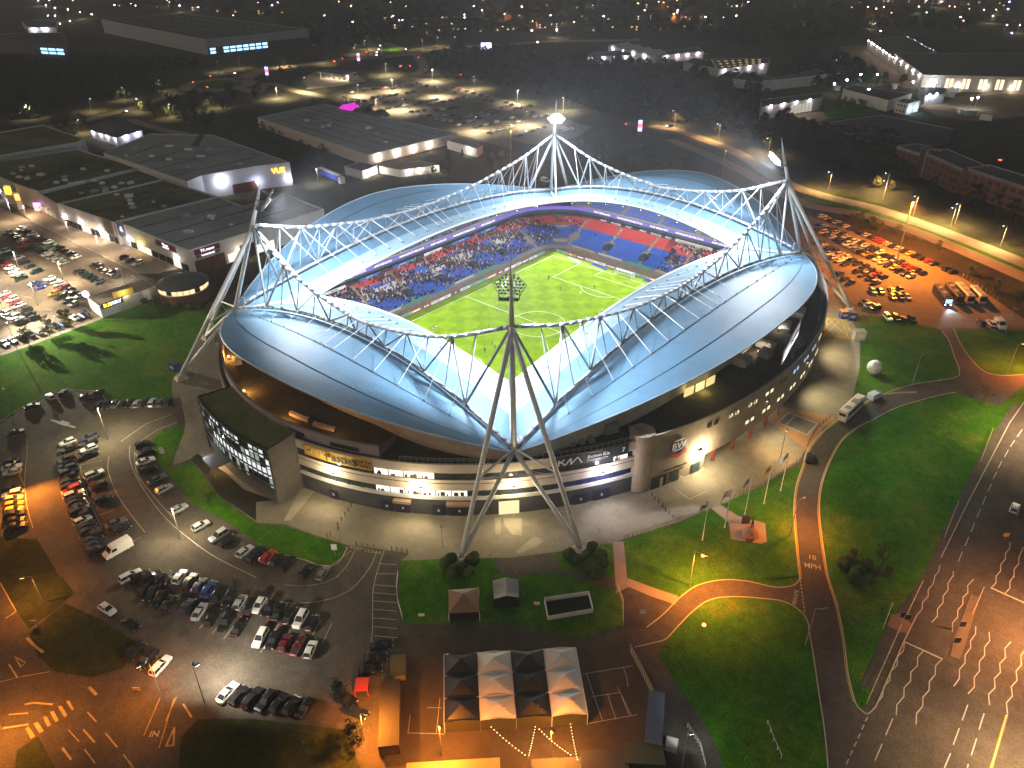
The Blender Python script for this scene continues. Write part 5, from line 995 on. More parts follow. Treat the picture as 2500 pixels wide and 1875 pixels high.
# bollards along the concourse
BOL = mat('bollard_black', (.02, .02, .02), .6); BOLY = mat('bollard_pale', (.55, .48, .25), .6)
bol_me = MB().lathe(0, 0, [(.09, 0), (.09, 1.0), (.11, 1.0), (.11, 1.1), (.06, 1.18)], 8).mesh('bollard', BOL); boly_me = MB().lathe(0, 0, [(.08, 0), (.08, 1.2), (.05, 1.3)], 8).mesh('bollard', BOLY)
def bollards(pts, me, lab, grp):
    for i, q in enumerate(pts): tag(put('bollard', me, None, (*q, .01)), lab % ORD(i), 'bollard', grp)
bollards([(26.01,-99.16),(26.76,-100.53),(27.54,-102.05),(28.15,-103.58),(28.92,-105.19),(29.92,-108.04),(29.99,-108.94)], bol_me, '%s black bollard in the slanting row by the yellow sponsor board', 'bollards across the concourse')
bollards([(36.99,-106.51),(38.17,-105.96),(39.26,-105.27),(40.51,-104.66),(43.78,-102.55),(44.75,-101.94),(45.77,-101.44),(46.96,-100.97)], bol_me, '%s black bollard in the row at the car park entrance, from the left', 'bollards at the car park entrance')
bollards([(49.53,-96.21),(53.05,-92.96),(56.32,-89.91),(61.34,-90.43)], boly_me, '%s pale post near the left foot of the front mast', 'pale posts by the mast feet')
bollards([(68.68,-77.41),(70.86,-79.98),(73.98,-69.24),(72.47,-73.92)], boly_me, '%s pale post near the right foot of the front mast', 'pale posts by the mast feet')
bollards([(76.2,-51.23),(77.38,-51.87),(78.69,-52.37),(80.11,-53.02),(81.28,-53.6),(82.56,-54.06),(83.87,-54.75)], bol_me, '%s low black bollard in the row below the prow', 'bollards below the prow')
bollards([(94.87,7.28),(94.7,5.32),(94.48,3.69),(94.42,1.85),(94.35,0.04),(94.42,-1.64),(94.71,-3.46),(94.89,-5.35),(95.17,-7.12),(95.56,-8.77)], bol_me, '%s hooped bollard along the kerb by the red paving', 'bollards by the red paving')
bollards([(-60.04,-90.1),(-56.82,-90.05),(-53.86,-91.94),(-53.98,-94.63),(-70,-79.51),(-70.15,-76.59),(-74.09,-74.24)], boly_me, '%s yellow post beside the west mast foot', 'yellow posts by the west mast')
bollards([(89.97,136.53),(95.6,131.98),(97.02,131.09),(99.01,128.64),(100.53,127.21),(102.03,125.81),(103.67,124.55),(105.42,122.77),(107.14,121.02),(108.68,119.16),(110.32,116.81)], boly_me, '%s white marker post along the coach park verge', 'marker posts by the coaches')
# hooped fences
def fence(pts, h, label, m, n, rails=2):
    P = [Vector(p) for p in pts]; L = [0]
    for a, b in zip(P, P[1:]): L.append(L[-1] + (b - a).length)
    o = world(thing('railing', label, 'railing', (*pts[0], 0)))
    def at(d):
        for i in range(len(P) - 1):
            if d <= L[i + 1] + 1e-6: return P[i].lerp(P[i + 1], (d - L[i]) / max(1e-6, L[i + 1] - L[i]))
        return P[-1]
    for i in range(n + 1): q = at(L[-1] * i / n); MB().tube((q.x, q.y, 0), (q.x, q.y, h), .05, n=5).build('post', m, o)
    for r in range(rails):
        z = h * (1 - .45 * r) - .03; b = MB()
        for i in range(n): p, q = at(L[-1] * i / n), at(L[-1] * (i + 1) / n); b.tube((p.x, p.y, z), (q.x, q.y, z), .045, n=5)
        b.build('rail', m, o)
    return o
RAILG = mat('rail_dark', (.04, .06, .03), .6); RAILW = mat('rail_pale', (.5, .46, .34), .6)
fence([(79.39,-67.49),(85.41,-55.1),(88.7,-46.13)], 1.1, 'low dark railing along the lawn before the statue path', RAILG, 22)
fence([(89.78,-43.5),(94.47,-29.09),(96.62,-16.17)], 1.1, 'low dark railing along the lawn by the flagpoles', RAILG, 20)
fence([(78.23,74.64),(82.78,66.24),(87.06,57.33)], 1.3, 'dark railing beside the ticket kiosk on the lawn', RAILG, 8); fence([(85.82,54.26),(90.47,41.93),(94.06,29.3)], 1.2, 'dark railing on the lawn edge by the giant ball', RAILG, 10)
fence([(-48.56,-100.32),(-42.07,-103.04),(-34.95,-106.65)], 1.2, 'pale railing at the end of the car park bays', RAILG, 8)
fence([(50.3,-106.59),(52.96,-109.34),(56.15,-111.83),(59.46,-113.69)], 1.5, 'pale mesh fence on the left side of the tent lawn', RAILW, 14); fence([(86.57,-80.45),(89.51,-82.95),(92.52,-87.41)], 1.5, 'pale mesh fence on the right side of the tent lawn', RAILW, 12)
fence([(96.84,-91.56),(101.31,-94.4),(105.36,-97.21)], 1.8, 'tall pale fence along the yard bank', RAILW, 16, 3); fence([(93.38,-88.51),(96.84,-91.56)], 1.4, 'dark fence closing the corner of the yard', RAILG, 6)
fence([(68.01,-91.36),(76.03,-84.27),(81.59,-82.66),(86.57,-80.86)], 1.2, 'dark fence along the top of the tent lawn', RAILG, 16)
fence([(130.68,-8.05),(131.65,-21.91)], 1.1, 'pale railing by the path beside the main road', RAILW, 8); fence([(129.23,28.83),(130.43,12.48)], 1.1, 'pale railing at the top of the main road verge', RAILW, 8)
fence([(132.21,-39.36),(132.63,-50.67)], 1.1, 'pale railing above the road crossing', RAILW, 8); fence([(132.62,-53.65),(133.72,-74.44)], 1.1, 'pale railing below the road crossing', RAILW, 14); fence([(129.58,-49.27),(130.22,-56.08)], 1.1, 'short pale railing by the crossing path', RAILW, 5)
fence([(141.93,-33.26),(142.06,-41.42)], 1.1, 'pale railing on the traffic island', RAILW, 6); fence([(112.78,-98.46),(116.16,-100.24),(118.57,-102.89)], 1.2, 'white curved railing behind the twin lamp', RAILW, 10)
fence([(122.52,-89.21),(124.55,-91.38),(126.95,-93.6)], 1.0, 'white barrier rail lying across the round lawn', WHITE, 4, 1)
fence([(60.86,-114.72),(67.94,-108.38),(75.87,-100.43)], 1.2, 'dark fence between the tent lawn and yard', RAILG, 16)
# ================================================================ VEHICLES
PAINT = mat('car_paint', (.5, .5, .5), .28, .15, objcol=True, spec=.6); GLASSC = mat('car_glass', (.015, .018, .02), .08); TYRE = mat('tyre', (.012, .012, .012), .8); TAIL = mat('tail_lamp', (.35, .01, .01), .3); HEADL = mat('head_lamp', (.6, .6, .58), .15)
def car_meshes(L, H, hood, bootx, cab0, cab1, top0, top1, wd=1.78):
    hw = wd / 2; B = MB(); st = [(-L / 2, .48, .72, .82), (-L / 2 + .18, .32, bootx, .94), (cab0, .26, .92, 1), (0, .26, .95, 1), (cab1, .26, .95, 1), (L / 2 - .35, .28, hood, .95), (L / 2, .42, hood - .16, .80)]
    rows = []
    for x, zb, zt, ws in st: w = hw * ws; rows.append([(x, -w * .92, zb), (x, -w, zb + .22), (x, -w * .99, zt - .12), (x, -w * .86, zt), (x, w * .86, zt), (x, w * .99, zt - .12), (x, w, zb + .22), (x, w * .92, zb)])
    B.grid([r[::-1] for r in rows]); B.add(rows[0], [tuple(range(8))]); B.add(rows[-1], [tuple(reversed(range(8)))])
    B.add([(cab0 + .12, 0, 0)], [])
    tw, bw = hw * .68, hw * .86
    # roof skin
    r0 = [(top0, -tw, H - .02), (top1, -tw, H - .04), (top1, tw, H - .04), (top0, tw, H - .02)]
    B.add([(x, y, H - .07) for x, y, z in r0] + r0 + [((top0 + top1) / 2, -tw * .8, H + .02), ((top0 + top1) / 2, tw * .8, H + .02)], [(4, 5, 8), (6, 7, 9), (7, 4, 8, 9), (5, 6, 9, 8), (0, 1, 5, 4), (1, 2, 6, 5), (2, 3, 7, 6), (3, 0, 4, 7)])
    G = MB(); zb = .91; P = [(cab0, -bw, zb), (cab1 + .45, -bw, zb), (cab1 + .45, bw, zb), (cab0, bw, zb), (top0, -tw, H - .05), (top1, -tw, H - .07), (top1, tw, H - .07), (top0, tw, H - .05)]
    G.add(P, [(0, 1, 5, 4), (1, 2, 6, 5), (2, 3, 7, 6), (3, 0, 4, 7)])
    pil = []
    for s in (-1, 1):
        xm = (top0 + top1) / 2
        for xa, xb in ((cab0, top0), ((cab0 + cab1) / 2 + .25, xm), (cab1 + .45, top1)): B.tube((xa, s * bw * 1.005, zb), (xb, s * tw * 1.005, H - .06), .045, n=4)
    return B, G
def tyre_mb(x, y): return MB().tube((x, y - .11, .32), (x, y + .11, .32), .32, n=10)
def rim_mb(x, y): return MB().tube((x, y - .115, .32), (x, y + .115, .32), .19, n=8)
def wheel_mb(x, y): w = MB(); w.tube((x, y - .11, .32), (x, y + .11, .32), .32, n=10, mi=0); w.tube((x, y - .115, .32), (x, y + .115, .32), .19, n=8, mi=1); return w
RIM = mat('wheel_rim', (.35, .35, .36), .35, .6)
CAR = {}; CARGEO = {}
for kind, a in (('saloon', (4.5, 1.43, .86, .90, -1.75, .55, -1.05, .15)), ('hatchback', (4.0, 1.47, .88, .95, -1.95, .45, -1.5, .1)), ('estate car', (4.6, 1.55, .92, 1.0, -2.2, .6, -1.9, .2)), ('sports utility car', (4.5, 1.70, 1.0, 1.05, -2.15, .6, -1.8, .2, 1.86))):
    B, G = car_meshes(*a); L = a[0]; d = dict(body=B.mesh('body', PAINT), windows=G.mesh('windows', GLASSC))
    d['wheels'] = [(tyre_mb(x, y).mesh('wheel', TYRE), rim_mb(x, y).mesh('rim', RIM)) for x in (-L * .29, L * .31) for y in (-.78, .78)]
    d['head'] = [MB().box(L / 2 - .12, s * .6, .58, .22, .36, .16).mesh('headlight', HEADL) for s in (-1, 1)]; d['tail'] = [MB().box(-L / 2 + .08, s * .62, .66, .16, .3, .2).mesh('tail_light', TAIL) for s in (-1, 1)]
    o = MB(); o.v = list(B.v); o.f = list(B.f); o.m = list(B.m); o.add(G.v, G.f, 1)
    for x in (-L * .29, L * .31):
        for y in (-.78, .78): w = wheel_mb(x, y); o.add(w.v, w.f, 2)
    for s in (-1, 1): o.box(L / 2 - .12, s * .6, .58, .22, .36, .16, 0, 3); o.box(-L / 2 + .08, s * .62, .66, .16, .3, .2, 0, 4)
    d['one'] = o.mesh('car', [PAINT, GLASSC, TYRE, HEADL, TAIL]); CAR[kind] = d; CARGEO[kind] = (B, G, L)
COLS = {'black': (.010, .010, .012), 'white': (.70, .70, .68), 'silver': (.40, .41, .42), 'grey': (.12, .125, .13), 'blue': (.015, .05, .26), 'dark blue': (.01, .02, .06), 'red': (.42, .02, .015), 'maroon': (.14, .012, .015), 'yellow': (.65, .38, .02), 'green': (.01, .07, .05)}
ALIAS = dict(k='black', w='white', s='silver', g='grey', b='blue', n='dark blue', r='red', m='maroon', y='yellow', e='green')
crng = random.Random(21); NCAR = 0
def car(xy, ang, colour, kind=None, parts=True, label='', group='', mi_lights=False):
    global NCAR
    NCAR += 1; kind = kind or crng.choice(('saloon', 'hatchback', 'hatchback', 'estate car', 'sports utility car')); d = CAR[kind]; c = COLS[colour]; j = crng.uniform(.85, 1.15); c = tuple(v * j for v in c)
    lab = label.replace('CAR', colour + ' ' + kind)
    if not parts:
        return tag(put('parked_car', d['one'], None, (*xy, .03), (0, 0, ang), col=c), lab, 'car', group)
    o = thing('parked_car', lab, 'car', (*xy, .03), ang, group)
    put('body', d['body'], o, col=c); put('windows', d['windows'], o)
    for me, rm_ in d['wheels']: put('rim', rm_, put('wheel', me, o))
    for me in d['head']: put('headlight', me, o)
    for me in d['tail']: put('tail_light', me, o)
    return o
STUFFCARS = MB(); SPAL = ['black', 'white', 'silver', 'grey', 'blue', 'dark blue', 'red', 'maroon', 'yellow', 'green']
def stuff_car(xy, ang, colour, kind):
    B, G, L = CARGEO[kind]; c, s = math.cos(ang), math.sin(ang); tf = lambda V: [(xy[0] + x * c - y * s, xy[1] + x * s + y * c, z + .03) for x, y, z in V]
    STUFFCARS.add(tf(B.v), B.f, SPAL.index(colour)); STUFFCARS.add(tf(G.v), G.f, 10)
    for x in (-L * .29, L * .31):
        for y in (-.78, .78): STUFFCARS.box(xy[0] + x * c - y * s, xy[1] + x * s + y * c, .03, .6, .25, .6, ang, 11)
def row(a, b, cols, h0, h1, where, parts=True, flip=.35, kind=None, group=None, h2=None, stuff=False):
    """cars evenly from a to b; h0->h1 is the car axis on the ground"""
    n = len(cols); ang = head(h0, h1); ang2 = head(*h2) if h2 else ang
    for i, ch in enumerate(cols):
        if ch == '.': continue
        t = i / max(1, n - 1); q = Vector(a).lerp(Vector(b), t) + Vector((crng.uniform(-.12, .12), crng.uniform(-.12, .12))); an = lerp(ang, ang2, t)
        if stuff: stuff_car(q, an, ALIAS[ch], crng.choice(('saloon', 'hatchback', 'estate car'))); continue
        car(q, an + (math.pi if crng.random() < flip else 0) + crng.uniform(-.03, .03), ALIAS[ch], kind, parts, 'CAR, %s in %s' % (ORD(i), where), group or 'cars parked in the front car park')
ax = [(-26.26,-141.3),(-25.77,-137)]
row((-59.98,-117.58), (-46.94,-104.5), 'kkgkksksgk', *[(-51.18,-114.63),(-55.1,-111.08)], 'the curved row under the west lawn, from the left')
row((-67.65,-117.84), (-66.01,-114.83), 'kgk', *[(-65.55,-117.64),(-68.64,-114.62)], 'the short row at the tip of the west lawn')
for q, c, h, w_ in (((-74.95,-124.48), 'white', [(-71.75,-124.52),(-78.21,-124.43)], 'alone by the west lawn kerb'), ((-73.92,-121.42), 'dark blue', [(-71.76,-122.95),(-75.86,-119.96)], 'beside a white car on the west lawn kerb'), ((-73.44,-129.86), 'dark blue', [(-73.3,-131.27),(-72.96,-128.67)], 'alone near the left lawn corner'), ((-63.56,-137.85), 'dark blue', [(-64.56,-139.75),(-63.52,-135.72)], 'alone at the left edge beyond the aisle'),
                    ((14.62,-149.88), 'white', [(12.34,-150.09),(16.66,-149.47)], 'driving across the dim middle of the front car park'), ((21.62,-148.79), 'black', [(19.5,-149.12),(23.71,-148.46)], 'parked beside the dark grass island'),
                    ((61.6,-120.85), 'black', [(60.38,-122.6),(62.92,-119.19)], 'facing the yard fence, farthest of three'), ((63.08,-123.52), 'black', [(61.78,-125.14),(64.29,-121.8)], 'facing the yard fence, middle of three'), ((64.31,-125.78), 'black', [(62.94,-127.44),(65.58,-124.02)], 'facing the yard fence, nearest of three'), ((65.75,-132.55), 'black', [(63.98,-133.16),(67.68,-132.09)], 'by the dark hedge near the yard gate'), ((69.05,-132.83), 'dark blue', [(67.64,-133.31),(70.46,-132.35)], 'nearest the yard gate')):
    car(q, head(*h), c, 'hatchback' if c == 'white' else 'saloon', True, 'CAR ' + w_, 'single cars in the front car park')
row((-50.54,-143.46), (-46.05,-145.11), 'kww', *[(-49.01,-146.14),(-47.28,-142.52)], 'the upper left edge row, from the top'); row((-39.15,-147.63), (-24.49,-152.03), 'kwsyykkk', *[(-40.11,-149.57),(-38.17,-145.94)], 'the left edge row in orange light, from the top')
row((-48.58,-130.83), (-45.26,-131.94), 'wk', *ax, 'the short pair at the head of the left column'); row((-46.45,-126.3), (-39.21,-129.67), 'nkwk', *ax, 'the upper right column, from the top')
row((-41.07,-134.42), (-29.71,-138.12), 'kkknkkk', *ax, 'the dark left column, from the top'); row((-27.96,-138.6), (-15.26,-141.6), 'rwkkkkkw', *ax, 'the orange lit left column, from the top', h2=[(-15.47,-143.54),(-15.45,-139.45)]); row((-12.64,-141.86), (-3.74,-143.59), 'kkkknk', *[(-15.47,-143.54),(-15.45,-139.45)], 'the lowest left column, from the top')
row((-30.09,-132.33), (-19.29,-135.32), 'wkk', *ax, 'the sparse right column, from the top'); row((-8.77,-137.04), (-6.03,-137.17), 'gk', *[(-9.04,-139.51),(-8.5,-134.52)], 'the pair above the white van')
row((-32.83,-118.67), (-22.1,-123.08), 'kkwk', *[(-33.44,-120.51),(-32.7,-116.57)], 'the row below the small pavilion lawn, from the top')
row((-16.71,-123.51), (-2.74,-125.68), 'gs.s', *[(-11.47,-126.96),(-11.27,-122.31)], 'the upper bank row, from the top', h2=[(-3.34,-128.02),(-3.41,-123.59)]); row((6.46,-125.22), (23.82,-123.12), 's.sk.sk', *[(6.24,-127.88),(6.38,-122.77)], 'the lower bank row, from the top', h2=[(19.46,-125.5),(18.55,-120.69)])
row((23.45,-121.85), (35.66,-118.46), 'krkk.k', *[(26.64,-123.81),(25.34,-119.54)], 'the row below the bank lawn, from the left', flip=.1)
car((38.64,-116.61), head(*[(38.38,-117.58),(36.64,-113.89)]), 'grey', 'hatchback', True, 'CAR at the right end of the row below the bank lawn', 'cars parked in the front car park')
hx = [(53.59,-131.86),(51.21,-128.03)]
row((9.26,-142.71), (16.71,-137.37), 'wkkkk', *[(9.88,-144.71),(10.08,-141.15)], 'the far left end of the centre block, from the left'); row((17.34,-136.2), (35.17,-131.44), 'wknbkkskww'[:8], *hx, 'the back row of the centre block, from the left'); row((36.1,-130.05), (47.55,-126.1), 'wkkkwk', *hx, 'the right half of the centre block back row')
row((14.5,-142.41), (22.23,-141.59), 'kkkk', *hx, 'the dark middle of the centre block'); row((25.72,-139.37), (38,-135.79), 'nskkk', *hx, 'the front row of the centre block, from the left'); row((43.25,-134.53), (52.41,-129.97), 'wkmmw', *hx, 'the right end of the centre block front row')
row((28.59,-151.34), (35.06,-149.81), 'kkw', *[(35.85,-151.75),(34.42,-147.68)], 'the trio beside the dark island'); row((49.09,-145.07), (62,-138.02), 'wkkkkkk', *[(49.68,-147),(48.48,-143.1)], 'the lowest row before the dark verge, from the left')
# retail park
rx = [(-172.16,-82.62),(-173.1,-77.3)]; RG = 'cars in the retail car park'
def rr(a, b, cols, where, h=None): row(a, b, cols, *(h or rx), where, False, .5, group=RG)
rr((-226.3,-81), (-172.8,-80.2), 'sekwmkekwsww', 'the top left retail row, from the far end'); rr((-226.2,-75.4), (-175.3,-74.2), 'wkwmksekkkw', 'the top right retail row, from the far end')
rr((-193.2,-95.1), (-170.52,-96.53), 'nrwwwe', 'the left edge retail row'); rr((-192.1,-89.5), (-172.72,-90.51), 'skne', 'the second left edge retail row'); rr((-203.7,-90.5), (-198.9,-91.3), 'we', 'the left edge pair')
rr((-160.16,-79.87), (-144.29,-79.15), 'kkekkg', 'the middle retail row by the shops'); rr((-161.7,-73.01), (-145.3,-73.02), 'kkksmg', 'the middle right retail row by the shops')
rr((-160.52,-95.66), (-131.72,-93.77), 'bb.ykgs', 'the lower retail row with a yellow car'); rr((-161.22,-90.05), (-136.98,-89.5), 'wssmkks', 'the lower right retail row')
rr((-159.55,-106.1), (-144.8,-106.72), 'wrwrs', 'the lower left retail row'); rr((-144.48,-112.42), (-131.33,-111.01), 'esswwk', 'the bottom left retail row'); rr((-139.2,-106.75), (-131.27,-106.99), 'kkk', 'the dark trio in the bottom retail row')
rr((-119.05,-120.79), (-119.55,-115.78), 'bnk', 'the lawn edge row, left part', [(-121.72,-120.52),(-116.4,-120.05)]); rr((-118.98,-113), (-119.04,-102.78), 'nwwkb', 'the lawn edge row, middle part', [(-121.42,-112.96),(-117.13,-112.47)]); rr((-120.34,-98.26), (-120.29,-95.59), 'wb', 'the lawn edge row by the yellow shed', [(-123.03,-98.26),(-117.81,-97.82)])
rr((-160.96,-62.35), (-150.4,-61.46), 'kkw', 'the short row before the shop fronts'); rr((-204.7,-83.1), (-199.5,-83.7), 'rn', 'the aisle, moving')
# orange car park
ox = [(69.1,124.04),(71.51,129.86)]; OG = 'cars in the orange lit car park'
def orr(a, b, cols, where, h=None): row(a, b, cols, *(h or ox), where, False, .5, group=OG)
row((27.8,163.2), (91.58,133.55), 'kwyksksk.kskrrskskykkrk.kk', *ox, 'x', stuff=True); orr((33.2,151.2), (83.52,124.56), 'kskkskskwkskkwkkskrrkk', 'the middle back row of the orange car park')
orr((35.7,143.9), (81.27,118.43), 'kykskkwsskykwskykks', 'the middle front row of the orange car park'); orr((41.35,130.12), (73.64,111.26), 'kskkswkkkkrk', 'the inner back row of the orange car park'); orr((49.49,120.55), (73.34,104.82), 'sswk.kgks', 'the inner front row of the orange car park')
orr((75.23,95.84), (77.26,97.57), 'sk', 'the pair by the yellow hatching', [(73.9,97.31),(77.02,94.16)]); orr((79.73,101.61), (82.41,103.23), 'yk', 'the back of the small block by the aisle', [(78.43,103.12),(81.19,99.62)]); orr((82.08,95.68), (86.18,98.79), 'yks', 'the front of the small block by the aisle', [(80.43,97.69),(83.89,93.74)])
orr((76.31,84.85), (80.66,82.53), 'kwk', 'the cluster beside the mast foot', [(77.61,82.32),(79.98,86.75)]); orr((86.41,77.94), (92.99,81.74), 'wkkk', 'the row above the ball lawn', [(85.17,79.39),(87.66,76.43)]); orr((60.26,103.42), (66.48,98.32), 'kkk', 'the dark row behind the mast leg', [(59.89,100.99),(61.16,105.61)])
orr((110.73,93.84), (113.33,95.28), 'nw', 'the pair by the white van', [(109.3,95.4),(111.85,92.06)])
# supermarket car park
tx = [(-186.1,177.9),(-188.2,187.7)]; TG = 'cars in the supermarket car park'
def tr2(a, b, cols, where): row(a, b, cols, *tx, where, False, .5, group=TG, stuff=True)
tr2((-351.4,251.6), (-320.9,264.2), 'kskwkw', 'the far end row by the trees'); tr2((-352.8,208.2), (-341.4,266.1), 'wkkws.k', 'the row past the fuel station'); tr2((-321.8,187.3), (-319.9,221.1), 'kkrwsk', 'the row nearest the purple entrance'); tr2((-305.2,187.3), (-302.2,216.6), 'kykswk', 'the second row by the entrance'); tr2((-288.2,187.6), (-283.8,221.3), 'kkwskm', 'the third row by the entrance')
tr2((-274,214.1), (-273.8,248.2), 'kwkrkk', 'the middle row of the far lot'); tr2((-253.5,185.9), (-238,201), 'skswk', 'the row facing the store wall'); tr2((-237.8,185.7), (-227.2,188), 'sww', 'the white trio in the lot'); tr2((-216.3,184.4), (-222.3,227.8), 'wkskkswkk', 'the long row by the store corner'); tr2((-202.9,185.4), (-203.1,221), 'kkskwkkw', 'the second long row by the store corner')
tr2((-187,181), (-187.1,202.5), 'swwsw', 'the pale row by the store corner'); tr2((-189.6,206.6), (-202.4,241.9), 'kskkk', 'the back row behind the far mast'); tr2((-168.5,183.2), (-169.3,213.3), 'kkskwk', 'the front row behind the far mast'); tr2((-156.5,214.1), (-152.6,225.2), 'kssk', 'the row to the right of the far mast')
for a_, b_, n_ in (((-356.7,222.7), (-339.2,237), 7), ((-327.1,201.5), (-317.3,237.5), 9), ((-287.6,197.8), (-284.5,231.2), 8), ((-267.5,190.4), (-255.9,219.1), 8), ((-256.6,204.1), (-251.2,237.9), 7), ((-227.2,196.6), (-229.2,251), 11), ((-219.9,244), (-216.6,256.5), 4), ((-198.5,220.4), (-189.7,241), 6), ((-306.3,270.1), (-261.3,261.1), 6)):
    row(a_, b_, ''.join(crng.choice('kkswgkn.r') for _ in range(n_)), *tx, 'x', stuff=True)
tr2((-303.9,260.1), (-266.4,251.5), 'kk.s', 'the sparse row near the lamp'); tr2((-254.8,251.5), (-237.3,254.5), 'kk.k', 'the sparse row at the far edge')
tag(STUFFCARS.build('distant_parked_cars', [mat('paint_' + c.replace(' ', '_'), COLS[c], .3, .1) for c in SPAL] + [GLASSC, TYRE]), 'many small parked cars filling the far supermarket and hedge rows', 'cars', kind='stuff')
# moving cars
for q, c, h, lab in (((98.08,-13.68), 'black', [(98.71,-16.24),(97.43,-11.06)], 'CAR driving on the private road past the flagpoles'), ((140.92,-2.17), 'white', [(141.04,-4.92),(140.84,0.67)], 'CAR driving up the main road')):
    car(q, head(*h), c, 'hatchback', True, lab, 'moving cars')
RED_E = glow('tail_lit', (1, .06, .02), 12); WHT_E = glow('head_lit', (.8, .85, 1), 14)
for i, (q, col) in enumerate(zip([(-447,127.9),(-483,153.3),(-496.3,172.5),(-454.8,145.1),(-418.5,63),(-495.2,198.1),(-487.4,245.9),(-480.9,287.6),(-477.5,290.3),(-482.3,303.5),(-412,311.1),(-405.9,313.8),(-431.9,353),(-380.3,308.7),(-337.5,312.7),(-522.6,379.8),(-504.4,364.1),(-489.8,351.6),(-475.9,339.7),(-481.2,382.8),(-494.5,343.1),(-132.6,253.9),(-110.3,266.4),(67.8,313.8),(-43.2,328.2)], 'rrrrwwrrrrrrrrrwwwwwrrwrr')):
    o = car(q, crng.uniform(0, 6), 'black', 'saloon', False, '%s car with %s lamps lit on the far roads, from the left' % (ORD(i), 'red' if col == 'r' else 'white'), 'cars with lit lamps on the far roads'); o.name = 'moving_car'
    MB().box(2.2, 0, .6, .25, 1.7, .4).build('lit_lamps', RED_E if col == 'r' else WHT_E, o, origin=(0, 0, 0))
# vans, coaches, trailer
def van(xy, ang, lab, L=5.9, H=2.5, W=2.0, name='white_van', col=(.72, .71, .68)):
    o = thing(name, lab, 'van', (*xy, .03), ang); m = mat('van_paint_%s' % name, col, .35)
    b = MB(); prof = [(-L / 2, .4), (-L / 2, H - .1), (-L / 2 + .1, H), (L / 2 - 1.9, H), (L / 2 - 1.55, H - .12), (L / 2 - .85, 1.35), (L / 2 - .1, 1.1), (L / 2, .9), (L / 2, .4)]
    n = len(prof); w = W / 2
    b.add([(x, -w, z) for x, z in prof] + [(x, w, z) for x, z in prof], [tuple(range(n))[::-1], tuple(range(n, 2 * n))] + [(i, (i + 1) % n, n + (i + 1) % n, n + i) for i in range(n)]); b.build('body', m, o, origin=(0, 0, 0))
    g = MB(); a_, c_ = (L / 2 - 1.50, H - .2), (L / 2 - .90, 1.42); g.quad((a_[0] + .03, -w * .9, a_[1]), (c_[0] + .03, -w * .9, c_[1]), (c_[0] + .03, w * .9, c_[1]), (a_[0] + .03, w * .9, a_[1])); g.build('windscreen', GLASSC, o, origin=(0, 0, 0))
    for s in (-1, 1): MB().add([(L / 2 - 2.5, s * (w + .015), 1.45), (L / 2 - 1.2, s * (w + .015), 1.45), (L / 2 - 1.6, s * (w + .015), H - .35), (L / 2 - 2.5, s * (w + .015), H - .35)], [(0, 1, 2, 3), (3, 2, 1, 0)]).build('side_window', GLASSC, o, origin=(0, 0, 0))
    for me in [wheel_mb(x, y).mesh('wheel', [TYRE, RIM]) for x in (-L * .3, L * .32) for y in (-.88, .88)]: put('wheel', me, o)
    b = MB()
    for i in range(5): b.box(-L / 2 + .5 + i * .75, 0, H + .005, .06, W * .85, .03)
    b.build('roof_ribs', m, o, origin=(0, 0, 0)); return o
van((0.01,-140.83), head(*[(-0.41,-137.44),(-0.27,-143.81)]), 'long white panel van among cars in the front car park')
van((115.85,95.47), head(*[(114.16,98.41),(117.6,93.72)]), 'white box van at the coach park edge', name='box_van', L=5, H=2.7)
van((100.35,25.28), head(*[(99.54,22.62),(101.32,28.92)]), 'pale van stopped behind the coach', name='pale_van', L=4.6, H=2.1, col=(.55, .6, .68))
van((-97,124.3), head(*[(-99.9,124.5),(-94.3,124)]), 'orange lit van beyond the far roof', name='far_van', L=5, H=2.3)
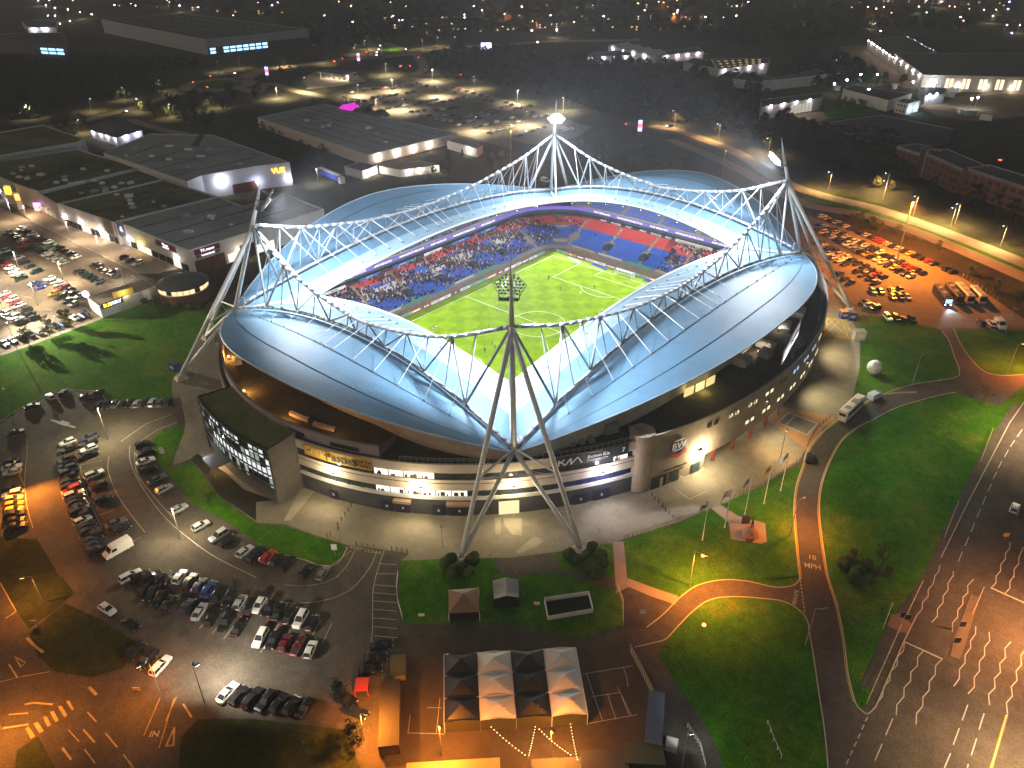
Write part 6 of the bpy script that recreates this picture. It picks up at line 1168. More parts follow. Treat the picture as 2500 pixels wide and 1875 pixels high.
def coach(xy, ang, lab, col, L=12, H=3.4, W=2.55, lit=False, cat='coach'):
    o = thing('coach', lab, cat, (*xy, .03), ang); m = mat('coach_%s' % '_'.join('%.2f' % c for c in col), col, .35); w = W / 2
    b = MB(); sec = [(-w, .35), (-w, H - .25), (-w + .22, H), (w - .22, H), (w, H - .25), (w, .35)]; n = len(sec)
    st = [(-L / 2, .97, 0), (-L / 2 + .15, 1, 0), (L / 2 - .5, 1, 0), (L / 2, .95, 0)]; rows = [[(x, y * k_, z) for y, z in sec] for x, k_, _ in st]
    b.grid(rows); b.add(rows[0], [tuple(reversed(range(n)))]); b.add(rows[-1], [tuple(range(n))]); b.build('body', m, o, origin=(0, 0, 0))
    for s in (-1, 1):
        for i in range(7): MB().box(-L / 2 + 1.3 + i * (L - 2.2) / 7, s * (w + .01), 1.75, (L - 2.2) / 7 - .12, .04, 1.05).build('side_window', GLASSC, o, origin=(0, 0, 0))
    MB().box(L / 2 - .02, 0, 1.4, .1, W * .86, 1.5).build('windscreen', glow('coach_screen', (.2, .35, 1), 3) if lit else GLASSC, o, origin=(0, 0, 0)); MB().box(-L / 2 - .01, 0, 1.9, .06, W * .7, .8).build('rear_window', GLASSC, o, origin=(0, 0, 0))
    for x in (-L * .25, L * .1): MB().box(x, 0, H, 1.6, 1.3, .14).build('roof_hatch', mat('hatch', (.25, .25, .25), .6), o, origin=(0, 0, 0))
    MB().box(L * .3, 0, H, 2.2, 1.5, .2).build('air_unit', m, o, origin=(0, 0, 0))
    for me in [wheel_mb(x, y).mesh('wheel', [TYRE, RIM]) for x in (-L * .28, L * .3) for y in (-w + .1, w - .1)]: put('wheel', me, o, sc=(1.4, 1, 1.4))
    for s in (-1, 1):
        MB().box(L / 2, s * w * .7, .7, .12, .4, .25).build('headlight', glow('coach_head', (.4, .5, 1), 25) if lit else HEADL, o, origin=(0, 0, 0)); MB().box(-L / 2, s * w * .8, .8, .1, .25, .5).build('tail_light', TAIL, o, origin=(0, 0, 0))
    if lit: light('SPOT', o, (L / 2 + .4, 0, 1.0), 9000, (.85, .9, 1), .3, (L / 2 + 14, 0, 0), 75, .8)
    return o
coach((98.04,13.31), head(*[(98.49,6.76),(99.2,20)]), 'white coach stopped on the curved private road', (.70, .62, .56), L=11.5)
cx = [(89.8,112.77),(100.06,97.85)]
coach((95.38,105.36), head(*cx), 'dark coach with blue glowing front lights', (.05, .05, .06), lit=True); coach((98.04,109.49), head(*cx), 'dark coach second from the blue lit one', (.06, .05, .05)); coach((100.67,112.35), head(*cx), 'pale roofed coach third from the blue lit one', (.40, .36, .32)); coach((104.6,113.81), head(*cx), 'short coach at the end of the coach row', (.38, .33, .3), L=9.5)
# ================================================================ SURROUNDING BUILDINGS
CLAD = mat('cladding_pale', (.46, .44, .42), .7, var=.1, vscale=.2); CLADG = mat('cladding_grey', (.30, .32, .34), .6, var=.1, vscale=.2); CLADD = mat('cladding_dark', (.07, .075, .085), .6, var=.15, vscale=.2)
RFELT = mat('roof_felt_green', (.12, .125, .075), .95, col2=(.06, .06, .045), c2scale=.05, var=.3, vscale=.06, var2=.2, v2scale=.6); RGREY = mat('roof_sheet_grey', (.22, .235, .25), .8, col2=(.14, .15, .16), c2scale=.06, var=.15, vscale=.05, var2=.1, v2scale=.8); RDARK = mat('roof_dark', (.06, .06, .065), .85, var=.3, vscale=.08)
COPE = mat('coping', (.34, .35, .36), .7); BRICKR = mat('brick_red', (.20, .085, .055), .9, var=.2, vscale=.5, var2=.15, v2scale=4)
WLAMP = glow('unit_lamp', (.75, .7, 1), 40)
def centroid(p): return (sum(q[0] for q in p) / len(p), sum(q[1] for q in p) / len(p))
def block(name, label, cat, pts, z, wm=CLAD, rm=RGREY, parapet=.8, group=None):
    P = ccw(pts); c = centroid(P); o = world(thing(name, label, cat, (*c, 0), group=group)); n = len(P)
    for i in range(n):
        a, b = P[i], P[(i + 1) % n]; MB().quad((*a, 0), (*b, 0), (*b, z + parapet), (*a, z + parapet)).build('wall', wm, o)
    MB().poly(P, z).build('roof', rm, o)
    if parapet:
        e = MB()
        for i in range(n):
            a, b = P[i], P[(i + 1) % n]; ia, ib = mix(a, c, .35 / max(1, math.dist(a, c))), mix(b, c, .35 / max(1, math.dist(b, c)))
            e.quad((*a, z + parapet), (*b, z + parapet), (*ib, z + parapet), (*ia, z + parapet)); e.quad((*ib, z), (*ia, z), (*ia, z + parapet), (*ib, z + parapet))
        e.build('parapet', COPE, o)
    o['P'] = [v for q in P for v in q]; return o
def face(o, p, q, u0, u1, z0, z1, m, name='window', off=.06, par=None):   # flat panel on wall p->q between fractions
    P = Vector(p); Q = Vector(q); c = Vector(centroid([tuple(o['P'][i:i + 2]) for i in range(0, len(o['P']), 2)])); d = (Q - P).normalized(); n = Vector((d.y, -d.x))
    if n.dot((P + Q) / 2 - c) < 0: n = -n
    a = P.lerp(Q, u0) + n * off; b = P.lerp(Q, u1) + n * off
    mb = MB(); V = [(a.x, a.y, z0), (b.x, b.y, z0), (b.x, b.y, z1), (a.x, a.y, z1)]; e = n * off; W_ = [(x - e.x, y - e.y, z) for x, y, z in V]
    mb.add(V + W_, [(0, 1, 2, 3), (3, 2, 1, 0), (0, 1, 5, 4), (2, 3, 7, 6), (1, 2, 6, 5), (3, 0, 4, 7)]); return mb.build(name, m, par or o)
def wtext(o, body, p, q, u, z, size, m, off=.15, xs=1, name='lettering'):
    P = Vector(p); Q = Vector(q); c = Vector(o.location[:2]); d = (Q - P).normalized(); n = Vector((d.y, -d.x))
    if n.dot((P + Q) / 2 - c) < 0: n = -n
    t = Vector((-n.y, n.x)); a = P.lerp(Q, u) + n * off
    return text(name, body, m, o, (a.x, a.y, z), (R(90), 0, math.atan2(t.y, t.x)), size, .05, xs=xs)
def unit_lamp(o, p, q, u, z, e, col=(1, .85, .65), m=None, off=.5):
    P = Vector(p); Q = Vector(q); c = Vector(o.location[:2]); d = (Q - P).normalized(); n = Vector((d.y, -d.x))
    if n.dot((P + Q) / 2 - c) < 0: n = -n
    a = P.lerp(Q, u) + n * off; MB().box(a.x, a.y, z, .7, .7, .4).build('wall_lamp', m or WLAMP, o)
    if e: a = a + n * .9; light('POINT', o, (a.x, a.y, z - .3), e, col, .3)
# ---- retail terrace
UD = [(-177.6,-54.7),(-124.47,-52.38),(-124.57,9.31),(-153.7,10.9),(-154.4,-10.9),(-174.4,-10.3)]
o = block('retail_unit', 'grey roofed retail unit with two magenta shop signs, nearest the stadium', 'shop', UD, 9, CLAD, RGREY, group='retail terrace')
Pa, Pb, Pc = UD[0], UD[1], UD[2]
MAG = mat('sign_magenta', (.24, .01, .09), .5); OLV = mat('sign_olive', (.22, .25, .10), .5)
face(o, Pb, Pc, .03, .2, 7.2, 9.2, MAG, 'sign_board', .12); wtext(o, 'TK.maxx', Pb, Pc, .115, 8.2, 1.6, WT, .2); face(o, Pb, Pc, .035, .195, 5.6, 7.1, OLV, 'sign_board', .12); wtext(o, 'HOMESENSE', Pb, Pc, .115, 6.35, 1.0, WT, .2)
face(o, Pa, Pb, .55, .82, 6.4, 8.8, MAG, 'sign_board', .12); wtext(o, 'TK.maxx', Pa, Pb, .685, 7.9, 1.2, WT, .2); wtext(o, 'HOMESENSE', Pa, Pb, .685, 6.8, .8, WT, .2)
SHOPG = glow('shop_glass', (1, .85, .65), 1.2)
for i in range(10): face(o, Pb, Pc, .24 + i * .034, .272 + i * .034, .3, 3.6, SHOPG if i not in (3, 4, 5) else GL, 'shop_window', .08)
face(o, Pb, Pc, .33, .45, 0, 5.2, BLACK, 'entrance_portal', .3); face(o, Pb, Pc, .02, .22, 0, 5, BRICKR, 'brick_pier', .2)
face(o, Pa, Pb, .02, .14, 4.0, 9.6, mat('pylon_white', (.55, .55, .62), .6), 'shop_pylon', .8); wtext(o, 'A', Pa, Pb, .09, 7.4, 3.0, glow('blue_neon', (.35, .4, 1), 6), 1.0)
light('POINT', o, (Vector((*Pb, 0)).lerp(Vector((*Pc, 0)), .4) + Vector((2, -4, 3))), 1400, (1, .8, .6), .5)
MB().box(*Vector(UD[0]).lerp(Vector(UD[2]), .45), 9.01, 3, 1.6, .9, .7).build('roof_vent', WHITEB, o)
UC = [(-219.1,-60.4),(-176.2,-56),(-174.9,-10.7),(-217.6,-12.9)]; UB = [(-243.2,-59),(-221.3,-60.2),(-218.7,-12.5),(-246.3,-9.1)]
UA = [(-313.1,-50.6),(-306.6,-14.6),(-286.3,-13.8),(-246.1,-9.1),(-243.3,-59),(-262.3,-61),(-287.8,-61.9)]; UZ = [(-379.1,-32),(-379.1,-3.7),(-324.7,-2.5),(-320.5,-9.1),(-324.1,-51)]
oc = block('retail_unit', 'mossy flat roofed retail unit, second from the stadium', 'shop', UC, 9, CLAD, RFELT, group='retail terrace'); ob = block('retail_unit', 'narrow mossy roofed retail unit, third from the stadium', 'shop', UB, 8.2, CLAD, RFELT, group='retail terrace')
oa = block('retail_unit', 'wide mossy roofed retail unit with bright shop pylons', 'shop', UA, 9, CLAD, RFELT, group='retail terrace'); oz = block('retail_unit', 'farthest mossy roofed retail unit at the left edge', 'shop', UZ, 9, CLAD, RFELT, group='retail terrace')
for u in (.05, .35, .7): unit_lamp(oc, UC[0], UC[1], u, 4.0, 700, (1, .85, .7))
unit_lamp(o, Pa, Pb, .3, 4.0, 900, (1, .8, .25), glow('yellow_shop', (1, .75, .1), 12)); unit_lamp(o, Pa, Pb, .15, 3.5, 700, (.9, .92, 1)); unit_lamp(o, Pa, Pb, .8, 4.0, 600, (1, .9, .8))
for i in range(12): face(oc, UC[0], UC[1], .03 + i * .08, .1 + i * .08, .3, 3, SHOPG if i in (4, 5, 8, 9) else GL, 'shop_window', .08)
for i in range(8): face(o, Pa, Pb, .15 + i * .1, .24 + i * .1, .3, 3, SHOPG if i in (1, 2, 6) else GL, 'shop_window', .08)
face(oc, UC[0], UC[1], .80, .97, 3.6, 9.6, mat('shop_panel', (.50, .42, .38), .7), 'shop_panel', .5)
# lit pylons and shop signs at the left end
PY = ccw(UA)
def pylon(xy, col, e, sx, sz, lab, letters=None):
    p_ = world(thing('shop_pylon', lab, 'sign', (*xy, 0), group='lit shop signs')); MB().box(*xy, 0, sx, 1.2, sz, .75).build('panel', WHITEB, p_)
    MB().box(xy[0] + .5, xy[1] - .5, sz * .55, sx * .7, 1.2, sz * .35, .75).build('lit_sign', glow('pyl_%s' % lab[:6], col, e), p_); return p_
pylon((-268,-63.6), (1, .45, .02), 6, 3.4, 9, 'orange lit shop pylon at the left edge'); pylon((-256.5,-64), (1, .2, .05), 5, 2.6, 8, 'red lit white shop pylon beside the orange one'); pylon((-247.4,-59.7), (1, .15, .75), 6, 4, 4.2, 'pink lit shop sign left of the navy front'); pylon((-256.7,-52.4), (.2, .2, 1), 5, 5, 6, 'blue lit shop sign on the navy front'); pylon((-291.2,-60), (.35, .35, 1), 8, 6, 6, 'blue white lit shop front at the far left')
lamp_post((-243,-67.2), 5, 0, 'shop front lamp by the lit pylons', 6500, (1, .72, .5), .3, cone=165, group='shop front lamps'); lamp_post((-185.7,-59.2), 5, 0, 'shop front lamp in the middle of the arcade', 4500, (1, .84, .7), .3, cone=165, group='shop front lamps'); lamp_post((-277.3,-64.6), 5, 0, 'shop front lamp at the far left shops', 5200, (.85, .82, 1), .3, cone=165, group='shop front lamps')  # posts added as fixtures for the spill of the shop fronts
# arcade canopy frames before the shops
for i in range(13):
    a = Vector((-241.6,-61.2)).lerp(Vector((-155.06,-53.76)), i / 12.); f = MB()
    f.tube((a.x, a.y, 0), (a.x, a.y, 3.6), .1, n=5); f.tube((a.x - 2, a.y + 2, 0), (a.x - 2, a.y + 2, 3.6), .1, n=5); f.tube((a.x, a.y, 3.6), (a.x - 2.6, a.y + 2.6, 3.6), .1, n=5); f.tube((a.x + 2.2, a.y + 2, 3.6), (a.x, a.y, 3.6), .08, n=5)
    tag(f.build('arcade_frame', mat('frame_black', (.03, .03, .03), .6)), '%s black canopy frame along the shop fronts, from the left' % ORD(i), 'canopy frame', 'canopy frames before the shops')
# plant on the flat roofs
for iu, q in enumerate([(-252.5,-47.4),(-253.1,-43.3),(-244.5,-44.3),(-244,-42),(-243.5,-39.8),(-265.4,-29.4),(-241.9,-34.7),(-234.7,-34.2),(-253.2,-23.2),(-224.1,-33.4),(-195.1,-39.7)]):
    tag(MB().box(*q, 9.0, 2.4, 1.2, .9, .5).box(*q, 9.9, 1.6, .8, .2, .5).build('rooftop_unit', PLW), '%s small pale rooftop unit on the mossy retail roofs, from the left' % ORD(iu), 'rooftop unit', 'rooftop units on the retail terrace')
def roof_detail(o, quad, z, rng, nu=6, ns=3):
    A_, B_, C_, D_ = quad[:4]
    for i in range(ns):
        t_ = (i + 1) / (ns + 1); p_, q_ = mix(A_, B_, t_), mix(D_, C_, t_); d_ = Vector(q_) - Vector(p_); m_ = mix(p_, q_, .5)
        MB().box(*m_, z + .01, d_.length * .94, .5, .12, math.atan2(d_.y, d_.x)).build('roof_seam', RDARK, o)
    for i in range(nu):
        q = mix(mix(A_, B_, rng.uniform(.1, .9)), mix(D_, C_, rng.uniform(.1, .9)), rng.uniform(.1, .9)); s_ = rng.uniform(.8, 2.2)
        b = MB(); b.box(*q, z + .02, s_ * 1.6, s_, s_ * .5, rng.uniform(0, 1.6)); b.box(*q, z + .02 + s_ * .5, s_ * .8, s_ * .5, .25, 0); b.build('roof_plant', [PLW, PLANT][i % 2], o)
rdr = random.Random(2)
roof_detail(oc, UC, 9, rdr, 7, 3); roof_detail(ob, UB, 8.2, rdr, 6, 2); roof_detail(oa, [UA[6], UA[4], UA[3], UA[0]], 9, rdr, 9, 4); roof_detail(o, [UD[0], UD[1], UD[2], UD[5]], 9, rdr, 8, 3)
# ---- cinema
UV = [(-280.2,-12.2),(-300.5,23.6),(-270.3,44.6),(-190.8,39.2),(-197.5,24.7),(-203.4,-1.1),(-199.6,-10.6),(-239.3,-11.4)]
oV = block('cinema', 'large grey cinema with an orange lit sign on its white wall', 'cinema', UV, 11, mat('cinema_white', (.52, .53, .56), .6, var=.08, vscale=.3), RGREY, .5)
wp1, wp2 = (-197.5,24.7), (-190.8,39.2); wtext(oV, 'VUE', wp1, wp2, .62, 8.0, 3.6, glow('vue_orange', (1, .45, .03), 5), .3)
unit_lamp(oV, (-203.4,-1.1), (-197.5,24.7), .32, 7.6, 2600, (.85, .85, 1)); unit_lamp(oV, (-203.4,-1.1), (-197.5,24.7), .95, 4, 900, (.7, .7, 1)); unit_lamp(oV, wp1, wp2, .9, 4, 1000, (.85, .85, 1))
face(oV, (-203.4,-1.1), (-197.5,24.7), .5, .95, 0, 4.6, BRICKR, 'brick_base', .2)
MB().box(*(-268.5,35), 11, 3, 26, .5, .9).build('roof_valley', RDARK, oV)
for q in [(-266.3,16.6),(-235.1,16.8),(-252.5,19.9)]: MB().box(*q, 11, 4, 1.2, .9, .6).build('roof_vent', PLW, oV)
roof_detail(oV, [UV[0], UV[6], UV[3], UV[1]], 11, rdr, 8, 4)
# ---- round restaurant
q = (-108.06,-64.94); rd = world(thing('round_restaurant', 'round brick restaurant with a dark domed roof and lit window band', 'restaurant', (*q, 0))); rr_ = 8.4
MB().lathe(*q, [(rr_, 0), (rr_, 4.2)], 32).build('brick_drum', BRICKR, rd)
MB().lathe(*q, [(rr_ + .5, 6.1), (rr_ * .75, 7.2), (rr_ * .4, 8.0), (.3, 8.4)], 32).build('roof', mat('dome_lead', (.05, .055, .06), .5, var=.15), rd)
for i in range(26):
    a0, a1 = 2 * math.pi * i / 26, 2 * math.pi * (i + .9) / 26; r_ = rr_ - .15
    MB().quad((q[0] + r_ * math.cos(a0), q[1] + r_ * math.sin(a0), 4.2), (q[0] + r_ * math.cos(a1), q[1] + r_ * math.sin(a1), 4.2), (q[0] + r_ * math.cos(a1), q[1] + r_ * math.sin(a1), 6.1), (q[0] + r_ * math.cos(a0), q[1] + r_ * math.sin(a0), 6.1)).build('window', glow('diner_glass', (1, .66, .35), 1.3) if i % 7 else GL, rd)
MB().lathe(*q, [(rr_ + .15, 4.1), (rr_ + .15, 4.3)], 32).build('sill', WHITEB, rd)
# ---- sandwich shop and store hoarding
US = [(-124.97,-91.14),(-124.72,-71.24),(-115.57,-71.41),(-114.42,-91.77)]
oS = block('sandwich_shop', 'low pale roofed takeaway building on the lawn edge with yellow lit sign', 'shop', US, 4.2, WHITEB, mat('roof_tan', (.30, .25, .16), .8, var=.12, vscale=.3), .3)
f1, f2 = US[3], US[2]; wtext(oS, 'SUB', f1, f2, .13, 3.9, 1.7, glow('sub_yellow', (1, .7, .05), 4), .3); wtext(oS, 'WAY', f1, f2, .27, 3.9, 1.7, glow('sub_white', (.8, .85, 1), 4), .3); face(oS, f1, f2, .03, .4, 2.9, 4.9, mat('sign_dkgreen', (.02, .06, .03), .5), 'sign_board', .12)
lp = US[0]; MB().tube((lp[0], lp[1], 5.6), (lp[0] + .3, lp[1] - .4, 5.6), 1.2, n=16).build('round_sign', glow('badge', (.75, .6, 1), 3), oS)
hd = world(thing('store_hoarding', 'yellow hoarding on legs before the takeaway building', 'hoarding', (*(-114.62,-83.47), 0))); ha, hb_ = Vector((*(-117.07,-85.55), 0)), Vector((*(-116.37,-78.88), 0)); t_ = math.atan2(hb_.y - ha.y, hb_.x - ha.x); hc = (ha + hb_) / 2
MB().box(hc.x, hc.y, 2.2, (hb_ - ha).length, .25, 4.2, t_).build('panel', mat('hoarding_yellow', (.50, .33, .06), .7), hd); text('lettering', 'SELF STORE', mat('letters_green', (.05, .06, .01), .6), hd, (hc.x + .2 * math.sin(t_), hc.y - .2 * math.cos(t_), 3.2), (R(90), 0, t_), 1.55)
for f in (.1, .5, .9): p_ = ha.lerp(hb_, f); MB().tube((p_.x, p_.y, 0), (p_.x, p_.y, 2.3), .1, n=5).build('leg', POLE, hd)
light('POINT', hd, (hc.x + 2.2 * math.sin(t_), hc.y - 2.2 * math.cos(t_), 5.5), 500, (1, .85, .5), .3)
# ---- pub
UP = [(-365.6,17.1),(-334.7,18.6),(-341.1,37.5),(-368.3,42.5),(-378.6,29.2)]
oP = block('pub', 'dark hip roofed building with white lit walls behind the cinema', 'pub', UP, 5.2, CLADG, RDARK, 0); c = centroid(ccw(UP)); b = MB()
for a_, b_ in zip(ccw(UP), ccw(UP)[1:] + ccw(UP)[:1]): b.add([(*mix(a_, c, -.06), 5.0), (*mix(b_, c, -.06), 5.0), (*mix(b_, c, .6), 8.6), (*mix(a_, c, .6), 8.6)], [(0, 1, 2, 3)])
b.poly([mix(p_, c, .6) for p_ in ccw(UP)], 8.6); b.build('hip_roof', RDARK, oP)
for u in (.1, .4, .65, .95): unit_lamp(oP, UP[0], UP[1], u, 4.2, 900, (.95, .85, 1), glow('pub_lamp', (1, .9, .95), 14), .3)
for u in (.35, .8): unit_lamp(oP, UP[1], UP[2], u, 4.2, 1800, (.8, .78, 1))
# ---- supermarket
UT = [(-310.7,98.5),(-312.7,151.4),(-183.5,150),(-187,85.3)]
oT = block('supermarket', 'huge dark roofed supermarket with red sign on its pale side wall', 'supermarket', UT, 6, mat('market_wall', (.52, .45, .38), .7, var=.08), RGREY, .3); w1, w2 = UT[3], UT[2]
for u in (.10, .30, .48, .66): unit_lamp(oT, w1, w2, u, 4.0, 1500, (1, .84, .66))
wtext(oT, 'TESCO', w1, w2, .83, 4.6, 2.6, mat('letters_red', (.35, .02, .02), .5), .2, 1.1)
for i in range(5): face(oT, w1, w2, .75 + i * .032, .772 + i * .032, 2.5, 2.9, mat('letters_blue', (.03, .03, .10), .5), 'underline_dash', .15)
face(oT, w1, w2, .0, 1, 0, 1.0, BRICKR, 'brick_base', .1)
back = UT[1]; bx = Vector((*UT[1], 0)).lerp(Vector((*UT[2], 0)), .12); tt = head(UT[1], UT[2])
text('roof_sign_letters', 'TESCO', DARK, oT, (bx.x + 8, bx.y + 6, 9.5), (R(90), 0, tt + math.pi), 6.5, .2); text('roof_sign_letters', 'Extra', DARK, oT, (bx.x - 12, bx.y - 8, 9.5), (R(90), 0, tt + math.pi), 5.2, .2)
for k_ in range(3):   # arched entrance canopies
    s = .2 + k_ * .11; a_ = Vector((*UT[1], 0)).lerp(Vector((*UT[2], 0)), s); b = MB(); P = []
    d = (Vector((*UT[2], 0)) - Vector((*UT[1], 0))).normalized(); nn = Vector((-d.y, d.x, 0))
    if nn.dot(Vector((*centroid(UT), 0)) - a_) > 0: nn = -nn
    rows = [[a_ + d * (14 * (i / 10) - 7) + Vector((0, 0, 5.4 + 3.6 * math.sin(math.pi * i / 10))) + nn * w_ for i in range(11)] for w_ in (-2, 7)]
    b.grid(rows); b.grid([[v for v in rows[0]], [Vector((v.x, v.y, 4)) for v in rows[0]]]); b.build('entrance_arch', glow('magenta_wall', (.9, .02, .75), .8) if k_ == 0 else RDARK, oT)
oA = block('supermarket_annex', 'low dark roofed annex at the supermarket corner', 'annex', [(-180.8,138.4),(-180.4,147.5),(-157.7,143.7),(-155,136.1)], 4.5, CLAD, RGREY, .3); unit_lamp(oA, (-180.8,138.4), (-155,136.1), .75, 3, 1600, (1, .85, .7))
oL = block('loading_bay', 'flat roofed loading bay beside the supermarket yard', 'annex', [(-173,80.8),(-159.1,83.1),(-150.5,102.4),(-164.8,102)], 3.5, CLAD, mat('roof_tan', (.30, .25, .16), .8), .3)
for u in (.2, .5, .9): unit_lamp(oL, (-159.1,83.1), (-150.5,102.4), u, 3, 900, (1, .85, .65))
oK = block('store_shed', 'small lit service building beside the supermarket lorry', 'shed', [(-184.9,67.5),(-185.9,78.6),(-173.2,79.7),(-171.1,67.7)], 4, CLAD, RDARK, .4)
for u in (.3, .8): unit_lamp(oK, (-171.1,67.7), (-173.2,79.7), u, 3, 1500, (1, .9, .7))
lr = world(thing('lorry', 'articulated lorry with a long blue curtain side by the supermarket yard', 'lorry', (*(-186.4,59.4), 0))); a_, b_ = Vector((*(-194.9,59), 0)), Vector((*(-174.6,56.2), 0)); t_ = math.atan2(b_.y - a_.y, b_.x - a_.x); c_ = (a_ + b_) / 2
MB().box(c_.x, c_.y, 1.1, (b_ - a_).length, 2.5, 2.9, t_).build('trailer', mat('curtain_blue', (.02, .06, .28), .5), lr); MB().box(c_.x, c_.y, 4.0, (b_ - a_).length, 2.5, .1, t_).build('trailer_roof', WHITEB, lr); e_ = b_ + Vector((math.cos(t_), math.sin(t_), 0)) * 1.7; MB().box(e_.x, e_.y, .5, 2.4, 2.45, 3.2, t_).build('cab', WHITEB, lr)
for f in (.1, .2, .85): 
    for s in (-1, 1): p_ = a_.lerp(b_, f) + Vector((-math.sin(t_), math.cos(t_), 0)) * s * 1.1; MB().tube((p_.x - .1, p_.y, .5), (p_.x + .1, p_.y + .1, .5), .5, n=10).build('wheel', TYRE, lr)
lamp_post((-183.2,49), 7.5, 0, 'purple white lamp post beside the supermarket lorry', 9000, (.95, .85, 1), .3, glowm=LED_E, cone=165)
roof_detail(oT, UT, 6, rdr, 10, 6)
# ---- fuel station
UF = [(-421.2,226.8),(-423.5,242.7),(-394.6,246.4),(-392,230)]; fs = world(thing('fuel_station', 'fuel station canopy lit from below by the supermarket road', 'fuel station', (*centroid(UF), 0)))
MB().prism(UF, 5, 5.9, 0, 1, bottom=True).build('canopy', [WHITEB, mat('canopy_navy', (.02, .025, .06), .6)], fs)
for q in UF: MB().box(*mix(q, centroid(UF), .2), 0, .5, .5, 5).build('column', WHITEB, fs)
for i in range(6): q = mix(mix(UF[0], UF[1], .5), mix(UF[3], UF[2], .5), i / 5); MB().box(*q, 0, 1.2, .6, 1.8).build('fuel_pump', CLADD, fs)
for u in (.2, .5, .8): q = mix(mix(UF[0], UF[1], .5), mix(UF[3], UF[2], .5), u); light('POINT', fs, (*q, 4.6), 5200, (1, .87, .65), .5); MB().box(*q, 4.9, 2.5, 2.5, .08).build('canopy_lamp', glow('canopy_light', (1, .9, .75), 8), fs)
block('fuel_shop', 'small white shop behind the fuel pumps', 'shop', [(-410,247.6),(-405.4,254.9),(-391,245.7),(-392.8,237.5)], 3.5, WHITEB, RDARK, .2)
# price totems
for q, lab in (((-457.9,203.8), 'blue and red lit totem sign by the roundabout'), ((-456,299.5), 'blue and red lit totem sign by the fuel station junction'), ((-114.3,237.6), 'blue and red lit totem sign by the dual carriageway')):
    o = world(thing('totem_sign', lab, 'sign', (*q, 0), group='lit totem signs')); MB().box(*q, 0, 2.2, .6, 9.5, .7).build('body', CLADD, o)
    for z_, c_, nm in ((6.6, (.25, .3, 1), 'blue'), (4.2, (1, .08, .1), 'red'), (2.2, (.3, .3, 1), 'blue2')): MB().box(q[0], q[1], z_, 2.3, .8, 1.9, .7).build('lit_panel', glow('totem_' + nm, c_, 5), o)
o = world(thing('billboard', 'white lit billboard by the ring road', 'billboard', (*(-402.5,412.9), 0))); q = (-402.5,412.9); MB().box(*q, 4, 10, .5, 6, .7).build('screen', glow('screen_white', (.6, .65, 1), 3), o); MB().tube((*q, 0), (*q, 4), .3).build('post', POLE, o)
# ---- warehouses, left
UW = [(-605.6,236.7),(-591.8,345.5),(-839.3,342.1),(-853.6,249.7)]
oW = block('warehouse', 'giant dark warehouse with rows of rooflights and blue lit offices', 'warehouse', UW, 14, CLADG, RDARK, .5, group='warehouses'); w1, w2 = UW[0], UW[1]
face(oW, w1, w2, 0, 1, 0, 7, CLADD, 'dark_base', .3); BLW = glow('office_cool', (.35, .65, 1), 2.2); BLG = mat('office_teal', (.05, .1, .12), .4)
for r_ in range(2):
    for i in range(9): face(oW, w1, w2, .02 + i * .062, .07 + i * .062, 1.2 + r_ * 3.0, 3.2 + r_ * 3.0, BLG if i == 1 else BLW, 'office_window', .4)
for r_ in range(4):
    for i in range(16):
        f = .12 + .22 * r_; g_ = .06 + i * .056; a_ = mix(mix(UW[0], UW[3], g_), mix(UW[1], UW[2], g_), f); MB().box(*a_, 14.02, 1.6, 7, .2, head(UW[0], UW[1])).build('rooflight', mat('rooflight', (.14, .15, .14), .5), oW)
UX = [(-815.3,104.6),(-706.2,148.8),(-804.8,184.8),(-864.1,120.7)]
oX = block('warehouse', 'dark warehouse at the left edge with two rows of lit windows', 'warehouse', UX, 10, CLADD, RDARK, .4, group='warehouses')
for r_ in range(2):
    for i in range(3): face(oX, UX[0], UX[1], .70 + i * .085, .77 + i * .085, 1 + r_ * 3.2, 3 + r_ * 3.2, BLW, 'office_window', .3)
UY = [(-984.1,210.6),(-994.1,233.3),(-950,237.6),(-897.6,214.8),(-917.7,192)]; oY = block('depot', 'pale lit depot building at the far upper left', 'depot', UY, 6, CLAD, RDARK, .3); 
for u in (.2, .6): unit_lamp(oY, UY[4], UY[3], u, 5, 4000, (.8, .9, 1))
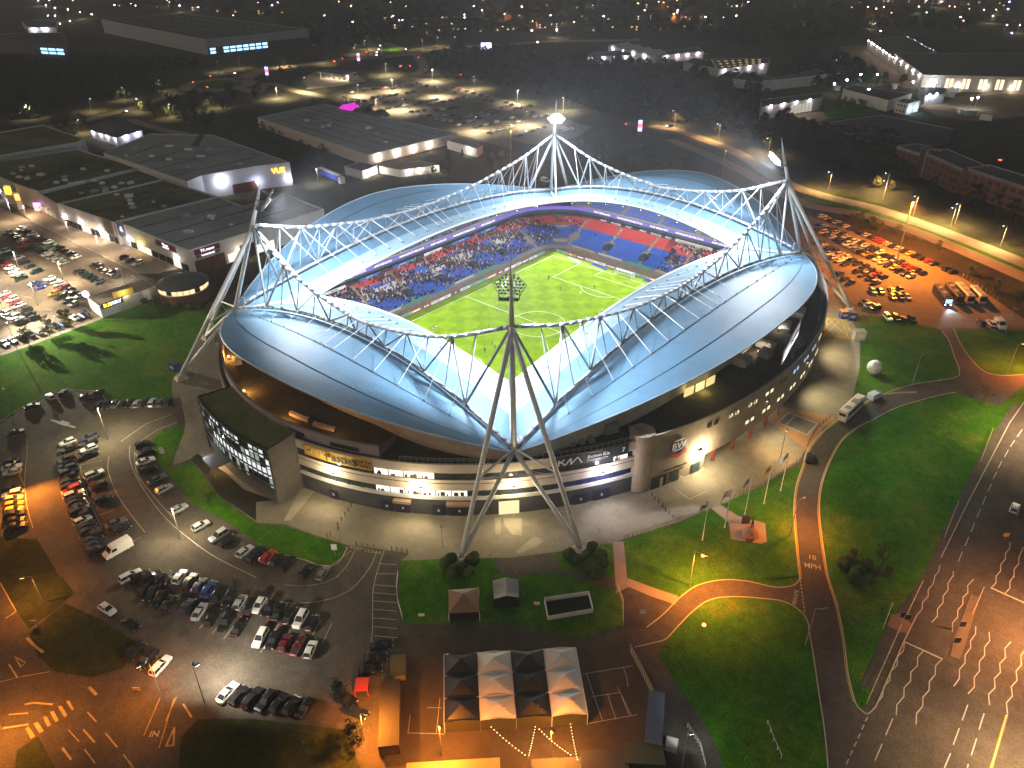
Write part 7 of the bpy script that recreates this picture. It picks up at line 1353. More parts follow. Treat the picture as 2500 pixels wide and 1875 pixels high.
# ---- sheds, top centre
for i, (pts, z_, lab) in enumerate((([(-292.5,425.2),(-266.3,458.3),(-286.4,484.9),(-302.3,449.3)], 6, 'low shed with three purple lamps in the centre distance'), ([(-312.4,487.9),(-247.3,459),(-248.5,488.3),(-312.1,513.1)], 7, 'sawtooth lit row of units in the centre distance'), ([(-244.6,474.2),(-227.4,518.9),(-244.1,537.9),(-259.1,497.8)], 6, 'long pale fronted unit right of the sawtooth row'), ([(-164.7,429.8),(-147.8,483.5),(-158.1,510.2),(-194.3,472.8)], 8, 'shed with glowing yellow rooflights'), ([(-210,453.4),(-174.6,444.9),(-197.5,479.3),(-216.3,480.3)], 6, 'small grey shed left of the yellow rooflights'), ([(-142.2,410.5),(-112.9,410),(-108.9,431.6),(-149.4,444.2)], 6, 'pale sided shed below the yellow rooflights'), ([(-117.3,411.1),(-111.9,421.6),(-89.8,471.6),(-106.6,485.2)], 7, 'long pale wall shed among the dark trees'))):
    o = block('industrial_unit', lab, 'industrial unit', pts, z_, CLAD if i != 0 else CLADG, RDARK, .3, group='industrial units')
    if i in (0, 1, 2, 3):
        for u in (.12, .38, .62, .88): unit_lamp(o, pts[0], pts[1], u, z_ - 1.2, 900, (.95, .8, .85), glow('purple_lamp', (.8, .55, 1), 90))
    if i in (0, 3):
        for r_ in range(3):
            for c_ in range(7): a_ = mix(mix(pts[0], pts[1], .1 + c_ * .12), mix(pts[3], pts[2], .1 + c_ * .12), .2 + r_ * .28); MB().box(*a_, z_ + .02, .8, 2.4, .15, head(pts[1], pts[2])).build('rooflight', glow('rooflight_lit', (1, .72, .3), 1.2) if i == 3 else mat('rooflight', (.14, .15, .14), .5), o)
    if i == 1:
        for g_ in range(4):
            a_, b_ = mix(pts[0], pts[1], g_ / 4), mix(pts[0], pts[1], (g_ + 1) / 4); d_ = (Vector(pts[3]) - Vector(pts[0])) ; b = MB(); m_ = mix(a_, b_, .5); A3 = [(*a_, 7), (*b_, 7), (*m_, 9.2)]; B3 = [(x + d_.x, y + d_.y, z) for x, y, z in A3]
            b.add(A3 + B3, [(0, 1, 2), (0, 2, 5, 3), (1, 4, 5, 2)]); b.build('gable_roof', CLADG, o)
# ---- top right works
UR = [(-26.8,488),(47.4,532.2),(9.6,652.4),(-77.5,579.1)]
oR = block('warehouse', 'big pale warehouse with lit slot windows at the upper right', 'warehouse', UR, 11, mat('works_wall', (.36, .33, .30), .7), RDARK, .3, group='warehouses')
for i in range(7):
    for j in range(2): face(oR, UR[0], UR[1], .06 + i * .135 + j * .035, .085 + i * .135 + j * .035, 2, 9, glow('slot_window', (1, .75, .5), 1.5), 'slot_window', .2)
for u in (.07, .3, .52, .74, .96): unit_lamp(oR, UR[0], UR[1], u, 4, 1800, (1, .85, .6), glow('star_lamp', (.9, .8, 1), 120))
for u in (.1, .3, .5, .7, .9): unit_lamp(oR, UR[0], UR[3], u, 9, 900, (1, .85, .7), glow('star_lamp', (.9, .8, 1), 120))
UQ = [(-130.3,666.9),(-74.7,571.9),(-55.5,624.8),(-110.1,715.1)]
oQ = block('warehouse', 'warehouse edged with a string of white lamps behind the depot yard', 'warehouse', UQ, 9, mat('works_wall', (.36, .33, .30), .7), RDARK, .3, group='warehouses')
for i in range(9): unit_lamp(oQ, UQ[0], UQ[1], .04 + i * .115, 8.6, 1500 if i % 2 else 0, (1, .85, .65), glow('string_lamp', (.75, .65, 1), 110))
for i in range(8): unit_lamp(oQ, UQ[3], UQ[2], .04 + i * .12, 8.6, 0, (1, .85, .65), glow('string_lamp', (.75, .65, 1), 110))
UM = [(-59.8,418.4),(-58.2,438.6),(-16.6,431.4),(-21.3,398)]; oM = block('works_hall', 'dark long hall with a white gable in the works yard', 'hall', UM, 7, WHITEB, RDARK, .3)
UN = [(-16.3,398.1),(-15.4,411.1),(-4.9,411.5),(-8,395.4)]; oN = block('works_office', 'small white block with black logos beside the works hall', 'office', UN, 7, WHITEB, mat('roof_teal', (.03, .09, .09), .7), .3)
for i in range(3): face(oN, UN[0], UN[3], .15 + i * .28, .3 + i * .28, 4.8, 6, BLACK, 'logo_panel', .1); face(oN, UN[0], UN[3], .15 + i * .28, .3 + i * .28, 1.4, 2.4, BLACK, 'logo_panel', .1)
for u in (.25, .75): unit_lamp(oN, UN[3], UN[2], u, 3.5, 1200, (.55, .85, 1))
UO = [(-21.7,466.2),(-5.5,474.7),(-0.5,451.5),(-8.4,434.6)]; oO = block('works_shed', 'grey shed among the bright lamps of the works yard', 'shed', UO, 6, CLADG, CLADD, .2)
for i, q in enumerate([(-70.3,454),(-70.9,483.7),(-61,491.8),(-29.8,477.6),(-18.2,473.2),(-16.6,486.6),(-5.8,435.5),(-3.1,441.8),(19.7,440.3),(21.9,446.1),(-45.2,428.4),(-71.9,433.5)]):
    o = world(thing('yard_lamp', '%s bright lamp of the works yard, counted from the left group' % ORD(i), 'yard lamp', (*q, 0), group='works yard lamps')); MB().tube((*q, 0), (*q, 7), .12, n=5).build('pole', POLE, o); MB().box(*q, 7, .9, .9, .6).build('lamp_head', glow('yard_white', (.7, .75, 1), 120), o); light('POINT', o, (*q, 6.4), 2600, (.75, .95, 1) if i % 2 else (1, .9, .75), .4)
for i, q in enumerate([(-43.7,483.7),(-5.5,497.6),(-2.7,504.8),(-3.1,476.5),(18.5,423.8),(25,421.7),(36.4,412.9),(-75.4,449.8)]):
    tag(MB().box(*q, 0, 7, 2.6, 3, crng.uniform(0, 3)).box(*q, 3, 6.8, 2.4, .1, 0).build('lorry_trailer', [WHITEB, CLAD, mat('tarp_teal', (.2, .35, .38), .7)][i % 3]), '%s trailer parked in the works yard, counted from the hall' % ORD(i), 'trailer', 'trailers in the works yard')
UG = [(-28.4,296.3),(-12.6,298.7),(-8.8,345.8),(35.8,335.2),(6.2,283.1)]
oG = block('dark_shed', 'large unlit shed below the works yard', 'shed', [(-29.1,298.2),(-9,346.1),(36.3,335.3),(8.5,276.7)], 8, CLADD, RDARK, .25, group='warehouses')
UH = [(-75.7,320.1),(-57.5,373.2),(-63.3,391.6),(-86.3,342.1)]; oH = block('shutter_shed', 'shed with a white shuttered front and purple lamps', 'shed', UH, 8, CLADG, RDARK, .3)
for i in range(6):
    for j in range(4): face(oH, UH[0], UH[1], .5 + i * .062, .55 + i * .062, .6 + j * 1.5, 1.8 + j * 1.5, glow('shutter_pane', (1, .9, .75), .5), 'pane', .15)
for u in (.15, .36, .57, .8): unit_lamp(oH, UH[0], UH[1], u, 8.2, 1000, (1, .85, .7), glow('purple_lamp', (.8, .55, 1), 90))
# ---- brick offices
def office(pa, pb, depth, lab, stair=None):
    P = Vector(pa); Q = Vector(pb); d = (Q - P).normalized(); n = Vector((-d.y, d.x)) 
    if n.dot(Vector((-1, 1))) < 0: n = -n
    pts = [tuple(P), tuple(Q), tuple(Q + n * depth), tuple(P + n * depth)]; o = block('brick_office', lab, 'office', pts, 12, BRICKR, RDARK, .3, group='brick offices')
    k = max(3, int((Q - P).length / 4)); face(o, pa, pb, 0, 1, 10.9, 12.2, COPE, 'eaves_band', .25)
    for i in range(k):
        for z_ in (1.2, 4.6, 8.2): face(o, pa, pb, (i + .2) / k, (i + .75) / k, z_, z_ + 1.7, mat('office_pane', (.07, .08, .08), .2), 'window', .1)
    if stair is not None:
        face(o, pa, pb, stair, stair + .13, .5, 13.5, mat('stair_glass', (.05, .10, .09), .15), 'stair_glazing', .8)
        for i in range(5): face(o, pa, pb, stair, stair + .13, 1.5 + i * 2.4, 1.7 + i * 2.4, COPE, 'stair_floor_band', .95)
        for u in (stair - .012, stair + .13): face(o, pa, pb, u, u + .012, .3, 13.6, COPE, 'stair_frame', .95)
    return o
office((28.1,259), (41.9,250.9), 14, 'brick office wing at the wood edge, left of the glass stair'); office((40.3,257.8), (65.4,236.1), 14, 'brick office block with a tall glazed stair', .03); office((66.5,238.7), (98.5,221), 14, 'long brick office block at the right edge')
# ---- far houses
HB = [mat('house_brick', (.11, .06, .045), .9), mat('house_render', (.17, .15, .13), .9), mat('house_dark', (.07, .05, .045), .9)]; HRM = mat('house_roof', (.03, .026, .025), .9); HW = [glow('house_warm', (1, .58, .22), 1.6), glow('house_white', (1, .9, .75), 1.4), mat('house_pane', (.02, .02, .025), .3)]
house_me = {}
def house_mesh(k):
    b = MB(); b.box(0, 0, 0, 9, 7.5, 5.2); b.add([(-4.7, -4, 5.1), (4.7, -4, 5.1), (4.7, 0, 7.8), (-4.7, 0, 7.8), (-4.7, 4, 5.1), (4.7, 4, 5.1)], [(0, 1, 2, 3), (3, 2, 5, 4), (0, 3, 4), (1, 5, 2)], 1); b.box(3, 0, 6.5, .8, .8, 2, 0, 0); return b.mesh('house_body', [HB[k], HRM])
for k_ in range(3): house_me[k_] = house_mesh(k_)
win_me = {i: MB().box(0, 0, 0, 1.5, .12, 1.3).mesh('window', HW[i]) for i in range(3)}
hr = random.Random(5); hi = 0
for a_, b_, n_ in (((-545.6,475.2), (-469,622.1), 11), ((-615.1,485.1), (-555.3,582.2), 9), ((-655.5,540.5), (-552.7,669.5), 10), ((-420.3,613.4), (-322.2,704.8), 9), ((-498.3,696.2), (-354.7,793.8), 9), ((-650.6,736.5), (-382.2,985.6), 12), ((-970.1,528.1), (-667,704.2), 12), ((-1004.1,613.4), (-443.8,1034.7), 12), ((-1123.5,408.7), (-790.5,498.8), 8), ((-264,764.4), (-242.1,882.8), 5), ((-276.8,1152.6), (-115.3,1193.4), 9)):
    for i in range(n_):
        t_ = (i + hr.uniform(-.25, .25)) / n_; q = mix(a_, b_, t_); an = hr.uniform(-.3, .3) + .75 + (0 if hr.random() < .7 else 1.57)
        o = thing('house', '%s small house of the dark suburb, row by row from the left' % ORD(hi % 90), 'house', (*q, 0), an, 'houses of the dark suburb'); hi += 1
        if hi > 90: o['label'] = '%s small house of the outer suburb, from the left' % ORD(hi - 91)
        put('body', house_me[hr.randrange(3)], o, sc=(1.3, 1.2, 1.1))
        for s in (-1, 1):
            for x in (-3, 3):
                for z_ in (1.2, 4.0): put('window', win_me[hr.choice((0, 0, 1, 2, 2, 2, 2, 2, 2, 2))], o, (x, s * 4.55, z_))
# ================================================================ TREES
BARK = mat('bark', (.09, .07, .05), .9, var=.2, vscale=2); TWIG = mat('twigs', (.06, .045, .03), .95, var=.3, vscale=.6); LEAFD = mat('leaf_dark', (.022, .034, .016), .9, var=.45, vscale=.5); LEAFG = mat('leaf_green', (.055, .085, .024), .9, var=.4, vscale=.7); LEAFY = mat('leaf_olive', (.095, .09, .026), .9, var=.4, vscale=.6)
trg = random.Random(9)
def bare_tree(h):
    T, C = MB(), MB()
    def limb(p, d, l, r, lev):
        q = p + d * l; (T if lev < 2 else C).tube(p, q, r, r * .6, n=5 if lev < 2 else 3, cap=False)
        if lev >= 4: return
        k = 5 if lev == 0 else 4 if lev < 3 else 3
        for i in range(k):
            a = trg.uniform(0, 6.28); u = d.orthogonal().normalized(); v = d.cross(u); t = trg.uniform(.45, 1.0); sp = trg.uniform(.45, .95)
            nd = (d + (u * math.cos(a) + v * math.sin(a)) * sp + Vector((0, 0, .15))).normalized(); limb(p.lerp(q, t), nd, l * trg.uniform(.52, .75), r * .5, lev + 1)
    limb(Vector((0, 0, 0)), Vector((0, 0, 1)), h * .36, h * .022, 0)
    return T.mesh('trunk', BARK), C.mesh('crown', TWIG)
def leafy_tree(h, m, n=900, conic=False, rad=.32, leaf=.55):
    T, C = MB(), MB(); T.tube((0, 0, 0), (0, 0, h * .6), h * .025, h * .012, n=6)
    cl = []
    for i in range(16):
        a = trg.uniform(0, 6.28); z = trg.uniform(.22, .98); w = (1 - z) * 1.15 if conic else math.sin(math.pi * min(1, (z - .12) * 1.05)) ** .7
        rr = h * rad * w * trg.uniform(.3, 1); c = Vector((rr * math.cos(a), rr * math.sin(a), h * z)); cl.append((c, h * rad * trg.uniform(.28, .5) * (.5 + w * .6)))
        T.tube((0, 0, h * min(.55, z * .6)), c, h * .008, h * .003, n=4, cap=False)
    for i in range(n):
        c, r = trg.choice(cl); d = Vector((trg.gauss(0, 1), trg.gauss(0, 1), trg.gauss(0, .8))).normalized() * r * trg.uniform(.55, 1.05); p = c + d
        u = Vector((trg.gauss(0, 1), trg.gauss(0, 1), trg.gauss(0, .6))).normalized(); v = u.orthogonal().normalized(); s = leaf * trg.uniform(.5, 1.1)
        C.add([p - u * s * .5, p + v * s * .45, p + u * s * .5, p - v * s * .4], [(0, 1, 2, 3)])
    return T.mesh('trunk', BARK), C.mesh('crown', m)
BARE = [bare_tree(8) for i in range(3)]; DLEAF = [leafy_tree(8, LEAFD) for i in range(3)]; GLEAF = [leafy_tree(7, LEAFG, 800) for i in range(2)]; OLEAF = [leafy_tree(6, LEAFY, 800) for i in range(2)]; CONI = [leafy_tree(9, LEAFD, 900, True, .24) for i in range(1)]
def bush_pair():
    T, C = MB(), MB(); T.tube((0, 0, 0), (0, 0, 1.2), .12, .06, n=5)
    for k_ in range(4):
        c = Vector((trg.uniform(-.6, .6), trg.uniform(-.6, .6), trg.uniform(.9, 1.5))); r = trg.uniform(.75, 1.15)
        for i in range(420):
            d = Vector((trg.gauss(0, 1), trg.gauss(0, 1), trg.gauss(0, 1))).normalized(); p = c + d * r * trg.uniform(.88, 1.05); u = d.orthogonal().normalized(); u = (u + Vector((trg.gauss(0, .5), trg.gauss(0, .5), trg.gauss(0, .5)))).normalized(); v = d.cross(u); s = .22 * trg.uniform(.6, 1.2)
            C.add([p - u * s, p + v * s, p + u * s, p - v * s], [(0, 1, 2, 3)])
    return T.mesh('trunk', BARK), C.mesh('crown', LEAFG)
BUSH = [bush_pair() for i in range(3)]
def tree(xy, kind, h, lab, group, name='tree'):
    t, c = trg.choice(kind); base = 9 if kind is CONI else 7 if kind is GLEAF else 6 if kind is OLEAF else 2.6 if kind is BUSH else 8; s = h / base
    o = thing(name, lab, 'tree' if name == 'tree' else 'shrub', (*xy, 0), trg.uniform(0, 6.28), group); put('trunk', t, o, sc=(s, s, s)); put('crown', c, o, sc=(s * trg.uniform(.9, 1.15), s, s * trg.uniform(.9, 1.1))); return o
for i, q in enumerate([(-114.11,-115.57),(-114.67,-108.8),(-116.12,-101.95),(-116.3,-94.83),(-107.32,-74.25)]): tree(q, OLEAF if i in (0, 1, 2) else BARE, 7, '%s bushy winter tree along the lawn edge of the retail car park, from the left' % ORD(i), 'trees on the west lawn edge')
for i, q in enumerate([(-114.19,-77.04),(-110.36,-75.62),(-105.78,-72.94),(-101.71,-71.3),(-97.79,-69.17),(-95.77,-66.85)]): tree(q, BUSH, 2.4, '%s low shrub below the round restaurant' % ORD(i), 'shrubs below the round restaurant', 'shrub')
tree((124.43,-40.67), BARE, 9, 'bare tree spreading over the meadow shrubs beside the private road', 'roadside trees'); tree((123.97,41.56), BARE, 8, 'bare multi stemmed tree at the top of the meadow', 'roadside trees')
for i, q in enumerate([(118.35,-44.58),(118.88,-41.46),(122.17,-42.61),(124.3,-43.36),(121.44,-45.82),(126.15,-41.98),(121.69,-47.77),(124.51,-46.6)]): tree(q, [BUSH, OLEAF][i % 2], 2.8, '%s rounded shrub in the meadow clump by the private road' % ORD(i), 'meadow shrub clump', 'shrub')
for i, q in enumerate([(55.52,-98.56),(59.02,-97.31),(59.64,-94.14),(58.85,-99.18),(61.19,-97.16),(55.91,-96.9)]): tree(q, BUSH, 2.5, '%s clipped shrub round the left foot of the front mast' % ORD(i), 'shrubs round the mast feet', 'shrub')
for i, q in enumerate([(73.57,-79.48),(76.09,-80),(76.25,-74.89),(78.97,-75.74),(78.74,-80.36),(80.71,-77.36),(80.96,-80.18)]): tree(q, BUSH, 2.6, '%s clipped shrub round the right foot of the front mast' % ORD(i), 'shrubs round the mast feet', 'shrub')
tree((-0.31,-120.13), GLEAF, 3, 'small shrub by the bank steps', 'bank shrubs', 'shrub'); tree((64.44,-132.76), DLEAF, 4.5, 'dark round tree by the yard gate', 'yard gate trees'); tree((73.13,-136.53), DLEAF, 5, 'dark tree below the yard gate', 'yard gate trees'); tree((-151,109.8), CONI, 10, 'dark conifer standing before the supermarket yard', 'supermarket conifers'); tree((-154.6,123.8), CONI, 6.5, 'smaller dark conifer beside the supermarket annex', 'supermarket conifers')
tree((33.2,221), OLEAF, 6, 'pale lamp lit tree on the carriageway verge', 'verge trees'); tree((40.1,222), OLEAF, 5, 'olive tree right of the lamp lit one', 'verge trees')
def inside(p, poly):
    x, y = p; r = False; n = len(poly)
    for i in range(n):
        (x0, y0), (x1, y1) = poly[i], poly[i - 1]
        if (y0 > y) != (y1 > y) and x < (x1 - x0) * (y - y0) / (y1 - y0) + x0: r = not r
    return r
def scatter(poly, n, rng):
    xs = [p[0] for p in poly]; ys = [p[1] for p in poly]; out = []; t = 0
    while len(out) < n and t < n * 60:
        t += 1; p = (rng.uniform(min(xs), max(xs)), rng.uniform(min(ys), max(ys)))
        if inside(p, poly): out.append(p)
    return out
srg = random.Random(4)
BELTS = [('hedge belt between the orange car park and the road', [(20.7,174),(46.2,171.8),(71,162.1),(95.35,144.04),(116.1,129.9),(119.49,113.2),(95.51,135.44),(60.1,152.8),(24.6,164.6)], 26, 'BG', 4.5), ('wood edge along the dual carriageway', [(-13.3,235.6),(14.4,236.2),(35.8,233.2),(66,212.2),(104.5,186.9),(95.6,230.7),(50,250.2),(16.6,281.7),(-22.6,264.9)], 34, 'BDB', 9), ('dark wood beside the right edge houses', [(63.1,222.9),(101.7,200.6),(92.2,247.4),(66.4,249.1)], 12, 'BD', 9),
         ('dark planting between supermarket and cinema', [(-293.2,77.6),(-303.7,101.2),(-209.7,85.3),(-190.4,67.4),(-205,59.8),(-239.7,70.8),(-268.2,74.6)], 22, 'DGD', 6), ('shrub belt behind the far roof', [(-159.5,85),(-148.8,102.2),(-145.3,125.1),(-145.8,152.3),(-144.5,153.4),(-119.2,124.3),(-128.5,90.3)], 22, 'BO', 5), ('rough scrub beyond the south roof', [(-126.6,194.9),(-107.3,214.5),(-81,222.8),(-51.5,209.5),(-52.1,186),(-78.9,172),(-102.1,167.2)], 26, 'BB', 6),
         ('trees on the mound by the roundabout', [(-425.6,99.2),(-435,127.5),(-420.6,168.4),(-378.4,174.1),(-360.2,144.7),(-369.6,104.4),(-385.4,61.2),(-419.9,78.8)], 22, 'DD', 8), ('trees behind the retail terrace', [(-419.8,15.5),(-437.6,35.6),(-401.6,30.6),(-371.3,8.8),(-401.8,6.2)], 8, 'DO', 7), ('verge trees by the retail road', [(-439.7,82.3),(-426.5,103.5),(-371.5,90.4),(-323.5,95.5),(-285.8,80),(-315.5,74),(-340.8,64.8),(-395.6,65.9)], 20, 'DGD', 7), ('trees round the fuel station', [(-470.5,214.6),(-468.1,246.2),(-404.2,202),(-412.3,189.1)], 8, 'DG', 6), ('trees in front of the works', [(-64,397.5),(-56.3,414.1),(-23.7,396.8),(-29.8,364.6),(-40.7,351.2)], 10, 'GO', 6)]
KD = dict(B=BARE, D=DLEAF, G=GLEAF, O=OLEAF)
for nm, poly, n, ks, h in BELTS:
    for i, p in enumerate(sorted(scatter(poly, n, srg))):
        tree(p, KD[ks[i % len(ks)]], h * srg.uniform(.7, 1.15), '%s tree from the left, %s' % (ORD(i), nm), nm)
WOODM = mat('wood_mass', (.038, .036, .026), .95, var=.4, vscale=.1)
# woods too dark and dense to count: one mass each
def wood(name, lab, poly, n, h, m, lf=1.5):
    C = MB(); r = random.Random(len(name))
    for p in scatter(poly, n, r):
        hh = h * r.uniform(.6, 1.15); rad = hh * r.uniform(.28, .42)
        for i in range(34):
            d = Vector((r.gauss(0, 1), r.gauss(0, 1), abs(r.gauss(0, 1)))).normalized(); c = Vector((p[0] + d.x * rad, p[1] + d.y * rad, hh * .35 + d.z * hh * .6)); s = lf * r.uniform(.6, 1.3)
            u = Vector((r.gauss(0, 1), r.gauss(0, 1), r.gauss(0, .5))).normalized(); v = u.orthogonal().normalized(); C.add([c - u * s, c + v * s * .8, c + u * s, c - v * s * .8], [(0, 1, 2, 3)])
        C.tube((*p, 0), (*p, hh * .6), .22, .1, n=4, cap=False)
    return tag(C.build(name, m), lab, 'woodland', kind='stuff')
wood('woodland', 'dark winter wood behind the stadium', [(-306.6,363),(-301.3,413.2),(-264.1,459.6),(-203.4,447.3),(-179,452.8),(-118.5,424.3),(-79.5,341.3),(-76.5,334.8),(-34.4,245.3),(-86,272.7),(-121.2,275.9),(-146.2,259.5),(-182.7,265.3),(-229.2,276.8),(-259,285.4),(-341.6,292.3),(-417.3,351.9),(-435.2,400.5),(-400.3,448.1),(-309.3,406.7)], 620, 9, WOODM)
wood('woodland', 'dark wood by the brick offices', [(-72.9,337.7),(-43.9,307.7),(-26.1,303.5),(-12.4,307.7),(13.2,311.5),(33.6,252.3),(44.6,240.6),(68.5,241.1),(30.2,241.4),(-5.6,247.9),(-27.6,260.7)], 330, 9, WOODM)
wood('woodland', 'black wooded slope at the upper left', [(-718.8,90),(-662.8,119.1),(-655.7,158.3),(-596.1,173.3),(-547.5,196.9),(-526.8,168.7),(-540.5,129.5),(-479.7,127.6),(-459.9,103.1),(-471,56.4),(-457.3,19.3),(-446.2,-6.4)], 520, 9, LEAFD)
wood('woodland', 'dark trees filling the far suburb', [(-1151.5,386.9),(-990.6,647.8),(-740.8,840.4),(-427.5,1082),(-60,996.7),(-95.4,835),(-160.7,846.7),(-166.4,687.5),(-188.2,572.7),(-289.1,644.4),(-362.7,621.4),(-443.1,621.9),(-475.5,495.1),(-499.8,398.2),(-542.4,313.9),(-805.6,437.5),(-1008.2,437.5)], 900, 11, LEAFD, 2.2)
wood('woodland', 'dark trees round the works', [(-171.7,613.6),(-119.4,593.7),(-74.4,524.4),(-34.8,499.1),(-56.8,499.6),(-81.9,478.9),(-77.3,434.9),(-115.7,438.8)], 160, 8, LEAFD)
# ================================================================ TENTS AND YARD
TB = mat('canvas_black', (.015, .015, .018), .38); TW = mat('canvas_white', (.62, .60, .57), .45)
O_ = Vector((*(73.19,-115.86), 0)); EX = (Vector((*(90.12,-99.26), 0)) - O_) / 4; EY = (Vector((*(81.88,-124.46), 0)) - O_) / 3; EY2 = EY * 1.32
k = 0
for r_ in range(3):
    for c_ in range(4):
        base = O_ + EX * c_ + EY * r_ * 1.12; m = TB if c_ % 2 == 0 else TW
        o = world(thing('marquee_canopy', '%s peaked marquee canopy, %s from the left in the %s row' % ('black' if c_ % 2 == 0 else 'white', ORD(c_), ('back', 'middle', 'front')[r_]), 'marquee', base, group='marquee canopies'))
        b = MB(); N_ = 12; rows = []
        for j in range(N_ + 1):
            L_ = []
            for i in range(N_ + 1):
                u, v = i / N_ * 2 - 1, j / N_ * 2 - 1; mm = max(abs(u), abs(v) * 1.0); z = 2.7 + 1.5 * (1 - mm) ** 1.1 + .35 * (1 - abs(u)) * (1 if abs(v) > .99 else 0)
                L_.append(base + EX * (i / N_) + EY * 1.12 * (j / N_) + Vector((0, 0, z)))
            rows.append(L_)
        b.grid(rows[::-1]); b.build('canopy', m, o, smooth=False)
        e = MB()
        for a_, b_ in (((0, 0), (1, 0)), ((0, 0), (0, 1)), ((1, 0), (1, 1))): p_ = base + EX * a_[0] + EY * 1.12 * a_[1]; q_ = base + EX * b_[0] + EY * 1.12 * b_[1]; e.tube(p_ + Vector((0, 0, 2.72)), q_ + Vector((0, 0, 2.72)), .05, n=4)
        e.build('edge_rail', WHITE, o)
        for a_, b_ in ((0, 0), (1, 0), (0, 1), (1, 1)): p_ = base + EX * a_ + EY * 1.12 * b_; MB().tube((p_.x, p_.y, 0), (p_.x, p_.y, 2.7), .06, n=5).build('leg', WHITE, o)
        if r_ == 2:
            p_ = base + EY * 1.12; q_ = p_ + EX; MB().add([(p_.x, p_.y, .1), (q_.x, q_.y, .1), (q_.x, q_.y, 2.7), ((p_.x + q_.x) / 2, (p_.y + q_.y) / 2, 3.05), (p_.x, p_.y, 2.7)], [(0, 1, 2, 3, 4), (4, 3, 2, 1, 0)]).build('end_wall', mat('tent_clear', (.16, .15, .06), .3), o)
        light('POINT', o, base + EX * .5 + EY * .56 + Vector((0, 0, 2.2)), 60 if c_ % 2 == 0 else 130, (1, .55, .2), .4) if r_ else None
# festoon lights
FB_ = glow('festoon_bulb', (1, .62, .25), 9); bulb = MB().lathe(0, 0, [(.02, -.1), (.09, 0), (.02, .12)], 8).mesh('bulb', FB_); hub = Vector((*(97.72,-121.7), 4))
for i, q in enumerate(((94.74,-116.38), (89.31,-121.06), (98.78,-112.2), (95.51,-116.27))):
    a_ = Vector((*q, 2.9)); e_ = hub if i < 2 else (Vector((*(103.39,-116.47), 3)) if i == 2 else Vector((*(101.91,-116.29), 2.5))); o = world(thing('festoon_lights', '%s string of festoon bulbs before the marquee, from the centre' % ORD(i), 'festoon lights', a_, group='festoon strings')); P = []
    for j in range(13): t_ = j / 12; p_ = a_.lerp(e_, t_); p_.z -= 1.0 * 4 * t_ * (1 - t_) * .4; P.append(p_); put('bulb', bulb, o, p_ - Vector(o.location) - Vector((0, 0, .15)), sc=(.8, .8, .8))
    MB().path(P, .02, 4).build('cable', BLACK, o); light('POINT', o, a_.lerp(e_, .5), 260, (1, .5, .15), .5)
MB().tube(hub, (hub.x, hub.y, 0), .08).build('festoon_mast', POLE).name = 'festoon_mast'; tag(bpy.data.objects['festoon_mast'], 'thin pole holding the festoon strings', 'pole')
# small tents on the lawn
def gable_tent(pts, z, h, mr, lab, m2=None, name='gazebo'):
    P = [Vector((*p, 0)) for p in pts]; o = world(thing(name, lab, 'tent', P[0])); a_, b_, c_, d_ = P   # a-b back edge, d-c front edge
    rows = []
    for s, t in ((a_, d_), (b_, c_)): pass
    mt, mb_ = (a_ + b_) / 2, (d_ + c_) / 2; Z = lambda p, q: (p.x, p.y, q)
    pk = (a_ + b_ + c_ + d_) / 4; MB().add([Z(a_, z), Z(b_, z), Z(pk, z + h)], [(0, 1, 2), (2, 1, 0)]).build('back_panel', TW, o)
    MB().add([Z(d_, z), Z(c_, z), Z(pk, z + h)], [(0, 1, 2), (2, 1, 0)]).build('front_panel', mr, o); MB().add([Z(a_, z), Z(d_, z), Z(pk, z + h), Z(b_, z), Z(c_, z)], [(0, 1, 2), (4, 3, 2), (2, 1, 0), (2, 3, 4)]).build('side_panels', mr, o)
    for p in P: MB().tube(Z(p, 0), Z(p, z), .06).build('leg', WHITE, o)
    MB().add([Z(d_, 0), Z(c_, 0), Z(c_, z * .95), Z(d_, z * .95)], [(0, 1, 2, 3), (3, 2, 1, 0)]).build('front_wall', BLACK, o); return o
gable_tent([(62.83,-104.34),(66.9,-100.03),(71.17,-104.44),(67,-108.51)], 2.6, 2.0, mat('canvas_orange', (.42, .26, .16), .6), 'white and tan peaked gazebo on the tent lawn')
b = MB(); Q = [(67.76,-96.9),(71.4,-93.36),(74.47,-96.77),(71.1,-100.25)]; cw = world(thing('crinkle_tent', 'silver corrugated roof shelter on the tent lawn', 'shelter', (*Q[0], 0)))
for i in range(5):
    p0, p1, q0_, q1 = mix(Q[0], Q[3], i / 5), mix(Q[1], Q[2], i / 5), mix(Q[0], Q[3], (i + 1) / 5), mix(Q[1], Q[2], (i + 1) / 5); mm = mix(mix(p0, q0_, .5), mix(p1, q1, .5), .5)
    s_ = MB(); h0, h1 = mix(p0, q0_, .45), mix(p1, q1, .45); mid0, mid1 = mix(p0, p1, .5), mix(q0_, q1, .5); hm = mix(h0, h1, .5)
    s_.add([(*p0, 2.5), (*mid0, 3.2), (*p1, 2.5), (*h0, 3.1), (*hm, 3.9), (*h1, 3.1), (*q0_, 2.5), (*mid1, 3.2), (*q1, 2.5)], [(0, 1, 4, 3), (1, 2, 5, 4), (3, 4, 7, 6), (4, 5, 8, 7)]); s_.build('roof_fold', mat('silver_fold', (.50, .50, .48), .4, .2), cw)
MB().prism(Q, 0, 2.4, top=False).build('side_walls', BLACK, cw)
b = world(thing('five_a_side_cage', 'open white boarded play cage on the tent lawn', 'play cage', (*(81.93,-90.44), 0))); Q = [(77.48,-92.5),(83.04,-85.44),(86.34,-88.51),(80.93,-95.71)]
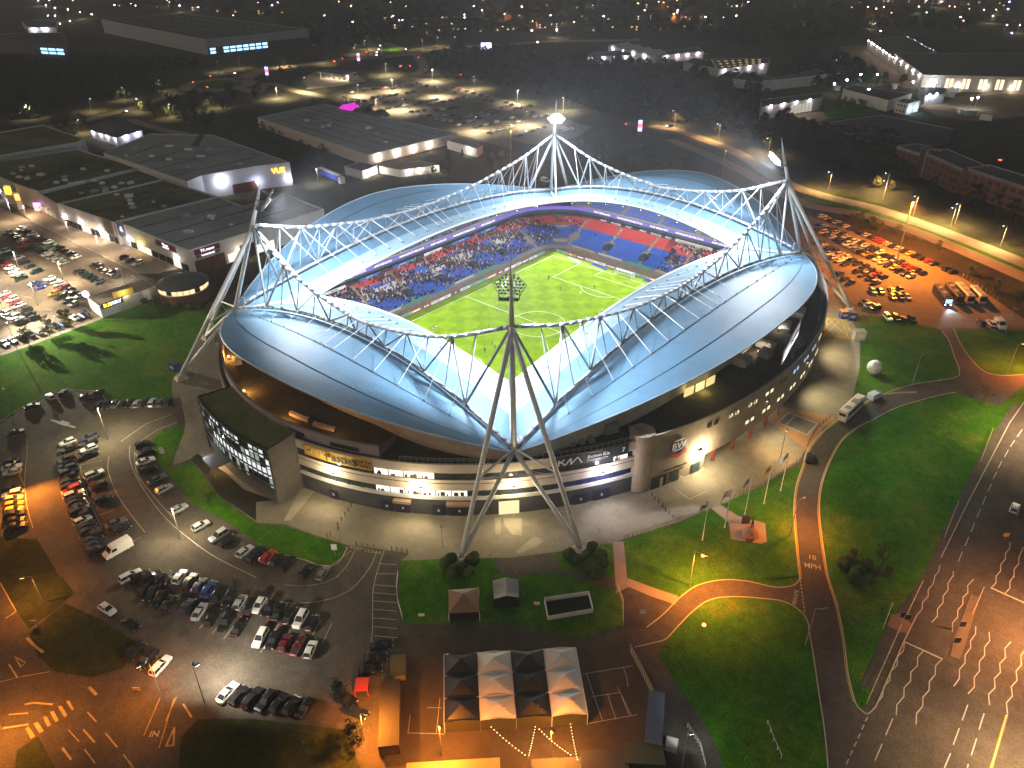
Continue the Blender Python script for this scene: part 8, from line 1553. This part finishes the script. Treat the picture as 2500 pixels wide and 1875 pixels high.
for a_, c_ in zip(Q, Q[1:] + Q[:1]): d_ = Vector(c_) - Vector(a_); m_ = (Vector(a_) + Vector(c_)) / 2; MB().box(m_.x, m_.y, 0, d_.length, .12, 1.1, math.atan2(d_.y, d_.x)).build('board', WHITEB, b)
MB().poly(Q, .06).build('play_surface', mat('turf_dark', (.012, .03, .012), .9), b)
def simple_box(name, lab, cat, q, s, rz, m, top=None, z=0, trim=True):
    o = world(thing(name, lab, cat, (*q, z))); MB().box(*q, z, *s, rz).build('body', m, o); MB().box(*q, z + s[2], s[0] * 1.04, s[1] * 1.04, .12, rz).build('lid', top or m, o)
    if trim:
        c, n = math.cos(rz), math.sin(rz)
        for sx in (-1, 1):
            for sy in (-1, 1): MB().box(q[0] + sx * s[0] / 2 * c - sy * s[1] / 2 * n, q[1] + sx * s[0] / 2 * n + sy * s[1] / 2 * c, z, .12, .12, s[2], rz).build('corner_post', top or m, o)
    return o
yx = math.atan2(EX.y, EX.x)
simple_box('cabin', 'long dark flat roofed cabin along the yard wall', 'cabin', (74.58,-129.99), (3.2, 12, 2.6), yx + .05, mat('cabin_brown', (.12, .08, .05), .8), mat('cabin_roof', (.06, .055, .04), .85))
simple_box('skip', 'open cream skip beside the cabin', 'skip', (67.9,-122.25), (2.6, 4.4, 1.5), yx + .08, mat('skip_cream', (.42, .34, .18), .7), mat('skip_slats', (.16, .12, .05), .8)); simple_box('service_unit', 'green service unit with roof vents at the bottom edge', 'container', (110.74,-108.84), (6, 3.4, 2.8), yx - .12, mat('unit_dark', (.03, .035, .03), .7), mat('unit_green', (.09, .10, .06), .8))
simple_box('bar_shed', 'orange lit corrugated bar roof at the bottom edge', 'shed', (90.06,-130.59), (14, 4, 2.4), yx, mat('shed_wood', (.25, .16, .08), .8), mat('bar_roof', (.45, .30, .12), .6)); simple_box('stall', 'grey roofed stall at the bottom edge', 'stall', (101.99,-119.8), (7.5, 4, 2.4), yx, mat('unit_dark', (.03, .035, .03), .7), mat('stall_roof', (.12, .12, .11), .8)); simple_box('stall', 'dark felt roofed stall right of the grey one', 'stall', (106.67,-113.73), (7, 4, 2.4), yx, mat('unit_dark', (.03, .035, .03), .7), RDARK)
simple_box('trailer', 'dark blue roofed lorry trailer by the bank path', 'trailer', (108.71,-102.38), (2.6, 9.5, 3.1), yx - .28, mat('trailer_dark', (.03, .03, .04), .6), mat('trailer_roof', (.10, .12, .17), .4)); simple_box('white_box', 'small white box beside the dark trailer', 'box', (112.6,-103.32), (1.8, 1.8, 1.2), .4, WHITEB); simple_box('red_cart', 'red topped cart among the dark cars by the yard', 'cart', (66.21,-129.08), (2.2, 2.6, 1.6), yx, mat('cart_dark', (.03, .03, .03), .7), mat('cart_red', (.6, .06, .03), .5))
lamp_post((85.52,-128.81), 8, 0, 'orange lamp post before the marquee, left one', 15000, SODIUM, .4, cone=165, group='yard lamps'); lamp_post((99.26,-118.01), 8, 0, 'orange lamp post before the marquee, right one', 12000, SODIUM, .4, cone=165, group='yard lamps')  # posts added as fixtures for the orange yard light
# ================================================================ LANDMARKS ON THE LAWNS
q = (95.3,38.86); bl = world(thing('giant_football', 'giant white football with black patches on the lawn', 'football', (*q, 0))); rb = 2.1
import bmesh
bm = bmesh.new(); bmesh.ops.create_icosphere(bm, subdivisions=4, radius=rb); me = bpy.data.meshes.new('ball_skin'); 
for v in bm.verts: v.co.z += rb + .1
bm.to_mesh(me); bm.free(); me.materials.append(WHITE); me.polygons.foreach_set('use_smooth', [True] * len(me.polygons)); put('ball_skin', me, bl)
ph = (1 + 5 ** .5) / 2
for i, d in enumerate([(0, 1, ph), (0, -1, ph), (1, ph, 0), (1, -ph, 0), (-1, -ph, 0), (ph, 0, 1), (ph, 0, -1), (0, -1, -ph), (-ph, 0, 1), (-1, ph, 0)]):
    d = Vector(d).normalized(); u = d.orthogonal().normalized(); v = d.cross(u); c = Vector((0, 0, rb + .1)); P = [c + (d * 1.0 + (u * math.cos(R(72 * k_)) + v * math.sin(R(72 * k_))) * .36).normalized() * (rb + .02) for k_ in range(5)]
    M_ = MB(); M_.add([c + d * (rb + .03)] + P, [(0, k_ + 1, (k_ + 1) % 5 + 1) for k_ in range(5)]); M_.build('patch', BLACK if i % 4 else mat('patch_navy', (.04, .03, .10), .5), bl, origin=(0, 0, 0))
MB().box(0, 0, 0, 2.2, 2.2, .2).build('base', CONC, bl, origin=(0, 0, 0))
# ticket kiosks and containers
for q, s, rz, m, t_, lab, nm in (((74.84,69.44), (2.6, 2.2, 2.6), .7, mat('kiosk_blue', (.02, .05, .30), .6), mat('kiosk_orange', (.65, .22, .02), .6), 'blue and orange kiosk at the mast foot', 'kiosk'), ((77.27,70.1), (2.4, 2.4, 2.7), .6, mat('kiosk_blue', (.02, .05, .30), .6), mat('kiosk_navy', (.02, .03, .10), .6), 'all blue kiosk beside the orange topped one', 'kiosk'), ((84,57.91), (3.4, 2.6, 2.8), .75, mat('kiosk_cream', (.50, .46, .34), .7), mat('kiosk_grey', (.22, .23, .22), .7), 'cream kiosk on the lawn above the ball', 'kiosk'), ((-63.02,-93.55), (2.6, 2.2, 2.4), .2, mat('kiosk_blue2', (.04, .08, .30), .6), mat('kiosk_navy', (.02, .03, .10), .6), 'blue kiosk beside the west mast foot', 'kiosk')):
    o = simple_box(nm, lab, 'kiosk', q, s, rz, m, t_); MB().box(q[0] - math.sin(-rz) * 0 + s[1] / 2 * math.sin(rz), q[1] - s[1] / 2 * math.cos(rz), 1.0, s[0] * .6, .08, .9, rz).build('hatch', WHITEB, o)
# flagpoles
fcol = [((.55, .56, .60), 'white and black flag'), ((.60, .60, .60), 'white flag'), ((.62, .60, .62), 'white and navy flag'), ((.75, .50, .03), 'yellow flag'), ((.66, .66, .68), 'tall white flag')]
for i, (q, (c, lab)) in enumerate(zip([(92.33,-56.63),(94.09,-49.91),(95.49,-43.13),(97.04,-36.73),(97.95,-29.91)], fcol)):
    o = world(thing('flagpole', 'flagpole with a %s, %s along the statue lawn' % (lab, ORD(i)), 'flagpole', (*q, 0), group='flagpoles on the statue lawn')); hgt = 11.2; MB().tube((*q, 0), (*q, hgt), .09, .05, n=6).build('pole', WHITE, o); MB().lathe(*q, [(.3, 0), (.3, .15)], 8).build('base', CONC, o)
    d = Vector((-.72, -.62, 0)); rows = []
    for a_ in range(7): rows.append([Vector((*q, 0)) + d * (a_ / 6 * 1.7) + Vector((.18 * math.sin(a_ * 1.1 + i), -.18 * math.sin(a_ * 1.1 + i), hgt - .1 - b_ * .55 - a_ * .32)) for b_ in range(4)])
    M_ = MB(); M_.grid(rows); M_.build('flag', mat('flag%d' % i, c, .8), o)
    if i in (0, 2): M_ = MB(); M_.grid([[p_ + Vector((.03, -.03, 0)) for p_ in r2[1:3]] for r2 in rows[2:5]]); M_.build('flag_emblem', NAVY, o)
    if i == 3: M_ = MB(); M_.grid([[p_ + Vector((.03, -.03, 0)) for p_ in r2[1:3]] for r2 in rows[2:4]]); M_.build('flag_emblem', CR_, o)
# statue: bronze player on a stone plinth, and a low tablet
BRZ = mat('bronze', (.10, .07, .03), .45, .7); STN = mat('plinth_stone', (.30, .20, .13), .9, var=.15)
def person(q, nm, lab, j=0, ang=None, grp=None, z=.06, name='person'):
    o = thing(name, lab, 'person', (*q, z), ang if ang is not None else crng.uniform(0, 6.28), grp); put('body', PM[nm, j], o); put('hair', hair_me, o, (.02 + (.1 if j == 2 else .04 if j == 0 else 0) * .8, 0, 0)); return o
GP = 'players on the pitch'
for i, (q, nm, lab) in enumerate((((-22.17,-26.33), 'white', 'player in white shirt near the left touchline, first of a pair'), ((-22.42,-24.93), 'white', 'player in white shirt near the left touchline, second of a pair'), ((-9.93,-13.21), 'navy', 'player in navy kit near the centre, farthest left'), ((-16.3,-2.26), 'white', 'player in white shirt on the halfway line'), ((-1.22,-21.11), 'navy', 'navy player at the back of the near group'), ((1.14,-22.37), 'navy', 'navy player at the right of the near group'), ((0.08,-25.91), 'navy', 'navy player at the front of the near group'), ((2.92,-32.28), 'navy', 'navy player beside the near roof edge'), ((-19.71,30.41), 'navy', 'navy player beyond the penalty box corner'), ((-10.58,25.59), 'red', 'person in red kit near the penalty box'), ((-2.95,27.53), 'yellow', 'yellow player by the penalty arc'), ((-1.73,34.42), 'navy', 'navy player inside the far penalty box'), ((-10.07,6), 'yellow', 'yellow player above the centre circle'), ((11.48,18.45), 'yellow', 'yellow player by the right roof edge'), ((11.52,20.22), 'white', 'white player by the right roof edge'))):
    person(q, nm, lab, (0, 2, 1)[i % 3], grp=GP)
person((30.43,-106.22), 'coat', 'person in dark coat walking across the concourse by the bollards', 0, 1.0, None, .02); person((81.78,-11.42), 'coat', 'person in dark coat by the red columns', 1, 1.0, 'people at the main entrance', .02); person((81.58,-12.98), 'navy', 'person in navy coat at the main entrance', 1, 2.0, 'people at the main entrance', .02)
for i, q in enumerate([(81.57,-5.55),(81.91,-4.53),(82.01,-3.35)]): person(q, ('coat', 'white', 'coat')[i], '%s person in the group beside the entrance glazing' % ORD(i), 1, None, 'people at the main entrance', .02)
q = (99.46,-48.34); st = thing('statue', 'bronze statue of a standing player on a rough stone base', 'statue', (*q, .05), R(200)); M_ = MB(); M_.lathe(0, 0, [(1.9, 0), (1.7, .8), (1.2, 1.6), (.7, 2.0)], 9); M_.build('stone_base', STN, st, origin=(0, 0, 0))
fn = lambda c: 0
put('figure', sm_, st, (0, 0, 1.9), sc=(1.7, 1.7, 1.7)); put('hair', MB().lathe(0, 0, [(.05, 1.70), (.11, 1.73), (.1, 1.80), (.03, 1.85)], 10).mesh('hair', BRZ), st, (.1, 0, 1.9), sc=(1.7, 1.7, 1.7))
simple_box('stone_tablet', 'dark stone tablet standing behind the statue', 'monument', (96.87,-45.62), (1.7, .5, 2.0), .75, mat('tablet', (.05, .045, .04), .7), trim=False); simple_box('plaque_block', 'red brick plaque block before the statue', 'monument', (100.18,-50.36), (1.3, .7, .7), .75, BRICKR, trim=False)
# signs on posts
for q, h_, m, lab in (((35.92,-111.36), 3.0, WHITEB, 'white parking sign on the bank lawn'), ((-23.75,-118.01), 3.4, WHITEB, 'white sign leaning on the small pavilion lawn'), ((141.65,-14.04), 1.6, mat('roadworks_orange', (.75, .30, .02), .6), 'orange roadworks sign in the main road'), ((36.83,-155.01), 1.2, mat('sign_tan', (.5, .28, .06), .6), 'orange notice board at the verge corner'), ((7.88,-160.6), 1.5, mat('sign_tan2', (.42, .30, .14), .6), 'square sign on the dark verge'), ((132.24,-52.13), 2.4, BLACK, 'traffic signal at the crossing verge'), ((133.09,-52.14), 2.4, BLACK, 'second traffic signal at the crossing verge'), ((141.39,-47.2), 2.4, BLACK, 'traffic signal on the traffic island'), ((141.7,-51.91), 2.4, BLACK, 'traffic signal at the island foot'), ((94.28,-83.28), 1.8, WHITEB, 'white cabinet on the lawn by the path'), ((77.2,-94.51), 1.2, CRM, 'cream box on the tent lawn'), ((62.26,-111.2), 1.2, CRM, 'cream board at the tent lawn steps')):
    o = world(thing('sign_post', lab, 'sign', (*q, 0))); MB().tube((*q, 0), (*q, h_), .05, n=5).build('post', POLE, o); MB().box(*q, h_ * .55, 1.1, .12, h_ * .45 + .2, .7).build('board', m, o); MB().box(q[0] - .06, q[1] - .06, h_ * .55 - .05, 1.2, .06, h_ * .45 + .3, .7).build('frame', CLADG, o)
# small beacon lamps on the lawns
for q, lab in (((94.87,-60.96), 'glowing red beacon on the statue lawn'), ((104.22,-77.35), 'orange manhole light on the round lawn')): tag(MB().lathe(*q, [(.4, 0), (.4, .25), (.2, .35)], 10).build('ground_beacon', glow('beacon', (1, .25, .08), 4)), lab, 'beacon')
tag(MB().box(*(-59.17,-127.72), .05, 9, .7, .02, .3).box(*(-59.34,-127.5), .055, 3, 1.6, .02, .3).build('arrow_marking', MW), kind='structure')
# ================================================================ HAZE
hz = MB(); hz.box(-900, 1000, -1, 3400, 3600, 135); haze = tag(hz.build('haze', []), 'thin night mist lit by the floodlights', 'haze', kind='stuff')
hm = bpy.data.materials.new('haze'); hm.use_nodes = True; hn = hm.node_tree; hn.nodes.remove(hn.nodes['Principled BSDF'])
pv = hn.nodes.new('ShaderNodeVolumePrincipled'); pv.inputs['Color'].default_value = (.9, .93, 1, 1); pv.inputs['Density'].default_value = .00026; pv.inputs['Anisotropy'].default_value = .3
hn.links.new(pv.outputs[0], hn.nodes['Material Output'].inputs['Volume']); haze.data.materials.clear(); haze.data.materials.append(hm)
S.cycles.volume_bounces = 0
